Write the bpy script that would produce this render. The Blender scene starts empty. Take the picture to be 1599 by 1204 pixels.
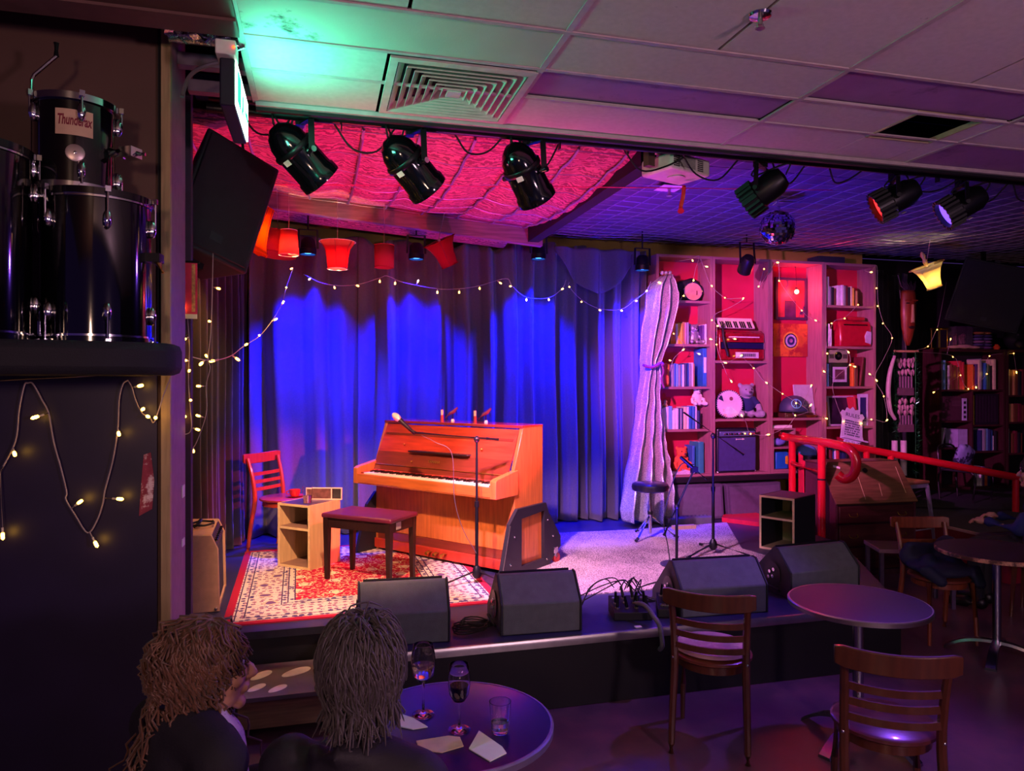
import bpy, bmesh, math, random
from mathutils import Vector, Matrix, Euler
random.seed(7)
R = math.radians
SC = bpy.context.scene
COL = SC.collection

# ------------------------------------------------------------------ camera
FPX, YAW, EYE, CX, CY = 1130.0, R(14.87), 1.87, 799.5, 598.0
SY, CYW = math.sin(YAW), math.cos(YAW)
cam_d = bpy.data.cameras.new('camera')
cam = bpy.data.objects.new('camera', cam_d)
COL.objects.link(cam)
cam.location = (0, 0, EYE)
cam.rotation_euler = (R(90), 0, -YAW)
cam_d.sensor_width = 36
cam_d.lens = 36 * FPX / 1599
cam_d.shift_y = -4 / 1599
cam_d.clip_start = 0.02
SC.camera = cam
SC.view_settings.view_transform = 'Standard'
SC.view_settings.look = 'None'
SC.view_settings.gamma = 1.0
SC.view_settings.use_curve_mapping = False
SC.view_settings.exposure = 0.72

# ------------------------------------------------------------------ world: the dim violet glow of the rest of the bar
W = bpy.data.worlds.new('bar_glow')
SC.world = W
W.use_nodes = True
W.node_tree.nodes['Background'].inputs[0].default_value = (0.22, 0.10, 0.62, 1)
W.node_tree.nodes['Background'].inputs[1].default_value = 0.085


def lin(h):
    if isinstance(h, str):
        h = h.lstrip('#')
        c = [int(h[i:i + 2], 16) / 255 for i in (0, 2, 4)]
        return tuple(x / 12.92 if x <= .04045 else ((x + .055) / 1.055) ** 2.4 for x in c)
    return tuple(h[:3])


def lamp(name, kind, loc, col, watts, target=None, size=70, blend=.5, radius=.05, parent=None, shape=None):
    d = bpy.data.lights.new(name, kind)
    d.color = col
    d.energy = watts
    if kind == 'SPOT':
        d.spot_size = R(size)
        d.spot_blend = blend
    if kind == 'AREA':
        d.shape = 'RECTANGLE'
        d.size, d.size_y = shape
    else:
        d.shadow_soft_size = radius
    o = bpy.data.objects.new(name, d)
    COL.objects.link(o)
    o.location = loc
    if target is not None:
        o.rotation_euler = (Vector(target) - Vector(loc)).to_track_quat('-Z', 'Y').to_euler()
    if parent:
        o.parent = parent
        o.matrix_parent_inverse = Matrix.LocRotScale(parent.location, parent.rotation_euler, None).inverted()
    return o


# point lamps added out of view behind the viewer to brighten the room
lamp('added_fill_lamp', 'POINT', (2.3, -1.3, 2.05), (1.0, .58, .78), 100, radius=.18)
lamp('added_fill_lamp', 'POINT', (-.6, -1.5, 2.2), (1.0, .58, .42), 60, radius=.15)

# ------------------------------------------------------------------ pixel helpers (a point of the room seen at a pixel, at a known depth or height)
def ray(px, py):
    u, v = (px - CX) / FPX, (CY - py) / FPX
    return Vector((SY + u * CYW, CYW - u * SY, v))


def at(px, py, Y):
    r = ray(px, py)
    p = r * (Y / r.y)
    return Vector((p.x, Y, EYE + p.z))


def onz(px, py, z):
    r = ray(px, py)
    p = r * ((z - EYE) / r.z)
    return Vector((p.x, p.y, z))


# ------------------------------------------------------------------ materials
MATS = {}


def _nodes(name):
    m = bpy.data.materials.new(name)
    m.use_nodes = True
    nt = m.node_tree
    b = nt.nodes['Principled BSDF']
    return m, nt, b


def mat(name, col, rough=.6, metal=0., var=.12, scale=18., bump=0., bscale=120., spec=.5, emit=None, estr=0., trans=0., coat=0., sheen=0., stretch=None, alt=None, altpos=(.62, .7)):
    if name in MATS:
        return MATS[name]
    m, nt, b = _nodes(name)
    c = lin(col)
    N, L = nt.nodes, nt.links
    tc = N.new('ShaderNodeTexCoord')
    src = tc.outputs['Object']
    if stretch:
        mp = N.new('ShaderNodeMapping')
        mp.inputs['Scale'].default_value = stretch
        L.new(src, mp.inputs[0])
        src = mp.outputs[0]
    nz = N.new('ShaderNodeTexNoise')
    nz.inputs['Scale'].default_value = scale
    nz.inputs['Detail'].default_value = 5
    L.new(src, nz.inputs['Vector'])
    rp = N.new('ShaderNodeValToRGB')
    rp.color_ramp.elements[0].position = .3
    rp.color_ramp.elements[1].position = .7
    rp.color_ramp.elements[0].color = (*[x * (1 - var) for x in c], 1)
    rp.color_ramp.elements[1].color = (*[min(1, x * (1 + var)) for x in c], 1)
    L.new(nz.outputs[0], rp.inputs[0])
    out = rp.outputs[0]
    if alt:
        n2 = N.new('ShaderNodeTexNoise')
        n2.inputs['Scale'].default_value = scale * .5
        n2.inputs['Detail'].default_value = 8
        n2.inputs['Roughness'].default_value = .7
        L.new(src, n2.inputs['Vector'])
        r2 = N.new('ShaderNodeValToRGB')
        r2.color_ramp.elements[0].position, r2.color_ramp.elements[1].position = altpos
        L.new(n2.outputs[0], r2.inputs[0])
        mx = N.new('ShaderNodeMixRGB')
        L.new(r2.outputs[0], mx.inputs[0])
        L.new(out, mx.inputs[1])
        mx.inputs[2].default_value = (*lin(alt), 1)
        out = mx.outputs[0]
    L.new(out, b.inputs['Base Color'])
    b.inputs['Roughness'].default_value = rough
    b.inputs['Metallic'].default_value = metal
    b.inputs['Specular IOR Level'].default_value = spec
    if trans:
        b.inputs['Transmission Weight'].default_value = trans
        b.inputs['IOR'].default_value = 1.45
    if coat:
        b.inputs['Coat Weight'].default_value = coat
        b.inputs['Coat Roughness'].default_value = .08
    if sheen:
        b.inputs['Sheen Weight'].default_value = sheen
    if emit:
        b.inputs['Emission Color'].default_value = (*lin(emit), 1)
        b.inputs['Emission Strength'].default_value = estr
    if bump:
        n3 = N.new('ShaderNodeTexNoise')
        n3.inputs['Scale'].default_value = bscale
        n3.inputs['Detail'].default_value = 3
        L.new(src, n3.inputs['Vector'])
        bp = N.new('ShaderNodeBump')
        bp.inputs['Strength'].default_value = bump
        bp.inputs['Distance'].default_value = .004
        L.new(n3.outputs[0], bp.inputs['Height'])
        L.new(bp.outputs[0], b.inputs['Normal'])
    MATS[name] = m
    return m


def wood(name, col, rough=.45, var=.3, axis='z', scale=5., coat=0.):
    s = {'z': (9, 9, .8), 'x': (.8, 9, 9), 'y': (9, .8, 9)}[axis]
    return mat(name, col, rough, var=var, scale=scale, stretch=s, bump=.06, bscale=scale * 4, coat=coat)


BLK = mat('black_paint', '#15141c', .5, bump=.05)
BLKG = mat('black_gloss', '#0a0a0f', .12, coat=.6, var=.05)
BLKM = mat('black_metal', '#121218', .38, .3, var=.1)
BLKT = mat('speaker_texture', '#5c6062', .75, bump=.5, bscale=260)
RUB = mat('black_rubber', '#0b0b0e', .7)
CHR = mat('chrome', '#d8d8dc', .12, 1., var=.03)
ALU = mat('aluminium', '#b9b6ae', .32, 1., var=.08)
WHT = mat('white_plastic', '#dcdad4', .45)
CRM = mat('cream', '#e3d6b4', .5)
GOLD = mat('gold_lettering', '#c9a24a', .3, .9)
GLS = mat('clear_glass', '#ffffff', .02, trans=1., var=0)
PAPER = mat('white_paper', '#e8e6dd', .8)


# ------------------------------------------------------------------ mesh builder
def basis(d):
    d = Vector(d).normalized()
    up = Vector((0, 0, 1)) if abs(d.z) < .95 else Vector((1, 0, 0))
    a = d.cross(up).normalized()
    b = a.cross(d).normalized()
    return a, b, d


class MB:
    def __init__(s):
        s.v, s.f = [], []

    def add(s, vs, fs, M=None):
        o = len(s.v)
        s.v += [tuple(M @ Vector(p)) if M else tuple(p) for p in vs]
        s.f += [tuple(i + o for i in f) for f in fs]
        return s

    def bb(s, x0, x1, y0, y1, z0, z1, M=None):
        vs = [(x, y, z) for z in (z0, z1) for y in (y0, y1) for x in (x0, x1)]
        return s.add(vs, [(0, 2, 3, 1), (4, 5, 7, 6), (0, 1, 5, 4), (2, 6, 7, 3), (0, 4, 6, 2), (1, 3, 7, 5)], M)

    def box(s, c, d, M=None):
        return s.bb(c[0] - d[0] / 2, c[0] + d[0] / 2, c[1] - d[1] / 2, c[1] + d[1] / 2, c[2] - d[2] / 2, c[2] + d[2] / 2, M)

    def bar(s, p0, p1, w, h):
        p0, p1 = Vector(p0), Vector(p1)
        a, b, d = basis(p1 - p0)
        vs = [p + a * sx * w / 2 + b * sz * h / 2 for p in (p0, p1) for sx, sz in ((-1, -1), (1, -1), (1, 1), (-1, 1))]
        return s.add(vs, [(3, 2, 1, 0), (4, 5, 6, 7), (0, 1, 5, 4), (1, 2, 6, 5), (2, 3, 7, 6), (3, 0, 4, 7)])

    def cyl(s, p0, p1, r0, r1=None, n=14, cap=True):
        r1 = r0 if r1 is None else r1
        p0, p1 = Vector(p0), Vector(p1)
        a, b, d = basis(p1 - p0)
        vs = [p + (a * math.cos(t) + b * math.sin(t)) * r for p, r in ((p0, r0), (p1, r1)) for t in [2 * math.pi * i / n for i in range(n)]]
        fs = [(i, (i + 1) % n, n + (i + 1) % n, n + i) for i in range(n)]
        if cap:
            fs += [tuple(range(n - 1, -1, -1)), tuple(range(n, 2 * n))]
        return s.add(vs, fs)

    def lathe(s, prof, n=20, M=None, sq=(1, 1), cap=True):
        vs, fs = [], []
        for r, z in prof:
            for i in range(n):
                t = 2 * math.pi * i / n
                vs.append((r * math.cos(t) * sq[0], r * math.sin(t) * sq[1], z))
        k = len(prof)
        for j in range(k - 1):
            for i in range(n):
                fs.append((j * n + i, j * n + (i + 1) % n, (j + 1) * n + (i + 1) % n, (j + 1) * n + i))
        if cap:
            fs += [tuple(range(n - 1, -1, -1)), tuple(range((k - 1) * n, k * n))]
        return s.add(vs, fs, M)

    def tube(s, pts, r, n=6, cap=True, closed=False):
        pts = [Vector(p) for p in pts]
        k = len(pts)
        rs = r if isinstance(r, (list, tuple)) else [r] * k
        vs, fs = [], []
        pa = None
        for i, p in enumerate(pts):
            if closed:
                d = pts[(i + 1) % k] - pts[i - 1]
            else:
                d = pts[min(i + 1, k - 1)] - pts[max(i - 1, 0)]
            if d.length < 1e-9:
                d = Vector((0, 0, 1))
            d.normalize()
            if pa is None:
                a, b, _ = basis(d)
            else:
                a = pa - d * pa.dot(d)
                a = a.normalized() if a.length > 1e-6 else basis(d)[0]
                b = d.cross(a)
            pa = a
            for j in range(n):
                t = 2 * math.pi * j / n
                vs.append(p + (a * math.cos(t) + b * math.sin(t)) * rs[i])
        for i in range(k if closed else k - 1):
            i2 = (i + 1) % k
            for j in range(n):
                fs.append((i * n + j, i * n + (j + 1) % n, i2 * n + (j + 1) % n, i2 * n + j))
        if cap and not closed:
            fs += [tuple(range(n - 1, -1, -1)), tuple(range((k - 1) * n, k * n))]
        return s.add(vs, fs)

    def ell(s, c, r, nu=16, nv=10, M=None):
        c = Vector(c)
        if not isinstance(r, (tuple, list)):
            r = (r, r, r)
        vs = []
        for j in range(1, nv):
            ph = math.pi * j / nv
            for i in range(nu):
                t = 2 * math.pi * i / nu
                p = Vector((r[0] * math.sin(ph) * math.cos(t), r[1] * math.sin(ph) * math.sin(t), r[2] * math.cos(ph)))
                vs.append((M @ p if M else p) + c)
        e = Vector((0, 0, r[2]))
        vs += [(M @ e if M else e) + c, (M @ -e if M else -e) + c]
        fs = []
        for j in range(nv - 2):
            for i in range(nu):
                fs.append((j * nu + i, (j + 1) * nu + i, (j + 1) * nu + (i + 1) % nu, j * nu + (i + 1) % nu))
        a, b = (nv - 1) * nu, (nv - 1) * nu + 1
        for i in range(nu):
            fs.append((a, i, (i + 1) % nu))
            fs.append((b, (nv - 2) * nu + (i + 1) % nu, (nv - 2) * nu + i))
        return s.add(vs, fs)

    def prism(s, poly, axis, a, b, M=None):
        """poly in the two other axes, extruded along axis from a to b"""
        k = len(poly)

        def P(q, t):
            return {'x': (t, q[0], q[1]), 'y': (q[0], t, q[1]), 'z': (q[0], q[1], t)}[axis]
        vs = [P(q, a) for q in poly] + [P(q, b) for q in poly]
        fs = [tuple(range(k - 1, -1, -1)), tuple(range(k, 2 * k))] + [(i, (i + 1) % k, k + (i + 1) % k, k + i) for i in range(k)]
        return s.add(vs, fs, M)

    def sheet(s, fn, nu, nv, closed=False):
        vs = [fn(i / nu, j / nv) for j in range(nv + 1) for i in range(nu + 1)]
        fs = [(j * (nu + 1) + i, j * (nu + 1) + i + 1, (j + 1) * (nu + 1) + i + 1, (j + 1) * (nu + 1) + i) for j in range(nv) for i in range(nu)]
        return s.add(vs, fs)

    def mesh(s, name, smooth=None):
        me = bpy.data.meshes.new(name)
        me.from_pydata(s.v, [], s.f)
        bm = bmesh.new()
        bm.from_mesh(me)
        bmesh.ops.recalc_face_normals(bm, faces=bm.faces)
        bm.to_mesh(me)
        bm.free()
        if smooth:
            me.polygons.foreach_set('use_smooth', [True] * len(me.polygons))
            if smooth < 180:
                me.set_sharp_from_angle(angle=R(smooth))
        return me

    def build(s, name, m, parent=None, smooth=40, bevel=0., thick=0., subs=0):
        me = s.mesh(name, smooth)
        me.materials.append(m)
        o = bpy.data.objects.new(name, me)
        COL.objects.link(o)
        o.parent = parent
        if thick:
            md = o.modifiers.new('thickness', 'SOLIDIFY')
            md.thickness = thick
            md.offset = 0
        if bevel:
            md = o.modifiers.new('bevel', 'BEVEL')
            md.width = bevel
            md.segments = 2
            md.limit_method = 'ANGLE'
            md.angle_limit = R(40)
        if subs:
            md = o.modifiers.new('subdivision', 'SUBSURF')
            md.levels = md.render_levels = subs
        return o


def tag(o, label, cat=None, group=None):
    o['label'] = label
    if cat:
        o['category'] = cat
    if group:
        o['group'] = group
    return o


def thing(name, label, cat, loc=(0, 0, 0), rz=0., group=None, rot=None):
    o = bpy.data.objects.new(name, None)
    o.empty_display_size = .05
    COL.objects.link(o)
    o.location = loc
    o.rotation_euler = rot if rot else (0, 0, rz)
    return tag(o, label, cat, group)


def struct(o):
    o['kind'] = 'structure'
    return o


def copy_tree(o, parent=None):
    c = o.copy()
    COL.objects.link(c)
    c.parent = parent
    for ch in list(o.children):
        copy_tree(ch, c)
    return c


def text_mesh(body, size, depth=.002, align='CENTER', shear=0., bold=0.):
    cu = bpy.data.curves.new('lettering', 'FONT')
    cu.body = body
    cu.size = size
    cu.extrude = depth
    cu.align_x = align
    cu.shear = shear
    cu.offset = bold
    cu.resolution_u = 3
    ob = bpy.data.objects.new('lettering', cu)
    COL.objects.link(ob)
    dg = bpy.context.evaluated_depsgraph_get()
    me = bpy.data.meshes.new_from_object(ob.evaluated_get(dg))
    bpy.data.objects.remove(ob)
    bpy.data.curves.remove(cu)
    return me


def lettering(body, size, m, parent, loc, rot, depth=.001, shear=0.):
    me = text_mesh(body, size, depth, shear=shear)
    me.materials.clear()
    me.materials.append(m)
    o = bpy.data.objects.new('lettering', me)
    COL.objects.link(o)
    o.parent = parent
    o.location = loc
    o.rotation_euler = rot
    return o


def catmull(pts, k=6):
    pts = [Vector(p) for p in pts]
    if len(pts) < 3:
        return pts
    P = [2 * pts[0] - pts[1]] + pts + [2 * pts[-1] - pts[-2]]
    out = []
    for i in range(1, len(P) - 2):
        for j in range(k):
            t = j / k
            a, b, c, d = P[i - 1], P[i], P[i + 1], P[i + 2]
            out.append(.5 * ((2 * b) + (c - a) * t + (2 * a - 5 * b + 4 * c - d) * t * t + (3 * b - a - 3 * c + d) * t ** 3))
    out.append(pts[-1])
    return out


ORD = ['first', 'second', 'third', 'fourth', 'fifth', 'sixth', 'seventh', 'eighth', 'ninth', 'tenth', 'eleventh', 'twelfth', 'thirteenth', 'fourteenth', 'fifteenth', 'sixteenth', 'seventeenth', 'eighteenth', 'nineteenth', 'twentieth', 'twenty-first', 'twenty-second', 'twenty-third', 'twenty-fourth']
STG = .41      # stage height
# ================================================================== THE SETTING
# ---- floor
FLOORM = mat('worn_floor', '#54384a', .32, var=.25, scale=2.2, bump=.08, bscale=30, alt='#7a4a52', altpos=(.5, .75))
struct(MB().bb(-3.2, 10.6, -3.2, 8.8, -.08, 0).build('floor', FLOORM))
STAGET = mat('stage_paint', '#2a2a44', .38, var=.25, scale=4, bump=.1, bscale=40)
STAGEF = mat('stage_front_paint', '#0c0b10', .55)
stage_poly = [(-1.3, 4.5), (.1, 4.5), (.1, 3.95), (3.7, 3.95), (4.6, 5.6), (4.6, 7.5), (-1.3, 7.5)]
st = struct(MB().prism(stage_poly, 'z', 0.002, STG - .025).build('floor_stage', STAGEF))
struct(MB().prism(stage_poly, 'z', STG - .025, STG).build('stage_deck', STAGET, st))
e = MB()
e.prism([(3.925, STG - .045), (3.955, STG - .045), (3.955, STG), (3.945, STG + .006), (3.93, STG + .004), (3.922, STG - .012)], 'x', .1, 3.7)
struct(e.build('trim_1', ALU))
struct(MB().prism([(4.478, STG - .04), (4.505, STG - .04), (4.505, STG + .004), (4.478, STG + .004)], 'x', -1.3, .1).build('trim_2', mat('dark_edge', '#3a3a44', .4, .6)))

# ---- walls
YEL = mat('ochre_wall', '#a8914a', .75, var=.15, scale=3, bump=.1, bscale=60)
DRK = mat('dark_wall', '#14121c', .8)
struct(MB().bb(-1.4, 6.45, 7.5, 7.6, 0, 3.62).build('wall_back', YEL))
struct(MB().bb(6.45, 10.6, 8.6, 8.7, 0, 3.62).build('wall_recess', DRK))
struct(MB().bb(6.38, 6.45, 7.6, 8.6, 0, 3.62).build('wall_return', DRK))
struct(MB().bb(10.5, 10.6, -3.2, 8.6, 0, 3.62).build('wall_right', DRK))
struct(MB().bb(-1.5, -1.4, 3.4, 7.6, 0, 3.62).build('wall_left', DRK))
BRN = mat('brown_wall', '#5a4038', .6, var=.12, scale=3, bump=.06)
part = struct(MB().bb(-3.0, -.552, 3.0, 3.29, 0, 3.45).build('wall_partition', BRN))
MB().bb(-3.0, -.594, 2.982, 2.999, .0, 1.9).build('painted_panel', mat('navy_black_panel', '#1e1636', .42, var=.2, scale=5, alt='#4a4458', altpos=(.72, .76)), part)
PLY = wood('plywood_edge', '#a08a62', .6, axis='z')
MB().bb(-.577, -.545, 2.968, 2.999, 0, 3.44).build('corner_strip', PLY, part)
MB().bb(-.551, -.546, 3.0, 3.288, 0, 3.44).build('end_panel', mat('purple_lit_end', '#8a6478', .6), part)  # purple light falling on the partition end is put into its colour
MB().bb(-.592, -.578, 2.985, 2.999, 1.9, 3.44).build('groove', RUB, part)
for zz, hh in ((1.40, .05), (1.20, .03)):
    MB().bb(-.545, -.541, 3.2, 3.25, zz, zz + hh).build('wall_socket', WHT, part)
struct(MB().bb(-1.4, -.545, 3.42, 3.47, 0, 3.3).build('wall_stub', mat('plum_dark', '#3c2440', .7)))
struct(MB().bb(-3.0, -.275, 2.6, 2.72, 3.09, 3.4).build('trim_3', mat('brown_header', '#6a4a48', .6)))
for yy, zz in ((3.1, 3.13), (3.34, 3.12)):
    struct(MB().bb(-.545, -.29, yy, yy + .05, zz, zz + .05).build('trim_4', mat('grey_batten', '#6a6070', .6)))

# ---- tiled ceiling over the room
CZ = 3.12
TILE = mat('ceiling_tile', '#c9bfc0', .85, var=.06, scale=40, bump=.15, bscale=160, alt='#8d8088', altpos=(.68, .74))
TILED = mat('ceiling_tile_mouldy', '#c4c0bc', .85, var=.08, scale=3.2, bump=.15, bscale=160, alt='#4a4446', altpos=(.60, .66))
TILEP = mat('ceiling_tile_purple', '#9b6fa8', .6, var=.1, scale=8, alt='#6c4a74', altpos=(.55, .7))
CDARK = mat('ceiling_void', '#0a0810', .9)
ceil = struct(MB().bb(-3.0, 10.4, -3.0, 3.40, 3.36, 3.44).build('ceiling', CDARK))
BARM = mat('ceiling_bar', '#b9a7ad', .5)
XS = [-.275, .854, 2.04, 3.21, 4.40, 5.6, 6.8, 8.0]
YS = [3.40, 3.044, 2.754, 2.44, 1.24, .04, -1.2]


def tile(x0, x1, y0, y1, m, dz=0.):
    g = .007
    z = CZ + dz + random.uniform(0, .002)
    return MB().bb(x0 + g, x1 - g, y0 + g, y1 - g, z, z + .016).build('ceiling_tile', m, ceil)


for i in range(len(XS) - 1):
    x0, x1 = XS[i], XS[i + 1]
    for j in range(len(YS) - 1):
        y1, y0 = YS[j], YS[j + 1]
        if j <= 1:                                   # the two front rows
            if i == 0:
                if j == 0:
                    tile(x0, .255, YS[2], YS[0], TILE)
                continue
            if i == 1:
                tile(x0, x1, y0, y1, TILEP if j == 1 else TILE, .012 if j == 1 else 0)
                continue
            if i == 2:                               # tile with the open hatch
                if j == 0:
                    hx0, hx1, hy0, hy1 = 2.68, 3.07, 2.765, 3.09
                    tile(x0, hx0 + .01, YS[2], YS[0], TILE)
                    tile(hx1 - .005, x1, YS[2], YS[0], TILE)
                    tile(hx0 - .004, hx1 + .004, hy1, YS[0], TILE)
                    b = MB()
                    for (a0, a1, b0, b1) in ((hx0, hx1, hy1 - .006, hy1 + .006), (hx0, hx1, hy0 - .006, hy0 + .006), (hx0 - .004, hx0 + .008, hy0, hy1), (hx1 - .008, hx1 + .004, hy0, hy1)):
                        b.bb(a0, a1, b0, b1, CZ - .003, CZ + .022)
                    b.build('hatch_frame', mat('hatch_wood', '#b3a184', .6), ceil)
                continue
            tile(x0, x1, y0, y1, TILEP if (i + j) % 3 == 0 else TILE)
        elif j == 2:
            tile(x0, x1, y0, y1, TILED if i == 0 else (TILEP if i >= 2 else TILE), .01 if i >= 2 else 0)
        else:
            xm = (x0 + x1) / 2
            tile(x0, xm, y0, y1, TILE)
            tile(xm, x1, y0, y1, TILE)
b = MB()
for x in XS[:-1]:
    b.bb(x - .012, x + .012, -1.2, 3.40, CZ - .004, CZ + .003)
for k, y in enumerate(YS):
    b.bb(-.275, 8.0, y - .010, y + .010, CZ - .0045, CZ + .0025)
b.build('ceiling_bars', BARM, ceil)
struct(MB().bb(-3.0, -.275, -3.0, 2.6, 3.1, 3.14).build('ceiling_soffit', BRN))
# plasterboard lip and black fascia at the front of the tiled ceiling
FAS = mat('fascia_black', '#101018', .6)
struct(MB().bb(-.275, 10.4, 3.405, 3.43, 3.085, 3.36).build('trim_5', FAS))
struct(MB().bb(-.275, 10.4, 3.385, 3.418, 3.10, 3.118).build('trim_6', BARM))
struct(MB().bb(-1.4, 10.5, 3.3, 8.65, 3.64, 3.72).build('ceiling_stage', CDARK))
# dark side wall panels closing the stage roof
struct(MB().bb(1.84, 1.94, 3.95, 6.36, 3.16, 3.3).build('trim_7', mat('beam_black', '#08070b', .8)))
pb = MB().prism([(-.75, 3.36), (-.75, 3.53), (1.98, 3.30), (1.98, 3.13)], 'y', 6.36, 6.44)
struct(pb.build('trim_8', wood('plum_beam', '#8a5a70', .5, axis='x')))


# ---- cloth canopy over the left half of the stage and netted panels over the right
def pattern_cloth(name, c0, c1, c2):
    m, nt, b = _nodes(name)
    N, L = nt.nodes, nt.links
    tc = N.new('ShaderNodeTexCoord')
    wv = N.new('ShaderNodeTexWave')
    wv.wave_type = 'RINGS'
    wv.inputs['Scale'].default_value = 9
    wv.inputs['Distortion'].default_value = 9
    wv.inputs['Detail'].default_value = 3
    wv.inputs['Detail Scale'].default_value = 2.2
    L.new(tc.outputs['Object'], wv.inputs[0])
    vo = N.new('ShaderNodeTexVoronoi')
    vo.inputs['Scale'].default_value = 5.5
    L.new(tc.outputs['Object'], vo.inputs[0])
    r1 = N.new('ShaderNodeValToRGB')
    r1.color_ramp.elements[0].color = (*lin(c0), 1)
    r1.color_ramp.elements[1].color = (*lin(c1), 1)
    r1.color_ramp.elements[0].position = .35
    r1.color_ramp.elements[1].position = .6
    L.new(wv.outputs[0], r1.inputs[0])
    r2 = N.new('ShaderNodeValToRGB')
    r2.color_ramp.elements[0].position = .18
    r2.color_ramp.elements[1].position = .3
    r2.color_ramp.elements[0].color = (1, 1, 1, 1)
    r2.color_ramp.elements[1].color = (0, 0, 0, 1)
    L.new(vo.outputs['Distance'], r2.inputs[0])
    mx = N.new('ShaderNodeMixRGB')
    L.new(r2.outputs[0], mx.inputs[0])
    L.new(r1.outputs[0], mx.inputs[1])
    mx.inputs[2].default_value = (*lin(c2), 1)
    L.new(mx.outputs[0], b.inputs['Base Color'])
    b.inputs['Roughness'].default_value = .85
    return m


CANOPY = pattern_cloth('batik_cloth', '#7a4450', '#b8727c', '#9c5a66')


def canopy_fn(u, v):
    x = -.85 + u * 2.72
    y = 3.98 + v * 2.42
    zf = 3.47 + (3.26 - 3.47) * (x + .75) / 2.7
    z = 3.27 * (1 - v) + (zf + .05) * v
    z -= .10 * math.sin(math.pi * v) * (.5 + .5 * abs(math.sin(math.pi * u * 5.5)))
    z -= .018 * abs(math.sin(v * math.pi * 7))
    return (x, y, z)


tag(MB().sheet(canopy_fn, 66, 56).build('cloth_canopy', CANOPY, smooth=180, thick=.004), 'pink patterned cloth sagging under the stage roof on the left', 'canopy')
c2 = MB().sheet(lambda u, v: (-.9 + u * 2.7, 6.46 + v * .72, 3.46 - .2 * u - .02 * math.sin(v * 9)), 24, 10)
tag(c2.build('cloth_strip', CANOPY, smooth=180, thick=.004), 'short patterned cloth strip behind the plum beam above the lampshades', 'cloth')
NETM = mat('navy_ceiling_cloth', '#5a5568', .8, var=.2, scale=3)


def net_fn(u, v):
    x = 1.95 + u * 7.6
    y = 4.15 + v * 3.31
    return (x, y, 3.36 + .10 * v - .04 * math.sin(math.pi * v) + .012 * math.sin(x * 5.2) * math.sin(y * 4.3))


tag(MB().sheet(net_fn, 60, 40).build('ceiling_cloth', NETM, smooth=180, thick=.006), 'dark cloth stretched under the roof on the right behind wire mesh', 'ceiling cloth')
WIRE = mat('mesh_wire', '#8f86a0', .4, .4)
w = MB()
y = 4.2
while y < 7.4:
    w.tube([(x, y, net_fn((x - 1.95) / 7.6, (y - 4.15) / 3.31)[2] - .03) for x in [1.97 + .38 * k for k in range(20)]], .0045, 4, cap=False)
    y += .17
x = 2.0
while x < 9.3:
    w.tube([(x, yy, net_fn((x - 1.95) / 7.6, (yy - 4.15) / 3.31)[2] - .034) for yy in [4.17 + .27 * k for k in range(13)]], .0045, 4, cap=False)
    x += .17
tag(w.build('wire_mesh', WIRE), 'square wire mesh hung below the dark ceiling cloth', 'wire mesh')
w = MB()
for k in range(7):
    y = 4.03 + .38 * k
    w.tube([(xx, y, canopy_fn((xx + .85) / 2.72, (y - 3.98) / 2.42)[2] - .02) for xx in [-.8 + .13 * q for q in range(21)]], .0028, 4, cap=False)
for k in range(9):
    x = -.7 + .31 * k
    w.tube([(x, yy, canopy_fn((x + .85) / 2.72, (yy - 3.98) / 2.42)[2] - .022) for yy in [4.0 + .105 * q for q in range(23)]], .008, 4, cap=False)
tag(w.build('wire_mesh', WIRE), 'coarse wire mesh holding up the pink patterned canopy', 'wire mesh')
# ================================================================== CURTAINS
CURT = mat('charcoal_drape', '#54525e', .8, var=.1, scale=60, bump=.1, bscale=300, sheen=.3)
CURTD = mat('black_and_shaded_drape', '#1e1828', .85, var=.1, scale=60, sheen=.3)  # also the left side curtains, their lack of light put into the colour


def drape(p0, p1, z0, z1, folds, amp, label, m, seed, sag=.06, group=None, name='stage_curtain'):
    rnd = random.Random(seed)
    p0, p1 = Vector((*p0, 0)), Vector((*p1, 0))
    d = (p1 - p0)
    L = d.length
    d.normalize()
    nrm = Vector((d.y, -d.x, 0))
    ph = [rnd.uniform(0, 6.28) for _ in range(4)]
    jit = [rnd.uniform(.75, 1.3) for _ in range(3)]

    def fn(u, v):
        z = z0 + (z1 - z0) * v
        w = u + .012 * math.sin(7 * v + ph[0])
        a = amp * (1.05 - .35 * v)
        f = math.sin(2 * math.pi * folds * w + ph[1]) + .45 * math.sin(2 * math.pi * folds * 1.73 * jit[0] * w + ph[2] + 1.5 * v) + .25 * math.sin(2 * math.pi * folds * .47 * w + ph[3])
        off = a * f
        top = sag * (math.sin(math.pi * u * 2 + ph[0]) ** 2) * max(0, v - .93) / .07
        p = p0 + d * (L * u) + nrm * off
        return (p.x, p.y, z - top)
    o = MB().sheet(fn, int(folds * 22), 34).build(name, m, smooth=180, thick=.006)
    return tag(o, label, 'curtain', group)


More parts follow.
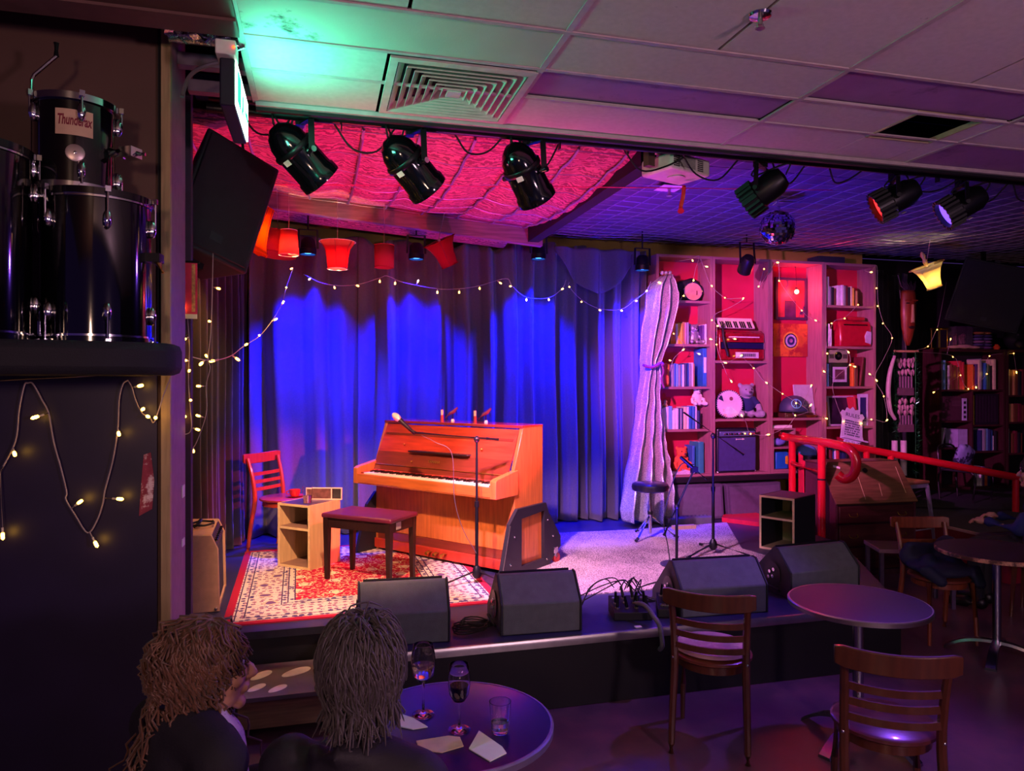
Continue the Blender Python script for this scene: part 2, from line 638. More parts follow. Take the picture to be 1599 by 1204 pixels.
CG = 'grey stage curtains along the back'
cx = [-.64, .36, 1.16, 1.96, 2.72, 3.38]
names = ['leftmost grey back curtain panel, behind the red chair', 'grey back curtain panel behind the bell lampshade and piano top', 'grey back curtain panel just left of the piano mic stand',
         'grey back curtain panel right of the piano end', 'rightmost grey back curtain panel beside the silver sequin curtain']
for k in range(5):
    drape((cx[k], 7.22), (cx[k + 1] + .03, 7.24 if k < 4 else 7.2), STG + .01, 3.3 + (.04 if k == 3 else 0), 3.4, .078, names[k], CURT, 30 + k, group=CG)
LG = 'dark side curtains on the left'
drape((-1.24, 4.62), (-1.0, 5.9), STG + .01, 3.3, 7, .04, 'dark side curtain nearest the cream amplifier', CURTD, 51, group=LG)
drape((-1.0, 5.92), (-.68, 7.2), STG + .01, 3.3, 8, .045, 'dark side curtain behind the red chair in the corner', CURTD, 52, group=LG)
drape((6.30, 7.42), (7.35, 7.75), .02, 3.28, 8, .04, 'black curtain behind the carved mask right of the bookcase', CURTD, 53, name='black_curtain')
tag(MB().sheet(lambda u, v: (2.35 + u * .95, 7.12 - .05 * math.sin(u * 19), 3.28 - v * (.42 * math.sin(math.pi * u) + .05)), 26, 14).build('curtain_swag', CURT, smooth=180, thick=.006),
    'short grey swag looped over the top of the back curtain', 'curtain')

# silver sequin curtain tied back with a purple rope
SEQ, nt, b = _nodes('silver_sequins')
N, L = nt.nodes, nt.links
tc = N.new('ShaderNodeTexCoord')
vo = N.new('ShaderNodeTexVoronoi')
vo.inputs['Scale'].default_value = 170
L.new(tc.outputs['Object'], vo.inputs[0])
rp = N.new('ShaderNodeValToRGB')
rp.color_ramp.elements[0].color = (*lin('#9aa0a0'), 1)
rp.color_ramp.elements[1].color = (*lin('#f2efe4'), 1)
sp = N.new('ShaderNodeSeparateColor')
L.new(vo.outputs['Color'], sp.inputs[0])
L.new(sp.outputs[0], rp.inputs[0])
L.new(rp.outputs[0], b.inputs['Base Color'])
b.inputs['Metallic'].default_value = .45
b.inputs['Roughness'].default_value = .34
bp = N.new('ShaderNodeBump')
bp.inputs['Strength'].default_value = .9
bp.inputs['Distance'].default_value = .006
L.new(sp.outputs[1], bp.inputs['Height'])
L.new(bp.outputs[0], b.inputs['Normal'])
SQY = 6.90
prof = [(430, 1036, 1046), (445, 1018, 1056), (460, 1016, 1060), (480, 1014, 1058), (510, 1010, 1052), (540, 1007, 1044), (565, 1005, 1032), (575, 1006, 1030), (590, 1004, 1031), (640, 996, 1033), (690, 988, 1036), (730, 978, 1041), (770, 970, 1043), (795, 966, 1043), (812, 968, 1041)]


def seq_fn(u, v):
    y = 430 + (812 - 430) * v
    for k in range(len(prof) - 1):
        if prof[k][0] <= y <= prof[k + 1][0]:
            t = (y - prof[k][0]) / (prof[k + 1][0] - prof[k][0])
            a = prof[k][1] * (1 - t) + prof[k + 1][1] * t
            c = prof[k][2] * (1 - t) + prof[k + 1][2] * t
            break
    w = (c - a) / 75
    p = at(a + (c - a) * u, y, SQY)
    dep = (.05 + .07 * w) * math.sin(2 * math.pi * 3.2 * u + .6 + 2 * v) + .03 * math.sin(2 * math.pi * 7.1 * u + 5 * v)
    p.y += dep - (.16 * max(0, v - .5))
    p.z = max(p.z, STG + .006)
    p.y += .02 * math.sin(37 * u * w + 23 * v) * math.sin(19 * v + 3 * u)
    return p


sc = thing('sequin_curtain', 'silver sequin curtain gathered and tied beside the bookcase', 'curtain', (0, 0, 0))
MB().sheet(seq_fn, 60, 90).build('cloth', SEQ, sc, smooth=180, thick=.004)
pt = [at(x, y, SQY - .16) for x, y in ((1004, 570), (1012, 573), (1020, 573), (1030, 568))] + [at(1034, 567, SQY - .1)]
r = MB().tube(catmull(pt, 5), .016, 6)
r.tube(catmull([at(1033, 568, SQY - .14), at(1036, 580, SQY - .15), at(1033, 592, SQY - .14), at(1037, 606, SQY - .14)], 4), .011, 6)
r.ell(at(1034, 569, SQY - .15), .022, 8, 6)
r.build('tie_rope', mat('purple_rope', '#7a2a6a', .7), sc)
c = MB()
for px in (1034, 1040, 1046):
    c.ell(at(px, 428 - (px % 3), SQY - .02), .022, 8, 6)
c.build('top_gather', SEQ, sc)
sc_hook = tag(MB().cyl(at(1041, 424, SQY), at(1041, 424, SQY) + Vector((0, .5, 0)), .008).build('curtain_hook', CHR), 'metal hook holding the top of the silver sequin curtain', 'hook')

# ================================================================== RUGS
def rug_material(name, LX, LY):
    m, nt, b = _nodes(name)
    N, L = nt.nodes, nt.links

    def math_(op, a, c=None, clamp=False):
        n = N.new('ShaderNodeMath')
        n.operation = op
        n.use_clamp = clamp
        for i, q in enumerate((a, c)):
            if q is None:
                continue
            if isinstance(q, (int, float)):
                n.inputs[i].default_value = q
            else:
                L.new(q, n.inputs[i])
        return n.outputs[0]

    def mix(f, a, c):
        n = N.new('ShaderNodeMixRGB')
        L.new(f, n.inputs[0])
        for i, q in ((1, a), (2, c)):
            if isinstance(q, str):
                n.inputs[i].default_value = (*lin(q), 1)
            else:
                L.new(q, n.inputs[i])
        return n.outputs[0]
    tc = N.new('ShaderNodeTexCoord')
    xyz = N.new('ShaderNodeSeparateXYZ')
    L.new(tc.outputs['Object'], xyz.inputs[0])
    X, Y = xyz.outputs[0], xyz.outputs[1]
    dx = math_('SUBTRACT', LX / 2, math_('ABSOLUTE', X))
    dy = math_('SUBTRACT', LY / 2, math_('ABSOLUTE', Y))
    d = math_('MINIMUM', dx, dy)

    def vor(scale, feat='F1'):
        v = N.new('ShaderNodeTexVoronoi')
        v.inputs['Scale'].default_value = scale
        v.inputs['Randomness'].default_value = .55
        v.voronoi_dimensions = '2D'
        L.new(tc.outputs['Object'], v.inputs[0])
        return v
    v1 = vor(4.2)
    v2 = vor(19)
    wv = N.new('ShaderNodeTexNoise')
    wv.inputs['Scale'].default_value = 17
    wv.inputs['Detail'].default_value = 3
    L.new(tc.outputs['Object'], wv.inputs[0])
    big = v1.outputs['Distance']
    petal = math_('ADD', math_('MULTIPLY', v2.outputs['Distance'], 1.0), math_('MULTIPLY', wv.outputs[0], .5))
    vine = math_('LESS_THAN', math_('ABSOLUTE', math_('SUBTRACT', wv.outputs[0], .5)), .016)
    flower = math_('LESS_THAN', math_('ADD', big, math_('MULTIPLY', v2.outputs['Distance'], .10)), .235)
    core = math_('LESS_THAN', math_('ADD', big, math_('MULTIPLY', v2.outputs['Distance'], .10)), .175)
    core2 = math_('LESS_THAN', big, .11)
    dots = math_('LESS_THAN', v2.outputs['Distance'], .26)
    field = mix(vine, '#ac1a3e', '#d8c79a')
    field = mix(math_('LESS_THAN', v2.outputs['Distance'], .15), field, '#cdb78c')
    field = mix(flower, field, '#d9cfae')
    field = mix(core, field, '#7c2c50')
    field = mix(core2, field, '#dccfa4')
    bord = mix(vine, '#cbbcb0', '#6b5a86')
    bord = mix(dots, bord, '#8a5c78')
    bord = mix(math_('MULTIPLY', flower, math_('SUBTRACT', 1, core2)), bord, '#b8a890')
    bord = mix(core, bord, '#6a4a78')

    def band(a, c):
        return math_('MULTIPLY', math_('GREATER_THAN', d, a), math_('LESS_THAN', d, c))
    col = mix(band(.05, .42), '#a01f3a', bord)
    col = mix(math_('GREATER_THAN', d, .42), col, field)
    strip = mix(math_('LESS_THAN', v2.outputs['Distance'], .33), '#cbbcb0', '#4c3f70')
    for a, c in ((.07, .10), (.125, .15), (.335, .36), (.38, .41)):
        col = mix(band(a, c), col, strip)
    for a in (.06, .115, .33, .37, .415):
        col = mix(band(a, a + .008), col, '#3d2f58')
    L.new(col, b.inputs['Base Color'])
    b.inputs['Roughness'].default_value = .95
    b.inputs['Specular IOR Level'].default_value = .1
    return m


LX, LY = 1.75, 2.0
rug = MB().bb(-LX / 2, LX / 2, -LY / 2, LY / 2, 0, .009).build('persian_rug', rug_material('persian_rug_pattern', LX, LY), smooth=0)
rug.location = (.28, 5.64, STG + .0005)
rug.rotation_euler = (0, 0, R(1.5))
tag(rug, 'red Persian rug with cream floral border under the piano bench', 'rug')

m, nt, b = _nodes('speckled_carpet')
N, L = nt.nodes, nt.links
tc = N.new('ShaderNodeTexCoord')
n1 = N.new('ShaderNodeTexNoise')
n1.inputs['Scale'].default_value = 120
n1.inputs['Detail'].default_value = 2
L.new(tc.outputs['Object'], n1.inputs['Vector'])
n2 = N.new('ShaderNodeTexNoise')
n2.inputs['Scale'].default_value = 2.2
n2.inputs['Detail'].default_value = 6
L.new(tc.outputs['Object'], n2.inputs['Vector'])
ad = N.new('ShaderNodeMath')
ad.operation = 'MULTIPLY_ADD'
L.new(n2.outputs[0], ad.inputs[0])
ad.inputs[1].default_value = .35
L.new(n1.outputs[0], ad.inputs[2])
rp = N.new('ShaderNodeValToRGB')
rp.color_ramp.elements[0].position = .56
rp.color_ramp.elements[1].position = .76
rp.color_ramp.elements[0].color = (*lin('#59484f'), 1)
rp.color_ramp.elements[1].color = (*lin('#d2c0b4'), 1)
L.new(ad.outputs[0], rp.inputs[0])
L.new(rp.outputs[0], b.inputs['Base Color'])
b.inputs['Roughness'].default_value = .95
carpet_poly = [(1.5, 4.68), (2.75, 4.68), (3.68, 5.12), (3.58, 5.62), (4.1, 6.72), (3.1, 6.62), (2.05, 6.66), (1.16, 6.66)]
cp = MB().prism(carpet_poly, 'z', STG + .0005, STG + .0085).build('speckled_carpet', m, smooth=0)
tag(cp, 'grey speckled carpet on the right half of the stage', 'carpet')

# ================================================================== PIANO
PW = wood('piano_teak', '#b5642c', .38, var=.22, axis='z', coat=.3)
PWX = wood('piano_teak_long', '#b4602a', .36, var=.2, axis='x', coat=.35)
PWD = wood('piano_dark_panel', '#6e2c1c', .3, var=.2, axis='x', coat=.5)
IVO = mat('ivory_keys', '#f0e6cc', .3, var=.03)
piano = thing('upright_piano', 'teak upright piano with open keyboard and black end bracket', 'piano', (.948, 5.852, STG + .01), R(-51))
HW = .75
# local: x along the keyboard, y towards the back, z up
MB().bb(-HW + .03, HW - .03, .0, .03, .17, .70).build('lower_panel', PW, piano, bevel=.004)
MB().bb(-HW, HW, -.02, .36, .02, .10).build('plinth', mat('piano_red_base', '#a8321f', .4, coat=.3), piano, bevel=.004)
MB().bb(-HW + .03, HW - .03, -.004, .028, .10, .17).build('kick_rail', PWD, piano)
for sgn in (-1, 1):
    x0, x1 = (-HW, -HW + .032) if sgn < 0 else (HW - .032, HW)
    side = MB().prism([(.0, .0), (.38, .0), (.38, 1.12), (.115, 1.12), (.0, .80), (-.0, .72)], 'x', x0, x1)
    side.build('side_panel', PW, piano, bevel=.003)
    arm = MB().prism([(-.25, .60), (.03, .60), (.03, .79), (-.22, .745), (-.25, .73)], 'x', x0 - (.012 if sgn < 0 else .012), x1 + .012)
    arm.build('key_cheek', PW, piano, bevel=.004)
MB().bb(-HW + .033, HW - .033, -.245, -.005, .60, .655).build('key_bed', PWX, piano, bevel=.003)
MB().bb(-HW + .033, HW - .033, -.25, -.22, .61, .685).build('key_slip', PWX, piano, bevel=.003)
kb = thing('keyboard', 'white and black keys', None)
kb.parent = piano
del kb['label']
kw = (2 * HW - .16) / 52
whites = []
wm = MB().bb(0, kw - .0012, -.215, -.075, .656, .693).mesh('white_key', None)
wm.materials.append(IVO)
for k in range(52):
    o = bpy.data.objects.new('white_key', wm)
    COL.objects.link(o)
    o.parent = kb
    o.location = (-HW + .08 + k * kw, 0, 0)
bm_ = MB().bb(-.0055, .0055, -.165, -.076, .694, .706).mesh('black_key', None)
bm_.materials.append(BLKG)
for k in range(51):
    if (k + 5) % 7 in (0, 1, 3, 4, 5):
        o = bpy.data.objects.new('black_key', bm_)
        COL.objects.link(o)
        o.parent = kb
        o.location = (-HW + .08 + (k + 1) * kw, 0, 0)
for sgn in (-1, 1):
    x = sgn * (HW - .056)
    MB().box((x, -.145, .675), (.045, .14, .04)).build('key_block', PWD, piano, bevel=.003)
fb = MB().prism([(-.07, .70), (-.055, .70), (.012, .86), (-.002, .862)], 'x', -HW + .034, HW - .034)
fall = fb.build('fallboard', PWD, piano)
MB().bb(-HW + .034, HW - .034, -.078, -.066, .697, .708).build('felt_strip', mat('red_felt', '#c0392b', .9), piano)
MB().tube([(-HW + .036, -.052, .752), (HW - .036, -.052, .752)], .006, 8).build('fallboard_hinge', GOLD, piano)
tp = MB().prism([(-.0, .86), (.02, .86), (.128, 1.09), (.108, 1.09)], 'x', -HW + .034, HW - .034)
tp.build('upper_panel', wood('piano_red_panel', '#a23420', .28, axis='x', coat=.5), piano)
MB().prism([(.062, 1.0), (.09, 1.0), (.098, 1.016), (.066, 1.02)], 'x', -HW + .06, HW - .06).build('panel_rail', PWD, piano)
MB().bb(-HW, HW, .10, .385, 1.10, 1.122).build('top_lid', mat('piano_lid', '#7d2a26', .25, coat=.6), piano, bevel=.004)
MB().bb(-.32, .32, -.045, .035, .872, .886).build('music_ledge', mat('ledge_black', '#220d10', .4), piano, bevel=.003)
lettering('YAMAHA', .032, GOLD, piano, (-.02, -.058, .80), (R(67.5), 0, 0))
kn = MB()
for x in (-.42, .42):
    kn.ell((x, .012, .93), .008, 8, 6)
kn.ell((-.28, -.045, .795), .007, 8, 6)
kn.build('brass_knob', GOLD, piano)
pd = MB()
for x in (-.08, 0, .08):
    pd.tube([(x, .0, .07), (x, -.05, .072), (x, -.085, .062)], [.008, .012, .016], 8)
pd.build('pedal', GOLD, piano)
# moving brackets with castors at both ends
for sgn in (-1, 1):
    xo = sgn * HW
    prof2 = [(-.22, .03), (-.17, .03), (-.02, .52), (.385, .52), (.41, .44), (.58, .20), (.58, .12), (.40, .03), (.40, -.0), (-.22, -.0)]
    br = MB()
    x0, x1 = (xo, xo + .03) if sgn > 0 else (xo - .03, xo)
    # frame made of bars around an open window
    P = [(-.22, .0), (-.10, .40), (.0, .50), (.385, .50), (.42, .42), (.60, .20), (.60, .12), (.42, .0)]
    Q = [(.05, .06), (.05, .20), (.05, .42), (.36, .44), (.36, .40), (.36, .20), (.36, .10), (.36, .06)]
    k = len(P)
    vs = [(x0, *p) for p in P] + [(x1, *p) for p in P] + [(x0, *p) for p in Q] + [(x1, *p) for p in Q]
    fs = []
    for i in range(k):
        j = (i + 1) % k
        fs += [(i, j, 2 * k + j, 2 * k + i), (k + j, k + i, 3 * k + i, 3 * k + j), (i, k + i, k + j, j), (2 * k + j, 3 * k + j, 3 * k + i, 2 * k + i)]
    br.add(vs, fs)
    bo = br.build('dolly_bracket', mat('bracket_black', '#17161f', .5, alt='#8a8590', altpos=(.72, .76)), piano, smooth=0)
    ed = MB().bar((x1 + .002 if sgn > 0 else x0 - .002, -.21, .01), (x1 + .002 if sgn > 0 else x0 - .002, -.10, .39), .004, .008)
    ed.build('metal_edge', ALU, bo)
    bl = MB()
    for yy, zz in ((-.1, .1), (-.05, .3), (.4, .36), (.48, .22), (.02, .03), (.39, .05)):
        bl.ell(((x1 + .003) if sgn > 0 else x0 - .003, yy, zz), .009, 8, 5)
    bl.build('bolt', CHR, bo)
    cs = MB().box((xo + sgn * .015, .52, .10), (.05, .06, .05))
    cs.bar((xo + sgn * .015, .53, .08), (xo + sgn * .015, .55, .03), .03, .05)
    co = cs.build('castor', CHR, piano, bevel=.004)
    MB().cyl((xo + sgn * .002, .55, .03), (xo + sgn * .03, .55, .03), .04, n=18).build('castor_wheel', mat('red_wheel', '#c23a3a', .5), co)

# two little microphone clips on a stand lying on the piano lid
def mic_clip(px, label):
    t = thing('microphone_clip', label, 'microphone', (0, 0, 0))
    a = piano.matrix_basis @ Vector((px, .24, 1.1225))
    t.location = a
    MB().cyl((-.07, 0, 0), (-.07, 0, .055), .016, .013, 10).build('holder', mat('clip_red', '#8a2a30', .5), t)
    MB().cyl((-.07, 0, .055), (-.07, 0, .10), .011, .012, 10).build('capsule', mat('clip_cream', '#e0cfa8', .4), t)
    MB().cyl((-.07, 0, .10), (-.062, .004, .13), .003, .002, 6).build('tip', BLKM, t)
    MB().cyl((.02, 0, 0), (.02, 0, .022), .017, .012, 10).build('foot', WHT, t)
    MB().cyl((.02, 0, .022), (.02, 0, .085), .004, n=8).build('stem', BLKM, t)
    MB().tube([(-.045, 0, .03), (.0, .0, .07), (.03, .0, .085), (.062, 0, .12)], [.008, .014, .016, .007], 8).build('gooseneck', mat('clip_purple', '#6a2a50', .4), t)
    MB().tube(catmull([(.03, 0, .1), (.05, .02, .085), (.055, 0, .05)], 4), .003, 5).build('cable', BLKM, t)
    t.rotation_euler = (0, 0, R(-14))
    return t


mic_clip(-.10, 'small clip microphone on the piano lid, left of the two')
mic_clip(.26, 'small clip microphone on the piano lid, right of the two')

# ================================================================== PIANO BENCH
DW = wood('dark_stain', '#220e0d', .45, axis='z')
bench = thing('piano_bench', 'dark wooden piano bench with worn burgundy leather top', 'bench', (.36, 5.47, STG + .0095), R(-40))
MB().bb(-.31, .31, -.18, .18, .455, .49).build('seat_pad', mat('burgundy_leather', '#561a36', .35, bump=.1, bscale=90, alt='#9a6a60', altpos=(.70, .73)), bench, bevel=.012)
for (x, y) in ((-.275, -.15), (.275, -.15), (-.275, .15), (.275, .15)):
    l = MB()
    l.add([(x - .022, y - .022, .455), (x + .022, y - .022, .455), (x + .022, y + .022, .455), (x - .022, y + .022, .455), (x - .014, y - .014, 0), (x + .014, y - .014, 0), (x + .014, y + .014, 0), (x - .014, y + .014, 0)],
          [(0, 1, 2, 3), (7, 6, 5, 4), (0, 4, 5, 1), (1, 5, 6, 2), (2, 6, 7, 3), (3, 7, 4, 0)])
    l.build('leg', DW, bench)
MB().bb(-.255, .255, -.165, -.147, .385, .455).build('front_apron', DW, bench)
MB().bb(-.255, .255, .147, .165, .385, .455).build('back_apron', DW, bench)
for s in (-1, 1):
    MB().bb(s * .284 - .009, s * .284 + .009, -.13, .13, .385, .455).build('side_apron', DW, bench)
MB().bb(.2935, .2955, -.09, -.03, .40, .45).build('peeled_label', mat('old_label', '#a89a90', .8), bench)


# ================================================================== CAFE CHAIRS
def cafe_chair(label, loc, rz, wm, seat_mat, group=None, name='cafe_chair', pad=False):
    """local: faces +y, backrest at -y"""
    t = thing(name, label, 'chair', loc, rz, group)
    seat = MB().lathe([(.02, .435), (.19, .435), (.205, .445), (.205, .458), (.19, .466), (.02, .462)], 28, sq=(1.0, 1.0))
    seat.build('seat', seat_mat, t)
    if pad:
        MB().lathe([(.0, .466), (.17, .467), (.195, .478), (.185, .495), (.12, .503), (.0, .505)], 28).build('seat_cushion', pad, t)
    MB().lathe([(.165, .395), (.18, .395), (.18, .435), (.165, .435), (.165, .395)], 28, cap=False).build('seat_rim', wm, t)
    for s in (-1, 1):
        post = catmull([(s * .185, -.235, 0), (s * .18, -.205, .22), (s * .175, -.165, .44), (s * .178, -.185, .62), (s * .185, -.235, .80)], 5)
        MB().tube(post, [.0155 + .004 * math.sin(math.pi * i / (len(post) - 1)) for i in range(len(post))], 8).build('back_leg', wm, t)
        MB().tube([(s * .155, .15, .44), (s * .165, .165, .2), (s * .17, .175, 0)], [.019, .016, .012], 8).build('front_leg', wm, t)
    # curved top rail
    N_ = 14
    top = MB()
    pts = []
    for i in range(N_ + 1):
        u = -1 + 2 * i / N_
        x = u * .225
        y = -.245 - .045 * (1 - u * u)
        h = .043 if abs(u) < .93 else .034
        pts.append((x, y, h))
    vs, fs = [], []
    for x, y, h in pts:
        dip = .012 * (1 - (x / .225) ** 2)
        vs += [(x, y - .010, .80 - h - dip), (x, y + .010, .80 - h - dip), (x, y + .008, .80 + h - dip), (x, y - .014, .80 + h - dip)]
    for i in range(N_):
        a = i * 4
        for q in range(4):
            fs.append((a + q, a + (q + 1) % 4, a + 4 + (q + 1) % 4, a + 4 + q))
    fs += [(3, 2, 1, 0), (N_ * 4, N_ * 4 + 1, N_ * 4 + 2, N_ * 4 + 3)]
    top.add(vs, fs)
    top.build('top_rail', wm, t, bevel=.004)
    for zz in (.665, .60, .535):
        sl = MB()
        ypost = -.185 - max(0, (zz - .62)) * .27 - max(0, .62 - zz) * -.08
        q = [((-1 + 2 * i / 8) * .175, ypost - .03 * (1 - (-1 + 2 * i / 8) ** 2), zz - .008 * (1 - (-1 + 2 * i / 8) ** 2)) for i in range(9)]
        vs, fs = [], []
        for x, y, z in q:
            vs += [(x, y - .006, z - .015), (x, y + .006, z - .015), (x, y + .006, z + .015), (x, y - .006, z + .015)]
        for i in range(8):
            a = i * 4
            for k in range(4):
                fs.append((a + k, a + (k + 1) % 4, a + 4 + (k + 1) % 4, a + 4 + k))
        fs += [(3, 2, 1, 0), (32, 33, 34, 35)]
        sl.add(vs, fs).build('back_slat', wm, t)
    b = MB()
    for s in (-1, 1):
        b.ell((s * .182, -.178, .465), .008, 8, 5)
    b.build('bolt', CHR, t)
    return t


CHW = wood('chair_walnut', '#4e2616', .32, var=.2, axis='z', coat=.35)
CHR_RED = wood('chair_cherry', '#a03a26', .35, var=.15, axis='z', coat=.3)
SEATW = wood('chair_seat_wood', '#6a3224', .35, axis='x', coat=.3)
SEATP = mat('worn_seat_pad', '#b08a8c', .6, var=.2, scale=9, alt='#d8bcae', altpos=(.55, .66))
rc = cafe_chair('red-lit slat back wooden chair on stage by the left curtain', (-.30, 6.585, STG + .0095), R(-128.5), CHR_RED, mat('red_seat', '#8c3434', .35, coat=.3))

# ---- small open cube cabinet beside the chair
BIRCH = wood('birch_ply', '#c7a674', .5, var=.12, axis='z')
BIRCHE = mat('birch_edge', '#d9c08a', .6)


def cubby(name, label, loc, rz, w, d, h, shell, inner, edge, topm, shelf_z):
    t = thing(name, label, 'shelf box', loc, rz)
    th = .018
    for x0 in (-w / 2, w / 2 - th):
        MB().bb(x0, x0 + th, 0.004, d, 0, h).build('side_panel', shell, t)
    MB().bb(-w / 2 + th, w / 2 - th, .004, d, h - th, h).build('top_panel', topm, t)
    MB().bb(-w / 2 + th, w / 2 - th, .004, d, 0, th).build('bottom_panel', inner, t)
    MB().bb(-w / 2 + th, w / 2 - th, .004, d - .008, shelf_z, shelf_z + th).build('shelf', inner, t)
    MB().bb(-w / 2 + th, w / 2 - th, d - .008, d, th, h - th).build('back_panel', inner, t)
    e = MB()
    e.bb(-w / 2, -w / 2 + th, -.001, .004, 0, h).bb(w / 2 - th, w / 2, -.001, .004, 0, h)
    for z in (0, shelf_z, h - th):
        e.bb(-w / 2 + th, w / 2 - th, -.001, .004, z, z + th)
    e.build('edge_banding', edge, t)
    return t


cub = cubby('cube_shelf', 'birch plywood two-compartment cube shelf beside the piano bench', (-.20, 5.92, STG + .0095), R(-42.5), .335, .35, .50, BIRCH, mat('birch_inside', '#8a6a58', .6), BIRCHE, mat('cube_top', '#3d3a66', .3, coat=.3), .30)


def tumbler(label, loc, h, r, fill, name='water_glass'):
    t = thing(name, label, 'glass', loc)
    MB().lathe([(.0, 0), (r * .72, 0), (r * .78, .004), (r, h), (r - .002, h), (r * .72, .012), (.0, .012)], 24, cap=False).build('glass', GLS, t, smooth=60)
    if fill:
        MB().lathe([(.0, .0125), (r * .715, .0125), (r * .715 + (r * .25) * fill, .0125 + (h - .02) * fill), (.0, .0125 + (h - .02) * fill)], 24, cap=False).build('water', mat('water', '#f4fbff', .02, trans=1., var=0), t, smooth=60)
    return t


def loc_on(o, x, y, z):
    return o.matrix_basis @ Vector((x, y, z))


tumbler('glass of water on top of the birch cube shelf', loc_on(cub, .05, .10, .501), .13, .04, .45)
cup = thing('red_cup', 'red cup on saucer resting on the red chair seat', 'cup', loc_on(rc, -.02, .10, .467))
MB().lathe([(.0, 0), (.05, 0), (.075, .010), (.078, .013), (.05, .006), (.0, .005)], 24, cap=False).build('saucer', mat('red_ceramic', '#c02a2a', .2, coat=.6), cup)
MB().lathe([(.0, .006), (.03, .006), (.045, .03), (.048, .062), (.044, .062), (.04, .03), (.0, .014)], 24, cap=False).build('bowl', MATS['red_ceramic'], cup)
MB().tube(catmull([(-.046, 0, .052), (-.068, 0, .045), (-.066, 0, .028), (-.044, 0, .022)], 4), .005, 6).build('handle', MATS['red_ceramic'], cup)
fr = thing('double_frame', 'small double photo frame standing behind the water glass', 'frame', loc_on(cub, .06, .275, .501), R(-18))
e = MB()
e.bb(-.15, .15, 0, .012, 0, .008).bb(-.15, .15, 0, .012, .09, .098).bb(-.15, -.142, 0, .012, .008, .09).bb(.142, .15, 0, .012, .008, .09).bb(.06, .068, 0, .012, .008, .09)
e.build('frame_edge', CRM, fr)
MB().bb(-.142, .06, .004, .010, .008, .09).build('photo', mat('brown_photo', '#6a4a42', .5, var=.5, scale=20), fr)
MB().bb(.068, .142, .004, .010, .008, .09).build('dark_photo', mat('dark_photo', '#2a2e2c', .5, var=.5, scale=20), fr)

# ================================================================== CREAM AMPLIFIER at the stage left edge
TWD = mat('tan_tolex', '#b08a68', .7, bump=.3, bscale=200)
amp = thing('guitar_amplifier', 'tan guitar amplifier with dark grille at stage left edge', 'amplifier', (-.76, 4.93, STG + .002), R(3))
ampp = [(-.145, 0), (.145, 0), (.135, .40), (.095, .49), (-.125, .50)]
MB().prism(ampp, 'y', 0, .02).build('side_panel', TWD, amp, bevel=.006)
MB().prism(ampp, 'y', .58, .60).build('side_panel', TWD, amp, bevel=.006)
MB().prism([(-.145, 0), (-.13, 0), (-.112, .485), (-.125, .50)], 'y', .02, .58).build('back_panel', TWD, amp)
MB().prism([(-.125, .485), (.09, .478), (.095, .49), (-.125, .50)], 'y', .02, .58).build('top_panel', TWD, amp)
MB().bb(-.13, .14, .02, .58, 0, .02).build('bottom_panel', TWD, amp)
MB().prism([(.118, .02), (.128, .02), (.119, .40), (.108, .40)], 'y', .02, .58).build('grille', mat('blue_black_grille', '#23263c', .8, bump=.5, bscale=400), amp)
cpn = MB().prism([(.118, .402), (.126, .402), (.094, .477), (.084, .477)], 'y', .02, .58).build('control_panel', mat('panel_dark', '#2b2024', .4), amp)
k = MB()
for i in range(8):
    y = .08 + i * .062
    k.cyl((.110, y, .44), (.125, y, .447), .011, .009, 10)
k.build('control_knob', BLKG, cpn)
sc_ = MB()
for (x, z) in ((-.08, .43), (-.08, .38), (-.12, .02), (.12, .02), (-.12, .45)):
    sc_.ell((x, -.003, z), .011, 8, 5)
sc_.build('screw', CHR, amp)
MB().bb(-.137, -.118, -.006, .0, .36, .46).build('corner_plate', BLKM, amp)
MB().tube(catmull([(-.03, .22, .507), (.0, .26, .53), (.0, .36, .53), (-.02, .41, .507)], 5), .010, 6).build('handle', BLKM, amp)
pc = [(.04 + .07 * math.cos(t / 10 * 6.283), .30 + .09 * math.sin(t / 10 * 6.283), .509 + .003 * (t % 2) + .0005 * t) for t in range(22)]
cab = MB().tube(catmull(pc, 4), .005, 6).build('coiled_cable', RUB)
cab.location = (-.80, 4.93, STG + .002)
tag(cab, 'black cable coiled on top of the tan amplifier', 'cable')
# ================================================================== STAGE GEAR
RGT = Vector((CYW, -SY, 0))
FWD = Vector((SY, CYW, 0))
UP = Vector((0, 0, 1))


def axM(d, loc=(0, 0, 0)):
    a, b, c = basis(d)
    M = Matrix((a, b, c)).transposed().to_4x4()
    M.translation = Vector(loc)
    return M


def microphone(parent, p, d, silver=False):
    """a hand microphone, grille at p pointing along d"""
    p, d = Vector(p), Vector(d).normalized()
    mc = MB().lathe([(.0, -.20), (.010, -.20), (.0115, -.19), (.018, -.055), (.019, -.045)], 14, axM(d, p)).build('microphone', BLKM, parent)
    MB().lathe([(.019, -.045), (.025, -.03), (.0255, -.01), (.021, .012), (.012, .024), (.0, .027)], 14, axM(d, p), cap=False).build('grille', mat('mic_grille', '#c9c2ae', .4, .8, bump=.6, bscale=900) if silver else mat('mic_grille_dark', '#55525c', .4, .8, bump=.6, bscale=900), mc)
    return mc


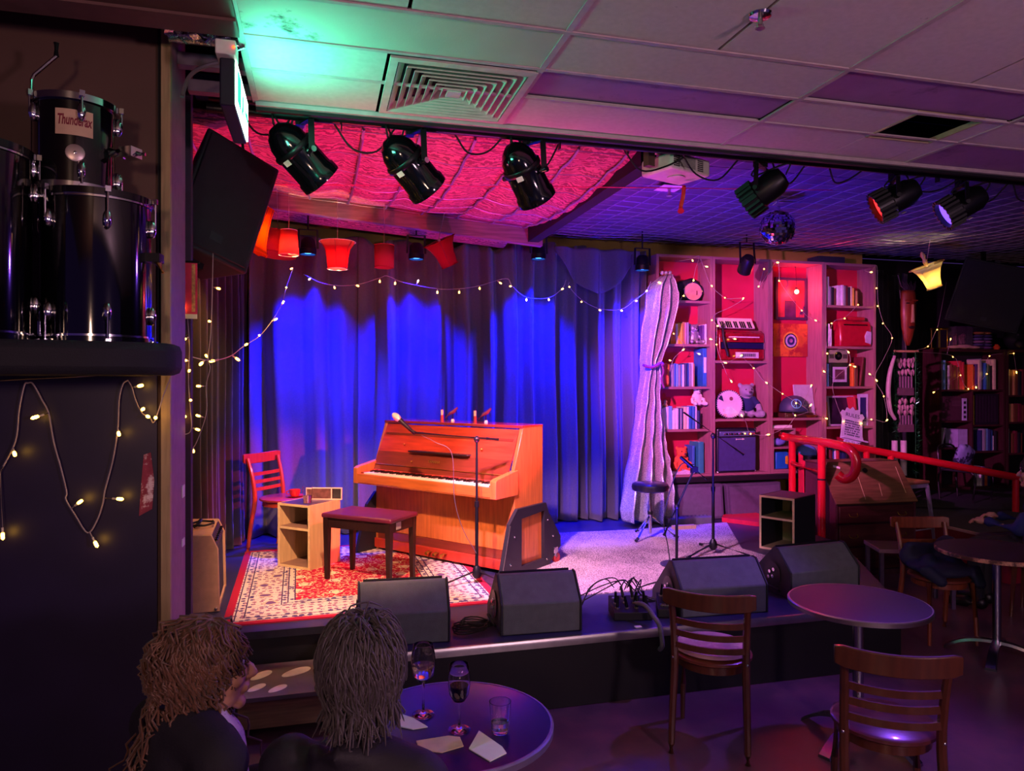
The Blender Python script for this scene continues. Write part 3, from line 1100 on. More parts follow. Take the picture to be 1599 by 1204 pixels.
def tripod_stand(label, loc, h, boom, legrot=20, mic=None, name='microphone_stand'):
    t = thing(name, label, 'microphone stand', loc)
    MB().cyl((0, 0, .05), (0, 0, h * .55), .0125, n=12).build('lower_tube', BLKM, t)
    MB().cyl((0, 0, h * .55), (0, 0, h), .009, n=12).build('upper_tube', BLKM, t)
    MB().cyl((0, 0, h * .53), (0, 0, h * .57), .018, n=12).build('clutch', BLKM, t)
    MB().lathe([(.0, .035), (.02, .035), (.035, .06), (.03, .10), (.018, .125), (.0, .13)], 14).build('leg_hub', BLKM, t)
    for k in range(3):
        a = R(legrot + 120 * k)
        lg = MB().tube([(.02 * math.cos(a), .02 * math.sin(a), .085), (.30 * math.cos(a), .30 * math.sin(a), .016)], .008, 8).build('leg', BLKM, t)
        MB().tube([(.285 * math.cos(a), .285 * math.sin(a), .018), (.325 * math.cos(a), .325 * math.sin(a), .012)], .0115, 8).build('rubber_foot', RUB, lg)
    b0, b1 = Vector(boom[0]), Vector(boom[1])
    MB().tube([b0, b1], .008, 8).build('boom', BLKM, t)
    top = Vector((0, 0, h))
    MB().ell(top, (.022, .022, .026), 10, 8).build('boom_joint', BLKM, t)
    kd = (b1 - b0).normalized()
    MB().tube([b0, b0 + kd * .09], .012, 8).build('counterweight', BLKM, t)
    if mic:
        mp, md = mic
        microphone(t, mp, md, True)
        MB().tube([b1, Vector(mp) - Vector(md).normalized() * .13], .012, 8).build('mic_clip', RUB, t)
    return t


L1 = Vector((1.10, 5.14, STG + .0095))
h1 = 1.04
d1 = -RGT
tripod_stand('boom microphone stand with silver microphone reaching over the piano keys', L1, h1, (d1 * -.16 + UP * (h1 + .0), d1 * .45 + UP * (h1 + .05)), 195,
             (d1 * .60 + UP * (h1 + .17) + FWD * .05, (d1 * .7 + UP * .62 + FWD * .1)))
pts = [L1 + d1 * .40 + UP * (h1 + .03), L1 + d1 * .30 + UP * (h1 - .02), L1 + d1 * .18 + UP * (h1 - .10) - FWD * .02, L1 + d1 * .16 + UP * .62 - FWD * .03, L1 + d1 * .10 + UP * .40 - FWD * .03, L1 + UP * .22 - FWD * .03]
tag(MB().tube(catmull(pts, 8), .0026, 6).build('microphone_cable', mat('grey_cable', '#463c46', .5)), 'thin cable drooping from the piano microphone stand boom', 'cable')

L2 = Vector((3.227, 5.50, STG + .0095))
h2 = 1.0
tripod_stand('tall boom microphone stand in front of the bookcase', L2, h2, (RGT * .26 - UP * .16 + UP * h2, -RGT * .24 + UP * (h2 + .20) + FWD * .05), 80, name='microphone_stand')
L3 = Vector((2.75, 5.24, STG + .0095))
t = thing('microphone_stand', 'short round base microphone stand with low angled boom', 'microphone stand', L3)
MB().lathe([(.0, 0), (.13, 0), (.13, .010), (.03, .022), (.02, .035), (.0, .035)], 28).build('round_base', mat('base_blue', '#26284a', .35, coat=.3), t)
MB().cyl((0, 0, .03), (0, 0, .46), .0115, n=12).build('tube', BLKM, t)
MB().ell((0, 0, .46), (.02, .02, .026), 10, 8).build('boom_joint', BLKM, t)
b0, b1 = -RGT * .09 + UP * .26, RGT * .14 + UP * .76
MB().tube([b0, UP * .46, b1], .008, 8).build('boom', BLKM, t)
MB().tube([b0 - (b1 - b0).normalized() * .03, b0 + (b1 - b0).normalized() * .08], .013, 8).build('counterweight', BLKM, t)
mm = MB().tube([b1 + RGT * .10 - UP * .08, b1 - RGT * .02 + UP * .02, b1 - RGT * .11 + UP * .10], [.009, .015, .014], 10).build('microphone', BLKM, t)
MB().box(b1 + RGT * .0, (.05, .04, .045)).build('mic_clip', RUB, t)
pts = [L3 + b1 + UP * .04, L3 + b1 - RGT * .12 + UP * .02, L3 - RGT * .10 + UP * .40, L3 - RGT * .07 + UP * .15, L3 - RGT * .06 - FWD * .06 + UP * .008, L3 - RGT * .1 - FWD * .35 + UP * .006, Vector((2.2, 4.72, STG + .016)), Vector((1.98, 4.42, STG + .05))]
tag(MB().tube(catmull(pts, 8), .0045, 6).build('microphone_cable', RUB), 'black cable from the low microphone stand to the stage box', 'cable')

# ---- drum stool
t = thing('drum_stool', 'round black padded drum stool with tripod legs', 'stool', (2.99, 6.22, STG + .0095))
MB().lathe([(.0, .44), (.15, .44), (.165, .45), (.172, .475), (.168, .50), (.15, .515), (.0, .518)], 32).build('seat', mat('black_vinyl', '#1d1a2c', .3, coat=.3), t)
MB().box((.165 * CYW, -.165 * SY, .475), (.012, .05, .02), Matrix.Rotation(-YAW, 4, 'Z') if False else None).build('maker_tag', mat('tag_silver', '#b9b5c4', .4, .6), t)
MB().cyl((0, 0, .06), (0, 0, .44), .012, n=12).build('post', CHR, t)
MB().cyl((0, 0, .04), (0, 0, .26), .017, n=12).build('sleeve', CHR, t)
MB().cyl((0, 0, .22), (0, 0, .25), .024, n=12).build('collar', BLKM, t)
for k in range(3):
    a = R(215 + 120 * k)
    l = MB().tube([(.02 * math.cos(a), .02 * math.sin(a), .20), (.24 * math.cos(a), .24 * math.sin(a), .014)], .0085, 8).build('leg', CHR, t)
    MB().tube([(.22 * math.cos(a), .22 * math.sin(a), .03), (.26 * math.cos(a), .26 * math.sin(a), .014)], .014, 8).build('rubber_foot', RUB, l)


# ---- wedge monitors along the stage edge
def wedge(label, loc, rz, w=.52):
    t = thing('wedge_monitor', label, 'stage monitor', loc, rz, 'wedge monitors along the stage edge')
    prof = [(0, 0), (0, .175), (.135, .315), (.17, .318), (.44, .06), (.44, 0)]
    h = w / 2
    o = MB().prism(prof, 'x', -h + .012, h - .012).build('cabinet', BLKT, t, bevel=.008)
    for s in (-1, 1):
        q = [(-.002, -.0), (-.002, .178), (.133, .32), (.172, .323), (.447, .062), (.447, 0)]
        MB().prism(q, 'x', s * h - .012 if s > 0 else -h, h if s > 0 else -h + .012).build('end_cap', mat('monitor_cap', '#1e1e26', .6, bump=.2, bscale=200), t, bevel=.004)
    n = Vector((0, .258, .27)).normalized()
    c = MB().prism([(.18, .318), (.44, .069), (.447, .077), (.187, .326)], 'x', -h + .03, h - .03).build('grille', mat('grille_mesh', '#101014', .5, .5, bump=.8, bscale=500), t)
    cup = MB().lathe([(.0, 0), (.055, 0), (.075, .004), (.078, .008), (.0, .009)], 20, axM((-1, 0, 0), (-h - .0002, .17, .14))).build('socket_cup', mat('cup_black', '#07070a', .4), t)
    k = MB()
    for yy, zz in ((.15, .17), (.19, .15), (.16, .12), (.2, .11)):
        k.cyl((-h - .006, yy, zz), (-h - .02, yy, zz), .012, n=10)
    k.build('jack_socket', CHR, cup)
    MB().tube(catmull([(-h - .012, .09, .03), (-h - .03, .10, .05), (-h - .03, .25, .05), (-h - .012, .27, .03)], 4), .008, 6).build('side_handle', RUB, t)
    return t


wedge('leftmost wedge stage monitor, behind the grey haired head', (.455, 4.05, STG + .001), R(-4), .515)
wedge('wedge stage monitor in front of the piano bracket', (1.25, 4.03, STG + .001), R(-3), .49)
wedge('wedge stage monitor behind the pink seated chair', (2.46, 4.05, STG + .001), R(-3), .60)
wedge('rightmost wedge stage monitor behind the round table', (3.36, 4.25, STG + .001), R(5), .60)

# ---- multicore stage boxes with plugs
def stagebox(label, loc, rz, w, d, n, name='stage_box'):
    t = thing(name, label, 'stage box', loc, rz)
    MB().prism([(0, 0), (0, .05), (d, .10), (d, 0)], 'x', -w / 2, w / 2).build('case', BLK, t, bevel=.004)
    sl = .05 / d
    rnd = random.Random(n)
    for k in range(n):
        x = -w / 2 + .03 + (w - .06) * (k % 4) / 3
        y = .05 + (d - .09) * (k // 4) / max(1, (n - 1) // 4)
        z = .05 + sl * y
        s = MB().cyl((x, y, z - .002), (x, y, z + .006), .014, n=12).build('socket', mat('socket_nickel', '#c4bca6', .35, .9), t)
        if rnd.random() < .75:
            dx, dy = rnd.uniform(-.015, .015), rnd.uniform(-.01, .02)
            MB().cyl((x, y, z + .006), (x + dx, y + dy, z + .075), .0105, .008, 10).build('plug', BLKM, s)
    return t


stagebox('large black stage box full of plugs beside the second monitor', (1.86, 4.10, STG + .001), R(-12), .24, .20, 12)
stagebox('small stage box with white plugs left of the third monitor', (2.085, 4.10, STG + .001), R(-22), .11, .20, 6)
rnd = random.Random(5)
for k in range(9):
    a = Vector((1.86 + rnd.uniform(-.1, .1), 4.2 + rnd.uniform(-.04, .06), STG + .17))
    side = -1 if k % 2 else 1
    p = [a, a + Vector((side * .05, .03, .05)), a + Vector((side * .13, .08 + rnd.uniform(0, .12), -.02)), Vector((1.86 + side * (.22 + rnd.uniform(0, .06)), 4.35 + rnd.uniform(0, .2), STG + .015)), Vector((1.86 + side * rnd.uniform(.3, .42), 4.42 + rnd.uniform(0, .24), STG + .014))]
    tag(MB().tube(catmull(p, 7), .004, 5).build('patch_cable', RUB), 'black cable looping out of the large stage box plugs', 'cable', 'cables plugged into the stage box')
snk = [Vector((1.90, 4.16, STG + .09)), Vector((1.92, 4.06, STG + .10)), Vector((1.935, 3.98, STG + .06)), Vector((1.95, 3.93, STG + .02)), Vector((1.955, 3.908, STG - .06)), Vector((1.957, 3.912, STG - .10)), Vector((1.96, 3.948, STG - .13))]
tag(MB().tube(catmull(snk, 8), .014, 10).build('multicore_cable', mat('braided_grey', '#6a6470', .6, bump=.8, bscale=160)), 'thick grey multicore cable hanging over the stage edge', 'cable')
for q, (cx_, cy_) in enumerate(((.85, 4.16), (.90, 4.22))):
    p = []
    for i in range(60):
        a = i * .42
        rr = .085 + .02 * math.sin(i * .9 + q)
        p.append((cx_ + rr * math.cos(a), cy_ + .8 * rr * math.sin(a), STG + .006 + .0007 * i + q * .004))
    tag(MB().tube(p, .0045, 5).build('coiled_cable', RUB), ['black cable coil lying between the two left monitors', 'second cable coil heaped behind the first between left monitors'][q], 'cable')
MB_ = MB().bb(-.02, .02, -.012, .012, 0, .006).build('tape_tag', PAPER)
MB_.location = (1.83, 3.97, STG + .006)
tag(MB_, 'small white tape tag near the stage edge', 'tape')

# ---- chipped black cube shelf on the right
cubby('cube_shelf', 'chipped black plywood cube shelf beside the red railing', (3.83, 5.48, STG + .0015), R(-62), .32, .40, .47,
      mat('chipped_black', '#191c26', .6, scale=6, alt='#d8cfa8', altpos=(.69, .71)), mat('olive_inside', '#8a8250', .6), BIRCHE, mat('cube_top_violet', '#4a2f54', .4), .27)

# ---- grey speaker boxes lying under the bookcase
SPK = mat('grey_carpet_box', '#4a4658', .85, bump=.6, bscale=300)
for k, (x0, x1, label, hh) in enumerate(((3.62, 4.22, 'grey carpeted speaker box under the bookcase, left', .37), (4.24, 4.98, 'grey carpeted speaker box under the bookcase, right', .36))):
    t = thing('floor_speaker', label, 'speaker', ((x0 + x1) / 2, 6.95, STG + .001), R(-6 + 9 * k))
    w2 = (x1 - x0) / 2 - .02
    MB().prism([(0, 0), (.05, hh), (.36, hh), (.36, 0)], 'x', -w2, w2).build('cabinet', SPK, t, bevel=.01)
    MB().prism([(-.006, .03), (.036, hh - .03), (.046, hh - .03), (.006, .03)], 'x', -w2 + .03, w2 - .03).build('grille', mat('grey_grille', '#5a5468', .8, bump=.8, bscale=420), t)
tag(MB().bb(3.42, 3.95, 6.70, 6.86, STG + .001, STG + .075).build('pedal_board', BLKT, bevel=.006), 'low black pedal board under the bookcase', 'pedal board')
rp_ = MB()
for i in range(11):
    rp_.cyl((3.46 + .045 * i, 6.78, STG + .075), (3.46 + .045 * i, 6.78, STG + .088), .010, n=8)
tag(rp_.build('foot_switch', CHR, bpy.data.objects['pedal_board']), 'silver foot switch')
o = MB().bb(-.12, .12, -.03, .03, 0, .035).build('timber_offcut', BIRCH)
o.location = (3.5, 6.52, STG + .009 if False else STG + .0095)
tag(o, 'short pale timber block on the carpet edge by the stool', 'wood block')
tag(MB().prism([(4.08, 6.78), (4.6, 6.05), (4.6, 6.95), (4.2, 6.95)][::-1], 'z', STG + .001, STG + .045).build('red_kerb', mat('red_paint', '#c0203a', .4)), 'low red painted wedge on the stage floor under the shelves', 'wedge')

# ================================================================== LIGHTING RAIL AND LANTERNS
rail = thing('lighting_rail', 'black lighting bar slung under the front of the tiled ceiling', 'lighting bar')
MB().cyl((-.5, 3.56, 3.13), (7.2, 3.56, 3.13), .022, n=14).build('pipe', BLKM, rail)
MB().cyl((-.5, 3.62, 3.20), (7.2, 3.62, 3.20), .014, n=10).build('conduit', BLKM, rail)
rr_ = random.Random(4)
for k in range(15):
    xa = -.3 + .45 * k + rr_.uniform(-.1, .1)
    xb = xa + rr_.uniform(.2, .45)
    MB().tube(catmull([(xa, 3.58, 3.12), (xa * .7 + xb * .3, 3.62, 3.10 - rr_.uniform(.02, .09)), (xa * .3 + xb * .7, 3.63, 3.08 - rr_.uniform(.0, .08)), (xb, 3.58, 3.13)], 5), .005, 5).build('loop_cable', RUB, rail)
MB().bb(-.6, 7.2, 3.70, 3.95, 3.30, 3.34).build('bridge_board', BLK, rail)
for x in (0.1, 1.2, 2.35, 3.6, 4.8, 6.0):
    MB().bar((x, 3.56, 3.08), (x, 3.56, 3.36), .03, .006).build('hanger', BLKM, rail)


def par_can(label, px, py, Y, d, col, watts, size, lens_col, target=None, s=1., grp='black lanterns on the lighting bar', fins=False, drop=3.13, blend=.6, lens_e=6, front=None):
    loc = at(px, py, Y)
    d = Vector(d).normalized()
    t = thing('stage_lantern', label, 'stage light', loc, 0, grp)
    M = axM(d)
    if fins:
        MB().lathe([(.0, -.16 * s), (.06 * s, -.15 * s), (.085 * s, -.10 * s), (.088 * s, .02 * s), (.10 * s, .03 * s), (.10 * s, .12 * s), (.088 * s, .12 * s), (.086 * s, .09 * s), (.0, .088 * s)], 22, M, cap=False).build('body', BLKM, t)
        f = MB()
        for k in range(18):
            a = 2 * math.pi * k / 18
            f.box((.10 * s * math.cos(a), .10 * s * math.sin(a), .075 * s), (.016 * s, .016 * s, .10 * s), M)
        f.build('cooling_fins', BLKM, t)
    else:
        MB().lathe([(.0, -.17 * s), (.03 * s, -.168 * s), (.065 * s, -.14 * s), (.088 * s, -.095 * s), (.094 * s, -.05 * s)], 24, M, cap=False).build('dome', BLKG, t)
        MB().lathe([(.099 * s, -.055 * s), (.103 * s, -.05 * s), (.103 * s, -.03 * s), (.099 * s, -.025 * s)], 24, M, cap=False).build('band', BLKM, t)
        MB().lathe([(.094 * s, -.05 * s), (.096 * s, .10 * s), (.104 * s, .11 * s), (.106 * s, .15 * s), (.098 * s, .15 * s), (.094 * s, .12 * s), (.092 * s, -.0 * s), (.088 * s, .0)], 24, M, cap=False).build('body', BLKG, t)
        MB().box(M @ Vector((.0, -.098 * s, -.0)), (.001, .001, .001)).build('rivet', BLKM, t)
    le = MB().lathe([(.0, .082 * s), (.086 * s, .084 * s), (.086 * s, .090 * s), (.0, .096 * s)], 22, M).build('lens', mat('lens_' + lens_col.strip('#'), lens_col, .3, emit=lens_col, estr=lens_e), t)
    # yoke
    side = d.cross(UP).normalized()
    topz = drop - loc.z
    for q in (-1, 1):
        MB().bar(side * q * .125 * s, side * q * .115 * s + UP * (topz - .03), .006, .028 * s).build('yoke_arm', BLKM, t)
        MB().cyl(side * q * .10 * s, side * q * .145 * s, .014 * s, n=10).build('yoke_knob', CHR if q > 0 else BLKM, t)
    MB().bar(side * -.118 * s + UP * (topz - .03), side * .118 * s + UP * (topz - .03), .028 * s, .006).build('yoke_bridge', BLKM, t)
    MB().box((0, 0, topz - .005), (.04, .05, .06)).build('clamp', BLKM, t)
    stv = M @ Vector((0, 0, -.04 * s))
    MB().box((0, .104 * s, -.0), (.035 * s, .002, .026 * s), M @ Matrix.Rotation(R(200), 4, 'Z') @ Matrix.Translation((0, 0, -.02 * s))).build('paper_label', PAPER, t)
    tail = catmull([M @ Vector((0, 0, -.165 * s)), M @ Vector((0, .03, -.20 * s)) + UP * .02, Vector((-.06, .0, topz * .5)), Vector((-.03, -.02, topz - .01))], 6)
    MB().tube(tail, .005, 5).build('power_cable', RUB, t)
    if watts:
        tg = Vector(target) if target is not None else loc + d * 4
        lamp('lantern_beam', 'SPOT', loc + d * .17 * s, col, watts, tg, size, blend, .05, t)
    return t


WARM = (1.0, .62, .28)
PINK = (1.0, .25, .62)
RED = (1.0, .05, .10)
BLUE = (.0, .003, 1.0)
MAG = (.95, .18, .75)
par_can('leftmost black dome lantern, beside the hanging loudspeaker', 468, 243, 3.60, RGT * .55 + FWD * .5 - UP * .62, (1.0, .52, .34), 430, 58, '#ffb060', (.50, 5.5, .65), drop=3.13, lens_e=8)
par_can('middle black dome lantern with a green glint', 640, 260, 3.60, RGT * .55 + FWD * .5 - UP * .62, (.95, .40, 1.0), 640, 46, '#ff80b0', (2.1, 5.6, .4), lens_e=8)
par_can('right black dome lantern nearest the projector', 820, 272, 3.60, RGT * .42 + FWD * .5 - UP * .7, (1.0, .18, .74), 950, 42, '#ff90d0', (4.6, 7.1, 1.75), lens_e=8)
par_can('black lantern with square barn edge above the mirror ball', 1190, 300, 3.62, -RGT * .62 + FWD * .45 - UP * .45, (1.0, .40, .10), 80, 30, '#ffb070', (1.2, 5.6, .9), s=.92, fins=True, lens_e=4)
par_can('black lantern with red glowing rim right of the mirror ball', 1396, 312, 3.66, -RGT * .80 + FWD * .24 - UP * .42, RED, 1150, 24, '#ff2020', (.55, 6.05, 1.12), s=.95, fins=True, lens_e=3)
par_can('rightmost black lantern with violet LEDs lit', 1500, 322, 3.66, -RGT * .85 + FWD * .22 - UP * .5, (.25, .08, 1.0), 130, 90, '#7048ff', (1.2, 2.6, .0), s=.95, fins=True, lens_e=1.5)

# blue downlights behind the beam
for k, (px, py, lab) in enumerate(((481, 388, 'small blue downlight left of the bell lampshade'), (650, 396, 'small blue downlight between drum and tilted lampshades'),
                                   (841, 396, 'small blue downlight at the end of the plum beam'), (1003, 414, 'small blue downlight above the silver curtain'))):
    loc = at(px, py, 6.80)
    t = thing('blue_downlight', lab, 'stage light', loc, 0, 'blue downlights over the back curtain')
    MB().lathe([(.0, .10), (.04, .098), (.062, .07), (.068, .0), (.074, -.005), (.074, -.055), (.066, -.055), (.064, -.0), (.0, .02)], 20, cap=False).build('can', BLKM, t)
    MB().lathe([(.0, -.03), (.062, -.03), (.062, -.036), (.0, -.038)], 20).build('lens', mat('lens_blue', '#3a78ff', .3, emit='#2f7cff', estr=14), t)
    for q in (-1, 1):
        MB().bar((q * .085, 0, .0), (q * .08, 0, .17), .006, .02).build('yoke_arm', BLKM, t)
    MB().bar((-.085, 0, .17), (.085, 0, .17), .02, .006).build('yoke_bridge', BLKM, t)
    MB().cyl((0, 0, .17), (0, 0, 3.64 - loc.z), .008, n=8).build('drop_rod', BLKM, t)
    lamp('downlight_beam', 'SPOT', loc - UP * .07, BLUE, 700, loc + Vector((0, .38, -1.3)), 80, .9, .04, t)
loc = at(1166, 412, 6.6)
t = thing('track_spotlight', 'small black spotlight hung in front of the tall bookcase', 'stage light', loc)
Md = axM((.2, .75, -.6))
MB().lathe([(.0, -.10), (.05, -.09), (.072, -.05), (.075, .10), (.066, .10), (.064, .0), (.0, -.01)], 20, Md, cap=False).build('can', BLKM, t)
for q in (-1, 1):
    MB().bar((q * .085, -.02, .0), (q * .08, 0, .22), .006, .02).build('yoke_arm', BLKM, t)
MB().bar((-.085, 0, .22), (.085, 0, .22), .02, .006).build('yoke_bridge', BLKM, t)
MB().cyl((0, 0, .22), (0, 0, 3.42 - loc.z), .008, n=8).build('drop_rod', BLKM, t)
MB().lathe([(.0, .03), (.06, .03), (.06, .04), (.0, .045)], 18, Md).build('lens', mat('lens_pink', '#ff4a90', .3, emit='#ff3080', estr=6), t)

# low uplighters added unseen behind the monitors to light the ceiling cloth
for k, (x, y, col, wt, tg, lab, sz) in enumerate(((.42, 4.62, (1.0, .02, .08), 260, (.45, 5.2, 3.3), 'added red uplighter on the stage floor behind the leftmost monitor', 95), (1.28, 4.58, (.80, .04, .70), 130, (1.35, 5.1, 3.3), 'added magenta uplighter behind the second monitor', 95),
                                             (2.62, 4.62, (.05, .01, 1.0), 330, (3.5, 6.2, 3.3), 'added blue uplighter behind the third monitor', 88))):
    t = thing('added_uplighter', lab, 'stage light', (x, y, STG + .0095), R(20 * k), 'added uplighters behind the monitors')
    MB().bb(-.07, .07, -.07, .07, 0, .02).build('base', BLKM, t, bevel=.004)
    MB().lathe([(.05, .02), (.065, .03), (.07, .11), (.062, .11), (.058, .09), (.0, .088)], 18, cap=False).build('can', BLKM, t)
    MB().lathe([(.0, .092), (.056, .092), (.056, .097), (.0, .099)], 18).build('lens', mat('uplens_' + str(k), ['#ff2030', '#e030d0', '#3040ff'][k], .3, emit=['#ff2030', '#e030d0', '#3040ff'][k], estr=6), t)
    lamp('added_uplight_beam', 'SPOT', (x, y, STG + .12), col, wt, tg, sz, .7, .05, t)

# ================================================================== PROJECTOR
pl = at(1055, 262, 3.80)
t = thing('projector', 'white ceiling projector with slotted vents and lens', 'projector', pl, R(20))
PJ = mat('projector_white', '#cfd4c6', .4)
MB().bb(-.16, .16, -.12, .12, -.055, .04).build('case', PJ, t, bevel=.015)
v = MB()
for k in range(9):
    v.bb(-.11, .03, -.1225, -.119, -.035 + k * .007, -.032 + k * .007)
v.build('side_slot', mat('slot_grey', '#4f5a54', .6), t)
for x0 in (-.145, .05):
    g = MB()
    for a in range(4):
        for c in range(6):
            g.bb(x0 + a * .012, x0 + a * .012 + .008, -.1225, -.119, -.04 + c * .011, -.04 + c * .011 + .007)
    g.build('vent_grid', BLK, t)
MB().bb(.159, .163, -.10, .10, -.04, .015).build('connector_panel', mat('panel_taupe', '#7b6d68', .6), t)
g = MB()
for k, (yy, zz) in enumerate(((-.06, -.02), (-.03, -.015), (0, -.02), (.03, -.01), (.06, -.02))):
    g.bb(.163, .166, yy, yy + .018, zz, zz + .012)
g.build('connector', BLK, t)
MB().cyl((.08, .11, -.005), (.08, .16, -.005), .032, n=18).build('lens_barrel', BLKG, t)
MB().cyl((0, 0, .035), (0, 0, 3.36 - pl.z), .022, n=12).build('mount_pole', PJ, t)
MB().lathe([(.0, .05), (.08, .05), (.085, .06), (.07, .075), (.0, .08)], 18).build('mount_plate', PJ, t)
MB().bb(-.24, -.19, -.02, .02, -.03, 3.36 - pl.z).build('wooden_batten', BRN, t)
MB().bb(-.19, -.0, -.01, .01, .05, .075).build('mount_arm', PJ, t)
MB().lathe([(.0, -.056), (.05, -.056), (.055, -.062), (.0, -.066)], 16).build('base_ring', PJ, t)
p0 = at(1068, 290, 3.85)
tag(MB().tube(catmull([p0, p0 + Vector((-.005, 0, -.06)), p0 + Vector((-.01, .02, -.12)), p0 + Vector((-.02, .0, -.15))], 6), [.012] * 18 + [.02], 8).build('red_cable', mat('red_plastic', '#c8281e', .4)), 'red plastic cable dangling below the projector', 'cable')
sp_ = at(1045, 338, 4.9)
t = thing('ceiling_sprinkler', 'white plate with sprinkler under the wire mesh', 'sprinkler', (sp_.x, sp_.y, 3.315))
MB().bb(-.085, .085, -.085, .085, 0, .004).build('plate', WHT, t)
MB().cyl((0, 0, -.05), (0, 0, 0), .012, n=10).cyl((0, 0, -.055), (0, 0, -.05), .022, n=12).build('sprinkler_head', ALU, t)
sp2 = onz(1187, 22, CZ)
t = thing('ceiling_sprinkler', 'chrome sprinkler head on the pale ceiling tiles', 'sprinkler', (sp2.x, sp2.y, CZ - .002))
MB().lathe([(.0, 0), (.04, 0), (.036, -.008), (.012, -.012), (.0, -.012)], 18).build('rosette', CHR, t)
MB().cyl((0, 0, -.012), (0, 0, -.035), .008, n=8).cyl((0, 0, -.045), (0, 0, -.048), .016, n=12).bar((-.012, 0, -.03), (-.008, 0, -.046), .004, .004).bar((.012, 0, -.03), (.008, 0, -.046), .004, .004).build('sprinkler_head', ALU, t)
# stretched red cord
tag(MB().tube([(-.9, 3.95, 2.86), at(1000, 293, 4.3), at(1300, 297, 4.6)], .0035, 5).build('stretched_cord', mat('pink_cord', '#d04070', .5)), 'thin pink cord stretched across the stage below the canopy', 'cord')

# ================================================================== MIRROR BALL
mbp = at(1214, 356, 4.95)
t = thing('mirror_ball', 'mirror ball of small square facets hanging over the stage', 'mirror ball', mbp)
rb = .133
vs, fs = [], []
rows = 20
for j in range(rows):
    ph0, ph1 = math.pi * j / rows, math.pi * (j + 1) / rows
    n = max(4, int(2 * math.pi * math.sin((ph0 + ph1) / 2) / (math.pi / rows)))
    for i in range(n):
        t0, t1 = 2 * math.pi * (i + .04) / n, 2 * math.pi * (i + .96) / n
        a0, a1 = ph0 + .006, ph1 - .006
        jr = rb * (1 + random.uniform(-.004, .004))
        tl = Vector((random.gauss(0, .05), random.gauss(0, .05), random.gauss(0, .05)))
        o = len(vs)
        vs += [tuple(Vector((jr * math.sin(a) * math.cos(q), jr * math.sin(a) * math.sin(q), jr * math.cos(a))) * (1 + tl.x * (a - ph0) / (ph1 - ph0) * .35 + tl.y * (q - t0) / (t1 - t0) * .35)) for a, q in ((a0, t0), (a1, t0), (a1, t1), (a0, t1))]
        fs.append((o, o + 1, o + 2, o + 3))
fo = MB().add(vs, fs).build('mirror_facets', mat('mirror', '#e6e6ee', .03, 1., var=0), t, smooth=0)
fo['kind'] = 'stuff'
MB().ell((0, 0, 0), rb * .985, 24, 16).build('core', BLK, t)
MB().cyl((0, 0, rb * .97), (0, 0, rb + .03), .03, .02, 12).build('cap', CHR, t)
MB().cyl((0, 0, rb + .03), (0, 0, 3.36 - mbp.z), .003, n=6).build('chain', CHR, t)

# ================================================================== HANGING LOUDSPEAKER on the left
def pa_speaker(label, loc, rot, w, d, h, name='hanging_loudspeaker'):
    t = thing(name, label, 'loudspeaker', loc, rot=rot)
    MB().prism([(-w / 2, 0), (w / 2, 0), (w * .30, d), (-w * .30, d)], 'z', -h / 2, h / 2).build('cabinet', BLKT if False else mat('pa_black', '#1b1b26', .6, bump=.4, bscale=220), t, bevel=.012)
    MB().bb(-w / 2 + .02, w / 2 - .02, -.012, .0, -h / 2 + .02, h / 2 - .02).build('grille', mat('pa_grille', '#22222e', .55, .3, bump=.8, bscale=480), t, bevel=.006)
    MB().bb(-.03, .03, -.0145, -.012, -h / 2 + .08, -h / 2 + .12).build('badge', mat('badge_dark', '#3a3844', .3, .6), t)
    for s in (-1, 1):
        MB().bar((0, d * .5, s * h / 2), (0, d * .5, s * (h / 2 + .03)), .10, .06).build('pole_cup', BLKM, t)
    return t


sp = pa_speaker('large black loudspeaker hung tilted at the left of the stage', at(356, 314, 3.82), (R(-6), R(20), R(30)), .40, .34, .62)
for q in (-1, 1):
    pass
tag(MB().bar(Vector(sp.location) + Vector((.06, .15, .28)), Vector((-.45, 4.0, 3.62)), .04, .012).build('speaker_bracket', BLKM), 'steel bracket holding the left hanging loudspeaker', 'bracket')
sp = pa_speaker('huge dark loudspeaker hung above the right hand book shelves', at(1548, 462, 6.6), (R(12), R(14), R(-28)), .78, .45, .74)
tag(MB().bar(Vector(sp.location) + Vector((0, .1, .34)), Vector((sp.location.x, sp.location.y + .1, 3.63)), .05, .02).build('speaker_bracket', BLKM), 'steel bracket above the right hanging loudspeaker', 'bracket')
# ================================================================== EXIT SIGN
ex = thing('exit_sign', 'green running man exit sign hung edge on under the ceiling', 'exit sign', (-.285, 2.67, 2.83))
MB().bb(-.05, 0, .0, .42, 0, .165).build('housing', mat('sign_body', '#12142a', .6), ex, bevel=.006)
MB().bb(-.06, .006, -.03, .06, .165, .215).build('battery_box', WHT, ex, bevel=.004)
MB().bb(-.05, .0, .06, .42, .165, .19).build('lamp_channel', WHT, ex, bevel=.004)
fc = MB().bb(0.0005, .006, .008, .412, .008, .157).build('face', mat('sign_white', '#eafff0', .5, emit='#d8ffe6', estr=5), ex)
GRN = mat('sign_green', '#0fae5c', .5, emit='#14c46a', estr=2.5)
g = MB()
g.prism([(.03, .03), (.14, .03), (.14, .145), (.03, .145)], 'x', .006, .0068)
g.prism([(.30, .075), (.37, .075), (.37, .05), (.405, .088), (.37, .126), (.37, .10), (.30, .10)], 'x', .006, .0068)
g.ell((.0064, .215, .135), (.001, .013, .013), 10, 6)
g.prism([(.19, .12), (.24, .115), (.235, .075), (.27, .035), (.25, .025), (.215, .062), (.185, .025), (.165, .035), (.195, .08)], 'x', .006, .0068)
g.build('running_man', GRN, fc)
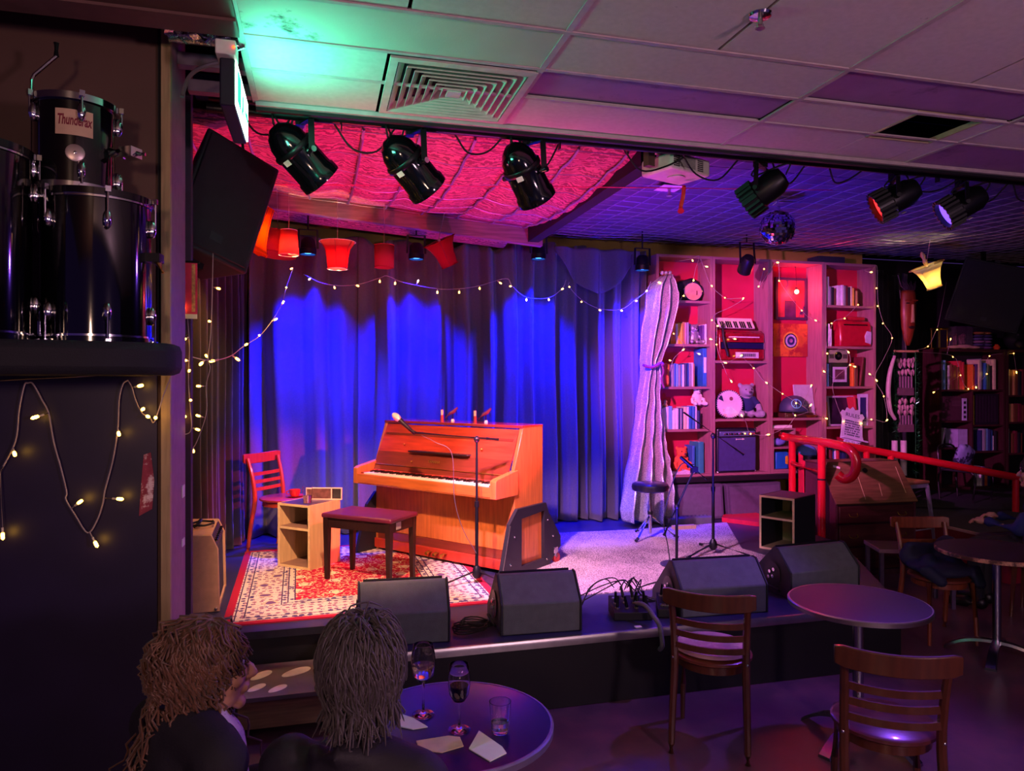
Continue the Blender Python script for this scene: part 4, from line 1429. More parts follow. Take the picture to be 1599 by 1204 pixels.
MB().ell((.0, -.031, .19), .005, 8, 6).build('indicator_led', mat('red_led', '#ff3010', .4, emit='#ff3010', estr=8), ex)
MB().bar((-.025, .2, .20), (-.025, .2, .26), .03, .03).build('ceiling_bracket', BLK, ex)
lamp('exit_glow', 'AREA', (-.27, 2.87, 2.91), (.02, 1.0, .55), 6, (.6, 2.86, 3.13), shape=(.36, .12), parent=ex)
fd = MB()
rnd = random.Random(3)
for i in range(26):
    p = Vector((-.52 + .24 * i / 25, 2.82 + rnd.uniform(-.03, .03), 3.125 + rnd.uniform(-.02, .02)))
    fd.box((0, 0, 0), (.03, .03, .004), Matrix.Translation(p) @ Euler((rnd.uniform(-1, 1), rnd.uniform(-1, 1), rnd.uniform(0, 3))).to_matrix().to_4x4())
fd.cyl((-.53, 2.86, 3.14), (-.28, 2.86, 3.14), .03, n=10)
tag(fd.build('foil_duct', mat('crinkled_foil', '#c8c8d2', .18, 1., bump=1., bscale=60)), 'crinkled silver foil duct beside the exit sign', 'duct')
tag(MB().tube(catmull([(-.52, 3.05, 2.98), (-.48, 3.0, 3.05), (-.40, 2.95, 3.08), (-.30, 2.9, 3.08)], 6), .008, 6).build('loose_cable', mat('grey_flex', '#7a7684', .5)), 'grey cable arching behind the exit sign', 'cable')

# ================================================================== CEILING DIFFUSER
df = thing('air_diffuser', 'square ceiling air diffuser with nested metal louvres', 'air vent', (.555, 3.078, CZ - .004))
DFM = mat('diffuser_metal', '#c2beb8', .45, .1)


def ring(r0, r1, z0, z1, z2, z3):
    vs = []
    for r, z in ((r0, z0), (r1, z1), (r1, z2), (r0, z3)):
        vs += [(-r, -r, z), (r, -r, z), (r, r, z), (-r, r, z)]
    fs = []
    for a in range(4):
        b_ = (a + 1) % 4
        for i in range(4):
            j = (i + 1) % 4
            fs.append((a * 4 + i, a * 4 + j, b_ * 4 + j, b_ * 4 + i))
    return vs, fs


MB().add(*ring(.262, .294, -.006, -.004, .006, .006)).build('outer_frame', DFM, df, smooth=0)
for k in range(7):
    r = .262 - k * .034
    MB().add(*ring(r - .004, r - .034, -.006 - .002 * k * 0, .030, .034, -.001)).build('louvre', DFM, df, smooth=0)
MB().bb(-.03, .03, -.03, .03, -.006, .0).build('centre_plate', DFM, df)
MB().bb(-.28, .28, -.28, .28, .05, .058).build('plenum', mat('plenum_dark', '#241a30', .8), df)

# ================================================================== DRUM SHELF AND DRUMS
sh = MB()
poly = [(-1.7, 2.98), (-1.7, 2.36), (-1.2, 2.33), (-.75, 2.40), (-.52, 2.47), (-.455, 2.53), (-.445, 2.62), (-.47, 2.72), (-.535, 2.76), (-.594, 2.98)]
tag(sh.prism(poly[::-1], 'z', 1.895, 1.998).build('drum_shelf', mat('black_carpet', '#14141f', .8, bump=.4, bscale=200), bevel=.025), 'black carpeted shelf on the partition holding the drums', 'shelf')
DSH = mat('drum_black_lacquer', '#060609', .07, coat=1., var=.02)


def drum(label, loc, r, h, lugs, name='tom_drum', hoop=.022, rot=0, extra=None, feet=False):
    t = thing(name, label, 'drum', loc, R(rot), 'black drums on the shelf')
    MB().lathe([(r - .004, .012), (r, .012), (r, h - .012), (r - .004, h - .012)], 48).build('shell', DSH, t)
    for z0, z1 in ((0, hoop), (h - hoop, h)):
        blk_ = name == 'floor_tom'
        hp = MB().lathe([(r + .002, z0), (r + .010, z0), (r + .010, z1), (r + .002, z1), (r + .002, z0)], 48, cap=False).build('hoop', BLKG if blk_ else CHR, t)
        if blk_:
            zc = z1 + .003 if z0 == 0 else z0 - .003
            MB().lathe([(r + .0005, zc - .004), (r + .006, zc - .004), (r + .006, zc + .004), (r + .0005, zc + .004), (r + .0005, zc - .004)], 48, cap=False).build('chrome_line', CHR, hp)
    MB().lathe([(.0, h - .006), (r + .001, h - .008), (r + .001, h - .004), (.0, h - .003)], 40).build('drum_head', mat('drum_skin', '#d8d4cc', .5), t)
    for k in range(lugs):
        a = 2 * math.pi * (k + .5) / lugs
        c, s_ = math.cos(a), math.sin(a)
        Mr = Matrix.Rotation(a, 4, 'Z')
        for top in (0, 1):
            z = h * .80 if top else h * .20
            ze = h - .004 if top else .004
            lg = MB().ell((0, 0, 0), (.016, .014, .032), 10, 8)
            lo = lg.build('lug', CHR, t)
            lo.location = (c * (r + .006), s_ * (r + .006), z)
            lo.rotation_euler = (0, 0, a)
            rod = MB().cyl((.012, 0, 0), (.012, 0, ze - z), .0035, n=8)
            rod.box((.012, 0, ze - z), (.014, .016, .018))
            ro = rod.build('tension_rod', CHR, lo)
    if feet:
        for k in range(3):
            a = 2 * math.pi * (k + .15) / 3
            x, y = math.cos(a) * (r + .012), math.sin(a) * (r + .012)
            lg = MB().box((x, y, h * .55), (.03, .03, .05)).build('leg_bracket', BLKM, t)
            MB().tube([(x + math.cos(a) * .012, y + math.sin(a) * .012, h * .62), (x + math.cos(a) * .012, y + math.sin(a) * .012, .02)], .005, 8).build('leg_rod', CHR, lg)
    return t


d_main = drum('large black floor tom in the middle of the drum shelf', (-.735, 2.755, 1.999), .168, .50, 6, 'floor_tom', rot=-96)
d_left = drum('black floor tom cut off by the left frame edge', (-1.075, 2.595, 1.999), .19, .60, 6, 'floor_tom', rot=-75)
d_small = drum('small black tom with a cream sticker on top', (-.80, 2.745, 2.500), .122, .31, 5, 'tom_drum', rot=-30)


def on_drum(dr, r, ang, z):
    return Vector((r * math.cos(ang), r * math.sin(ang), z))


# sticker and badge on the small tom (curved plates that follow the shell)
def curved_plate(name, m, parent, r, a0, a1, z0, z1, k=10, th=.0012):
    vs, fs = [], []
    for i in range(k + 1):
        a = a0 + (a1 - a0) * i / k
        for rr in (r, r + th):
            for z in (z0, z1):
                vs.append((rr * math.cos(a), rr * math.sin(a), z))
    for i in range(k):
        o = i * 4
        fs += [(o, o + 4, o + 5, o + 1), (o + 2, o + 3, o + 7, o + 6), (o + 1, o + 5, o + 7, o + 3), (o, o + 2, o + 6, o + 4)]
    fs += [(0, 1, 3, 2), (k * 4, k * 4 + 2, k * 4 + 3, k * 4 + 1)]
    return MB().add(vs, fs).build(name, m, parent)


aim = math.atan2(0 - 2.745, 0 + .80) - R(-30)      # facing the viewer, in the tom's local frame
stk = curved_plate('maker_sticker', mat('cream_sticker', '#c9a98c', .6), d_small, .1225, aim - .46, aim + .42, .172, .255)
me = text_mesh('Thunderax', .046, .0004, shear=.2, bold=.0012)
bm = bmesh.new()
bm.from_mesh(me)
bmesh.ops.subdivide_edges(bm, edges=bm.edges, cuts=1)
for v in bm.verts:
    a = aim - .02 + v.co.x / .1225 * .48
    z = .205 + v.co.y
    rr = .1240 + v.co.z
    v.co = (rr * math.cos(a), rr * math.sin(a), z)
bm.to_mesh(me)
bm.free()
me.materials.clear()
me.materials.append(mat('maroon_ink', '#7a1030', .6))
o = bpy.data.objects.new('lettering', me)
COL.objects.link(o)
o.parent = stk
bd = MB().lathe([(.0, .0), (.027, .0), (.028, .002), (.024, .004), (.0, .004)], 20, axM((math.cos(aim), math.sin(aim), 0), (.122 * math.cos(aim), .122 * math.sin(aim), .115))).build('round_badge', mat('badge_silver', '#b8a8a4', .35, .6), d_small)
MB().lathe([(.0, .004), (.006, .004), (.005, .008), (.0, .009)], 12, axM((math.cos(aim), math.sin(aim), 0), (.122 * math.cos(aim), .122 * math.sin(aim), .115))).build('air_vent', CHR, bd)
a = aim + 1.05
mt = MB().tube([(.12 * math.cos(a), .12 * math.sin(a), .15), (.165 * math.cos(a), .165 * math.sin(a), .148)], .02, 10)
mt.box((.185 * math.cos(a), .185 * math.sin(a), .148), (.05, .05, .034), None)
mt.tube([(.20 * math.cos(a), .20 * math.sin(a), .148), (.235 * math.cos(a), .235 * math.sin(a), .145)], [.012, .006], 8)
mt.build('mounting_bracket', CHR, d_small)
a = math.atan2(-2.755, .735) - R(-96) + 1.15
mb_ = MB().box((.185 * math.cos(a), .185 * math.sin(a), .30), (.05, .05, .03)).build('wing_bracket', BLKM, d_main)
MB().tube([(.20 * math.cos(a), .20 * math.sin(a), .285), (.215 * math.cos(a), .215 * math.sin(a), .25)], [.012, .005], 8).build('wing_nut', GOLD, mb_)
hk = thing('cymbal_boom', 'bent chrome drum arm rising behind the left floor tom', 'drum hardware', (0, 0, 0))
pa, pb_, pc_ = at(50, 240, 2.72), at(50, 120, 2.72), at(88, 88, 2.74)
MB().tube([pa, pb_ - UP * .01, pb_ + (pc_ - pb_) * .08, pc_], .0065, 8).build('rod', CHR, hk)
MB().tube([pc_, pc_ + UP * .045], .009, 8).build('rubber_tip', RUB, hk)
MB().tube([pa, pa - UP * .25], .0065, 8).build('lower_rod', CHR, hk)

# ================================================================== LAMPSHADES
def shade_mat(name, col, glow=None):
    m = bpy.data.materials.new(name)
    m.use_nodes = True
    nt = m.node_tree
    nt.nodes.remove(nt.nodes['Principled BSDF'])
    d, tr, mx = nt.nodes.new('ShaderNodeBsdfDiffuse'), nt.nodes.new('ShaderNodeBsdfTranslucent'), nt.nodes.new('ShaderNodeMixShader')
    nz = nt.nodes.new('ShaderNodeTexNoise')
    nz.inputs['Scale'].default_value = 40
    rp = nt.nodes.new('ShaderNodeValToRGB')
    c = lin(col)
    rp.color_ramp.elements[0].color = (*[x * .85 for x in c], 1)
    rp.color_ramp.elements[1].color = (*c, 1)
    nt.links.new(nz.outputs[0], rp.inputs[0])
    for q in (d, tr):
        nt.links.new(rp.outputs[0], q.inputs['Color'])
    mx.inputs[0].default_value = .55
    nt.links.new(d.outputs[0], mx.inputs[1])
    nt.links.new(tr.outputs[0], mx.inputs[2])
    nt.links.new(mx.outputs[0], nt.nodes['Material Output'].inputs[0])
    return m


BULB = mat('lamp_bulb', '#ffe0a0', .4, emit='#ffd48a', estr=30)


def lampshade(label, px, py, Y, prof, m, lit, tilt=(0, 0), rib=0, watt=4, col=(1, .62, .25), trim=None, frill=False, cordtop=None, sides=24):
    loc = at(px, py, Y)
    t = thing('hanging_lampshade', label, 'lampshade', loc, rot=(R(tilt[0]), R(tilt[1]), R(20)), group='hanging lampshades')
    vs, fs = [], []
    n = sides
    for j, (r, z) in enumerate(prof):
        for i in range(n):
            a = 2 * math.pi * i / n
            rr = r * (1 - (.05 * abs(math.sin(a * rib / 2)) if rib else 0))
            zz = z - (.018 * abs(math.cos(a * 4)) if (frill and j == 0) else 0)
            vs.append((rr * math.cos(a), rr * math.sin(a), zz))
    for j in range(len(prof) - 1):
        for i in range(n):
            fs.append((j * n + i, j * n + (i + 1) % n, (j + 1) * n + (i + 1) % n, (j + 1) * n + i))
    MB().add(vs, fs).build('shade', m, t, smooth=50 if sides < 10 else 180, thick=.002)
    for r, z in (prof[0], prof[-1]):
        MB().tube([(r * 1.005 * math.cos(2 * math.pi * i / 24), r * 1.005 * math.sin(2 * math.pi * i / 24), z) for i in range(24)], .003, 5, closed=True).build('trim_ring', trim or m, t)
    zt = prof[-1][1]
    if rib:
        for i in range(rib):
            a = 2 * math.pi * i / rib
            MB().tube([(r * 1.006 * math.cos(a), r * 1.006 * math.sin(a), z) for r, z in prof], .0022, 4).build('rib', mat('rib_dark', '#5a1020', .6), t)
    sp = MB()
    for a in (0, 2.09, 4.19):
        sp.tube([(prof[-1][0] * math.cos(a), prof[-1][0] * math.sin(a), zt), (0, 0, zt + .002)], .002, 4)
    sp.cyl((0, 0, zt - .01), (0, 0, zt + .015), .012, n=8)
    sp.build('spider', WHT, t)
    # cord goes straight up in the world
    Minv = Euler((R(tilt[0]), R(tilt[1]), R(20))).to_matrix().inverted()
    top = Minv @ Vector((0, 0, (cordtop or 3.38) - loc.z))
    MB().tube([(0, 0, zt + .01), top], .0035, 5).build('cord', WHT, t)
    if lit:
        zb = (prof[0][1] + zt) * .5
        MB().cyl((0, 0, zb + .03), (0, 0, zt), .012, n=8).build('lamp_holder', WHT, t)
        MB().ell((0, 0, zb), (.028, .028, .034), 12, 8).build('bulb', BULB, t)
        lamp('shade_lamp', 'POINT', loc + Euler((R(tilt[0]), R(tilt[1]), R(20))).to_matrix() @ Vector((0, 0, zb - .05)), col, watt, parent=t, radius=.03)
    return t


REDS = shade_mat('red_shade', '#b03038')
PNKS = shade_mat('pink_shade', '#c8565a')
ORGS = shade_mat('orange_shade', '#e07a18')
IVRS = shade_mat('ivory_shade', '#e8d6a4')
lampshade('red bell lampshade flaring wide at the top, lit inside', 527, 398, 6.1, [(.082, -.115), (.09, -.02), (.105, .05), (.145, .105)], REDS, True, rib=6, watt=11, col=(1, .7, .35), trim=CRM)
lampshade('plain pink cylinder lampshade', 600, 400, 6.1, [(.078, -.095), (.082, .09)], PNKS, False, cordtop=3.36)
lampshade('red flared lampshade hanging tilted to the right', 694, 395, 6.15, [(.075, -.115), (.085, -.02), (.105, .05), (.145, .11)], REDS, False, tilt=(0, -28), rib=6, cordtop=3.33)
lampshade('pink drum lampshade half behind the orange one', 432, 381, 6.0, [(.155, -.09), (.135, .09)], PNKS, False, tilt=(0, 6), cordtop=3.5)
lampshade('small orange lit shade in front of the pink drum', 451, 379, 5.85, [(.075, -.095), (.062, .095)], PNKS, True, watt=11, col=(1, .55, .15), cordtop=3.46, trim=CRM)
lampshade('tall orange glowing lampshade with scalloped hem, tilted', 404, 355, 5.7, [(.135, -.17), (.10, -.10), (.075, .0), (.06, .10), (.055, .16)], ORGS, True, tilt=(8, 20), rib=8, watt=26, col=(1, .5, .08), frill=True, cordtop=3.45)
wl = lampshade('ivory square lampshade glowing and tipped over on the right', 1453, 432, 6.2, [(.075, -.125), (.09, -.03), (.125, .06), (.17, .12)], IVRS, True, tilt=(-10, -20), watt=10, col=(1, .78, .35), sides=4, cordtop=3.4)
MB().lathe([(.0, .12), (.014, .125), (.024, .16), (.014, .20), (.024, .235), (.012, .27), (.0, .275)], 12).build('turned_finial', BIRCH, wl)
tag(MB().sheet(lambda u, v: (at(490 + 100 * u, 352 + v * 10 * math.sin(math.pi * u), 7.497)), 16, 4).build('yellow_pelmet', YEL, thick=.01), 'strip of bare ochre pelmet above the bell lampshade', 'pelmet')

# ================================================================== FAIRY LIGHTS
FW = mat('fairy_wire', '#a89a9c', .5)
FB = mat('fairy_bulb', '#ffe9a0', .3, emit='#ffb840', estr=11)
FH = mat('fairy_holder', '#e8dfc0', .4)
bulb_me = MB().lathe([(.0, .0), (.0045, .0), (.0055, .008), (.005, .018), (.0, .023)], 8).mesh('bulb', 60)
bulb_me.materials.append(FB)
stem_me = MB().cyl((0, 0, -.016), (0, 0, .001), .0035, n=6).mesh('bulb_holder', 60)
stem_me.materials.append(FH)


def fairy(label, path, bulbs, wire_r=.0022, scale=1., dirs=None, k=5):
    """path and bulbs: (px, py, Y)"""
    P = [at(*p) for p in path]
    t = thing('fairy_light_string', label, 'fairy lights', P[0], 0, 'strings of warm fairy lights')
    o0 = P[0]
    C = catmull([p - o0 for p in P], k)
    MB().tube(C, wire_r, 5).build('wire', FW, t)
    rnd = random.Random(len(path) * 31 + len(bulbs))
    for i, b_ in enumerate(bulbs):
        p = at(*b_) - o0
        near = min(C, key=lambda q: (q - p).length)
        d = p - near
        if d.length < .012:
            d = Vector((rnd.uniform(-1, 1), -.6, rnd.uniform(-1, .3)))
            p = near + d.normalized() * .018
        d.normalize()
        q = d.to_track_quat('Z', 'Y').to_euler()
        for me_, nm in ((stem_me, 'bulb_holder'), (bulb_me, 'bulb')):
            o = bpy.data.objects.new(nm, me_)
            COL.objects.link(o)
            o.parent = t
            o.location = p
            o.rotation_euler = q
            o.scale = (scale,) * 3
        if (p - near).length > .03:
            MB().tube([near, p - d * .014 * scale], wire_r * .9, 4).build('stem', FW, t)
    return t


def Y_(l, y):
    return [(a, c, y) for a, c in l]


fairy('fairy lights swagged across the grey back curtain above the piano', [(474, 428, 7.3)] + Y_([(478, 430), (500, 441), (527, 446), (560, 444), (593, 434), (605, 431), (630, 441), (683, 451), (717, 451), (749, 446), (790, 435), (800, 447), (822, 464), (857, 465), (878, 450), (884, 437)], 7.02),
      Y_([(487, 433), (522, 448), (557, 446), (593, 438), (617, 441), (652, 441), (683, 455), (717, 455), (749, 449), (780, 441), (798, 447), (822, 467), (857, 467), (877, 452)], 7.0), scale=1.35, wire_r=.0026)
fairy('fairy lights on the back curtain beside the silver curtain', Y_([(889, 440), (889, 448), (908, 468), (936, 482), (970, 483), (992, 468), (1010, 454), (1016, 440)], 6.95), Y_([(889, 448), (908, 471), (936, 484), (970, 485), (993, 470), (1009, 455), (1028, 441)], 6.85), scale=1.35, wire_r=.0026)
fairy('fairy lights drooping down the left curtain from the lampshades', [(458, 418, 6.9), (447, 449, 6.8), (440, 475, 6.5), (424, 502, 6.0), (405, 525, 5.5), (380, 541, 5.0), (362, 555, 4.6), (340, 562, 4.2), (320, 562, 3.9), (298, 557, 3.7)],
      [(456, 419, 6.88), (447, 449, 6.78), (441, 474, 6.4), (428, 500, 6.0), (405, 524, 5.45), (383, 539, 4.98), (368, 559, 4.6), (335, 563, 4.2), (316, 566, 3.88)], scale=1.3, wire_r=.0025)
fairy('long vertical fairy light strand below the left loudspeaker', Y_([(333, 385), (332, 430), (331, 475), (329, 520), (325, 560), (328, 575), (322, 603), (323, 640), (315, 670), (302, 699), (290, 698), (275, 686)], 3.75), Y_([(339, 450), (328, 502), (323, 557), (313, 603), (312, 650), (302, 703)], 3.73))
fairy('short vertical fairy light loop beside the partition end', Y_([(291, 472), (293, 500), (296, 545), (294, 590), (296, 625), (299, 668), (290, 678), (279, 673), (278, 640)], 3.415), Y_([(288, 481), (290, 529), (291, 563), (295, 580), (297, 625), (306, 670), (285, 652)], 3.40))
fairy('fairy light loops tacked to the dark panel under the drum shelf', Y_([(0, 738), (24, 690), (30, 640), (38, 602), (44, 598), (52, 600), (66, 625), (76, 645), (84, 690), (95, 730), (104, 768), (103, 780), (118, 805), (137, 832), (152, 812), (161, 785), (164, 765), (176, 720), (184, 670), (186, 625), (192, 600), (200, 594)], 2.955),
      Y_([(22, 706), (60, 650), (122, 786), (148, 846), (183, 779), (185, 675), (4, 832)], 2.935), scale=1.15, wire_r=.0028)
fairy('tangle of fairy lights under the right end of the drum shelf', Y_([(200, 594), (206, 605), (212, 625), (222, 645), (234, 652), (240, 660), (248, 640), (254, 620)], 2.955), Y_([(216, 603), (222, 640), (232, 651), (243, 653), (272, 576)], 2.935), scale=1.15)
tag(MB().tube([at(0, 594, 2.94), at(120, 588, 2.94), at(250, 579, 2.94)], .004, 6).build('support_wire', mat('purple_grey_wire', '#8a7686', .5)), 'plain wire stretched under the drum shelf', 'wire')
BY = 7.035
fairy('fairy lights zigzagging over the leftmost bookcase bay', Y_([(1056, 409), (1080, 404), (1092, 400), (1086, 420), (1080, 445), (1066, 462), (1056, 482), (1050, 500), (1052, 521), (1066, 535), (1066, 546), (1052, 560), (1046, 580)], BY), Y_([(1081, 406), (1083, 437), (1067, 462), (1054, 490), (1052, 521), (1066, 547), (1090, 552), (1047, 563)], BY - .02), scale=1.25)
fairy('fairy lights strung from leftmost bay down across the accordion', Y_([(1092, 400), (1098, 415), (1110, 445), (1132, 465), (1150, 466), (1161, 467), (1140, 480), (1118, 490), (1113, 500), (1119, 509), (1119, 538), (1125, 560), (1135, 585)], BY), Y_([(1102, 416), (1111, 446), (1132, 465), (1160, 467), (1112, 500), (1120, 509), (1111, 530), (1119, 538), (1146, 529), (1156, 556), (1131, 566), (1141, 594)], BY - .02), scale=1.25)
fairy('fairy lights down the painting bay from the red lit top', Y_([(1193, 420), (1186, 446), (1197, 430), (1213, 408), (1217, 425), (1218, 440), (1235, 465), (1252, 485), (1262, 495), (1274, 500)], BY), Y_([(1193, 420), (1185, 447), (1213, 410), (1217, 439), (1252, 485), (1273, 500)], BY - .02), scale=1.25)
fairy('fairy lights sagging across the bear and helmet shelves', Y_([(1162, 560), (1177, 575), (1188, 590), (1196, 597), (1210, 607), (1222, 615), (1243, 628), (1262, 642), (1243, 650), (1230, 665), (1200, 679), (1172, 676), (1165, 660)], BY), Y_([(1177, 575), (1196, 597), (1222, 615), (1243, 629), (1242, 649), (1266, 604), (1265, 634), (1289, 653), (1159, 650), (1172, 677), (1198, 679)], BY - .02), scale=1.25)
fairy('fairy lights hung down the right side of the rightmost bookcase', Y_([(1345, 420), (1359, 425), (1369, 415), (1370, 450), (1372, 478), (1380, 505), (1393, 528), (1380, 560), (1366, 590), (1380, 619), (1384, 657), (1362, 655), (1320, 658)], BY), Y_([(1359, 425), (1369, 450), (1371, 478), (1379, 505), (1393, 528), (1359, 585), (1368, 593), (1380, 619), (1384, 657), (1361, 655)], BY - .02), scale=1.25)
fairy('fairy lights inside the rightmost bookcase over the red box', Y_([(1340, 476), (1319, 496), (1300, 505), (1290, 552), (1310, 545), (1324, 549), (1326, 570), (1300, 600), (1316, 658)], BY), Y_([(1340, 476), (1319, 497), (1299, 505), (1291, 552), (1324, 549), (1327, 570), (1333, 572), (1288, 581), (1317, 658), (1343, 661)], BY - .02), scale=1.25)
fairy('fairy lights from the ceiling to the dark right hand shelves', Y_([(1478, 440), (1466, 503), (1460, 520), (1449, 541), (1430, 549)], 7.5) + Y_([(1488, 556), (1500, 586), (1512, 606), (1541, 584), (1545, 556), (1583, 552)], 7.9), Y_([(1449, 541), (1463, 515)], 7.48) + Y_([(1484, 531), (1488, 557), (1500, 586), (1512, 607), (1524, 604), (1541, 584), (1545, 556), (1583, 552), (1587, 580), (1459, 612)], 7.88), scale=1.3)

# ================================================================== POSTERS by the left wing
def banner(name, label, x0, x1, y0, y1, Y, m, fringe=None):
    a, c = at(x0, y0, Y), at(x1, y1, Y)
    t = thing(name, label, 'banner', (a.x, Y, c.z))
    MB().bb(0, c.x - a.x, 0, .004, 0, a.z - c.z).build('cloth', m, t)
    MB().cyl((-.01, .002, a.z - c.z), (c.x - a.x + .01, .002, a.z - c.z), .006, n=8).build('rod', BLKM, t)
    MB().bb(0, c.x - a.x, -.002, .0, .0, .02).build('hem', fringe or CRM, t)
    if x1 - x0 > 20:
        MB().bb(c.x - a.x - .022, c.x - a.x - .008, -.002, .0, .03, a.z - c.z - .01).build('border', mat('banner_border', '#c08a50', .7, var=.5, scale=60), t)
    return t


banner('wall_banner', 'red hanging banner with patterned border behind the partition', 276, 308, 408, 498, 3.40, mat('banner_red', '#d02a50', .75, var=.3, scale=12))
banner('wall_banner', 'narrow orange red banner below the larger red one', 275, 288, 522, 632, 3.40, mat('banner_orange', '#d04a38', .75, var=.4, scale=14))
s = MB().prism([(0, 0), (.05, .03), (.058, .16), (.045, .29), (.018, .28), (.008, .14)], 'y', 0, .002).build('torn_sticker', mat('torn_paper', '#8a3048', .8, var=.4, scale=15, alt='#d8c0c8', altpos=(.5, .55)))
s.location = tuple(at(217, 806, 2.9795))
s.scale = (.9, 1, .82)
tag(s, 'torn pink sticker on the dark panel by the partition end', 'sticker')
# ================================================================== BOOKCASES
PINE = wood('pine_boards', '#9a6c72', .55, var=.18, axis='z')
PINEX = wood('pine_shelves', '#96686e', .55, var=.18, axis='x')
REDB = mat('red_backboard', '#c01646', .6, var=.08, scale=4)
BX = [3.462, 4.132, 4.848, 5.548, 6.254]
BF, BK = 7.05, 7.335
bn = thing('shelf_bench', 'long black bench carrying the row of tall bookcases', 'bench', (0, 0, 0))
MB().bb(3.455, 6.28, 7.0, 7.46, .80, .858).build('top', BLK, bn, bevel=.006)
for x in (3.46, 5.0):
    MB().bb(x, x + .05, 7.35, 7.44, STG if x < 4.6 else 0, .80).build('support', BLK, bn)
for x in (5.9, 6.22):
    MB().bb(x, x + .05, 7.06, 7.44, 0, .80).build('support', BLK, bn)


def bookcase(i, label, levels):
    x0, x1 = BX[i] + .002, BX[i + 1] - .002
    t = thing('bookcase', label, 'bookcase', (x0, BF, .859), 0, 'row of tall pine bookcases')
    w, d, h = x1 - x0, BK - BF, 3.245 - .859
    th = .028
    for a in (0, w - th):
        MB().bb(a, a + th, 0, d, 0, h).build('side_panel', PINE, t)
    MB().bb(th, w - th, 0, d, 0, th - .005).build('bottom_board', PINEX, t)
    MB().bb(th, w - th, 0, d, h - th, h).build('top_board', PINEX, t)
    MB().bb(th, w - th, d - .012, d, th, h - th).build('back_panel', REDB, t)
    for z in levels:
        MB().bb(th, w - th, .008, d - .013, z - .859 - .026, z - .859).build('shelf', PINEX, t)
    return t


bookcase(0, 'leftmost pine bookcase with red back, half behind the silver curtain', [1.37, 1.83, 2.29, 2.76])
bookcase(1, 'pine bookcase holding the accordion, bear and small amplifier', [1.475, 2.115])
bookcase(2, 'pine bookcase holding the two paintings and the helmet', [1.475])
bookcase(3, 'rightmost pine bookcase with the red vintage box', [1.37, 1.83, 2.29, 2.76])
BASE = .859 + .0235

BC = {'yellow': '#d8b83a', 'orange': '#d8702a', 'cream': '#d8cca8', 'tan': '#b8925a', 'brown': '#6a4028', 'white': '#dcdce0', 'grey': '#8a8c98', 'blue': '#2f6ab0', 'navy': '#22305e', 'teal': '#2a8a98', 'sky blue': '#6aa8d0', 'red': '#c03040', 'purple': '#5a3a78', 'black': '#1c1c24', 'green': '#4a7a4a', 'pink': '#d89aa8', 'maroon': '#6a2030'}


def bmat(c):
    return mat('book_' + c.replace(' ', '_'), BC[c], .55, var=.1, scale=30)


def book(c, label, loc, th, h, d, lean=0., rz=0., group=None):
    """spine faces -y; origin at the bottom left front corner"""
    m = MB()
    m.prism([(0, .004), (th * .25, 0), (th * .75, 0), (th, .004), (th, d), (th - .0025, d), (th - .0025, .008), (.0025, .008), (.0025, d), (0, d)][::-1], 'z', 0, h)
    o = m.build('book', bmat(c), smooth=0)
    pg = MB().bb(.0025, th - .0025, .009, d - .006, .004, h - .004)
    p = pg.build('pages', PAPER, o, smooth=0)
    o.location = loc
    o.rotation_euler = (0, R(lean), R(rz))
    return tag(o, label, 'book', group)


def book_row(x0, z, specs, shelf, y=7.10, seed=1, d0=.17, lean_last=0):
    """specs: (colour, thickness, height)"""
    rnd = random.Random(seed)
    x = x0
    for k, (c, th, h) in enumerate(specs):
        d = d0 + rnd.uniform(-.015, .015)
        ln = 0
        size = 'thick' if th > .04 else ('thin' if th < .022 else 'upright')
        book(c, f'{size} {c} book, {ORD[k]} from left {shelf}', (x, y + rnd.uniform(-.012, .012), z + .0005), th, h, d, group='books ' + shelf)
        x += th + .0015
    return x


def bx(px, y=7.1):
    return at(px, 500, y).x


sh1 = 'on the orange row of the left bookcase'
book_row(bx(1041), 2.29, [('cream', .022, .20), ('brown', .026, .19), ('orange', .03, .235), ('orange', .026, .225), ('cream', .018, .215), ('yellow', .03, .225), ('yellow', .028, .225), ('tan', .03, .24), ('pink', .018, .235), ('grey', .022, .235)], sh1, seed=1)
book_row(bx(1098), 2.29, [('purple', .02, .21), ('white', .018, .22)], 'at the right end beside the silver bear', seed=2)
sh2 = 'on the blue row of the left bookcase'
x = book_row(bx(1033), 1.83, [('cream', .024, .26), ('red', .04, .25), ('orange', .024, .245), ('purple', .022, .235), ('grey', .03, .24), ('blue', .026, .25), ('sky blue', .024, .245), ('grey', .026, .235), ('sky blue', .024, .24), ('white', .022, .24), ('navy', .028, .25), ('blue', .02, .255), ('grey', .024, .25), ('white', .026, .26), ('tan', .02, .25)], sh2, seed=3)
fld = thing('blue_binder', 'tall blue folder standing at the end of the blue book row', 'folder', (4.055, 7.12, 1.8305))
MB().bb(0, .045, 0, .26, 0, .42).build('cover', mat('binder_blue', '#2a72b8', .45), fld, bevel=.004)
MB().bb(.008, .037, -.002, 0, .15, .32).build('spine_label', PAPER, fld)
sh3 = 'on the white row of the left bookcase'
book_row(bx(1031), 1.37, [('cream', .034, .225), ('cream', .026, .235), ('white', .036, .24), ('sky blue', .046, .25), ('white', .03, .205), ('white', .034, .225), ('navy', .02, .225), ('white', .022, .22), ('navy', .018, .225), ('cream', .032, .24), ('white', .03, .24), ('blue', .036, .245), ('blue', .03, .245), ('white', .028, .25), ('navy', .03, .20)], sh3, seed=4)
book('teal', 'big teal book standing at the bottom of the left bookcase', (4.0, 7.12, BASE), .065, .34, .22)
book('blue', 'slim blue book beside the big teal book', (3.94, 7.14, BASE), .03, .30, .2)


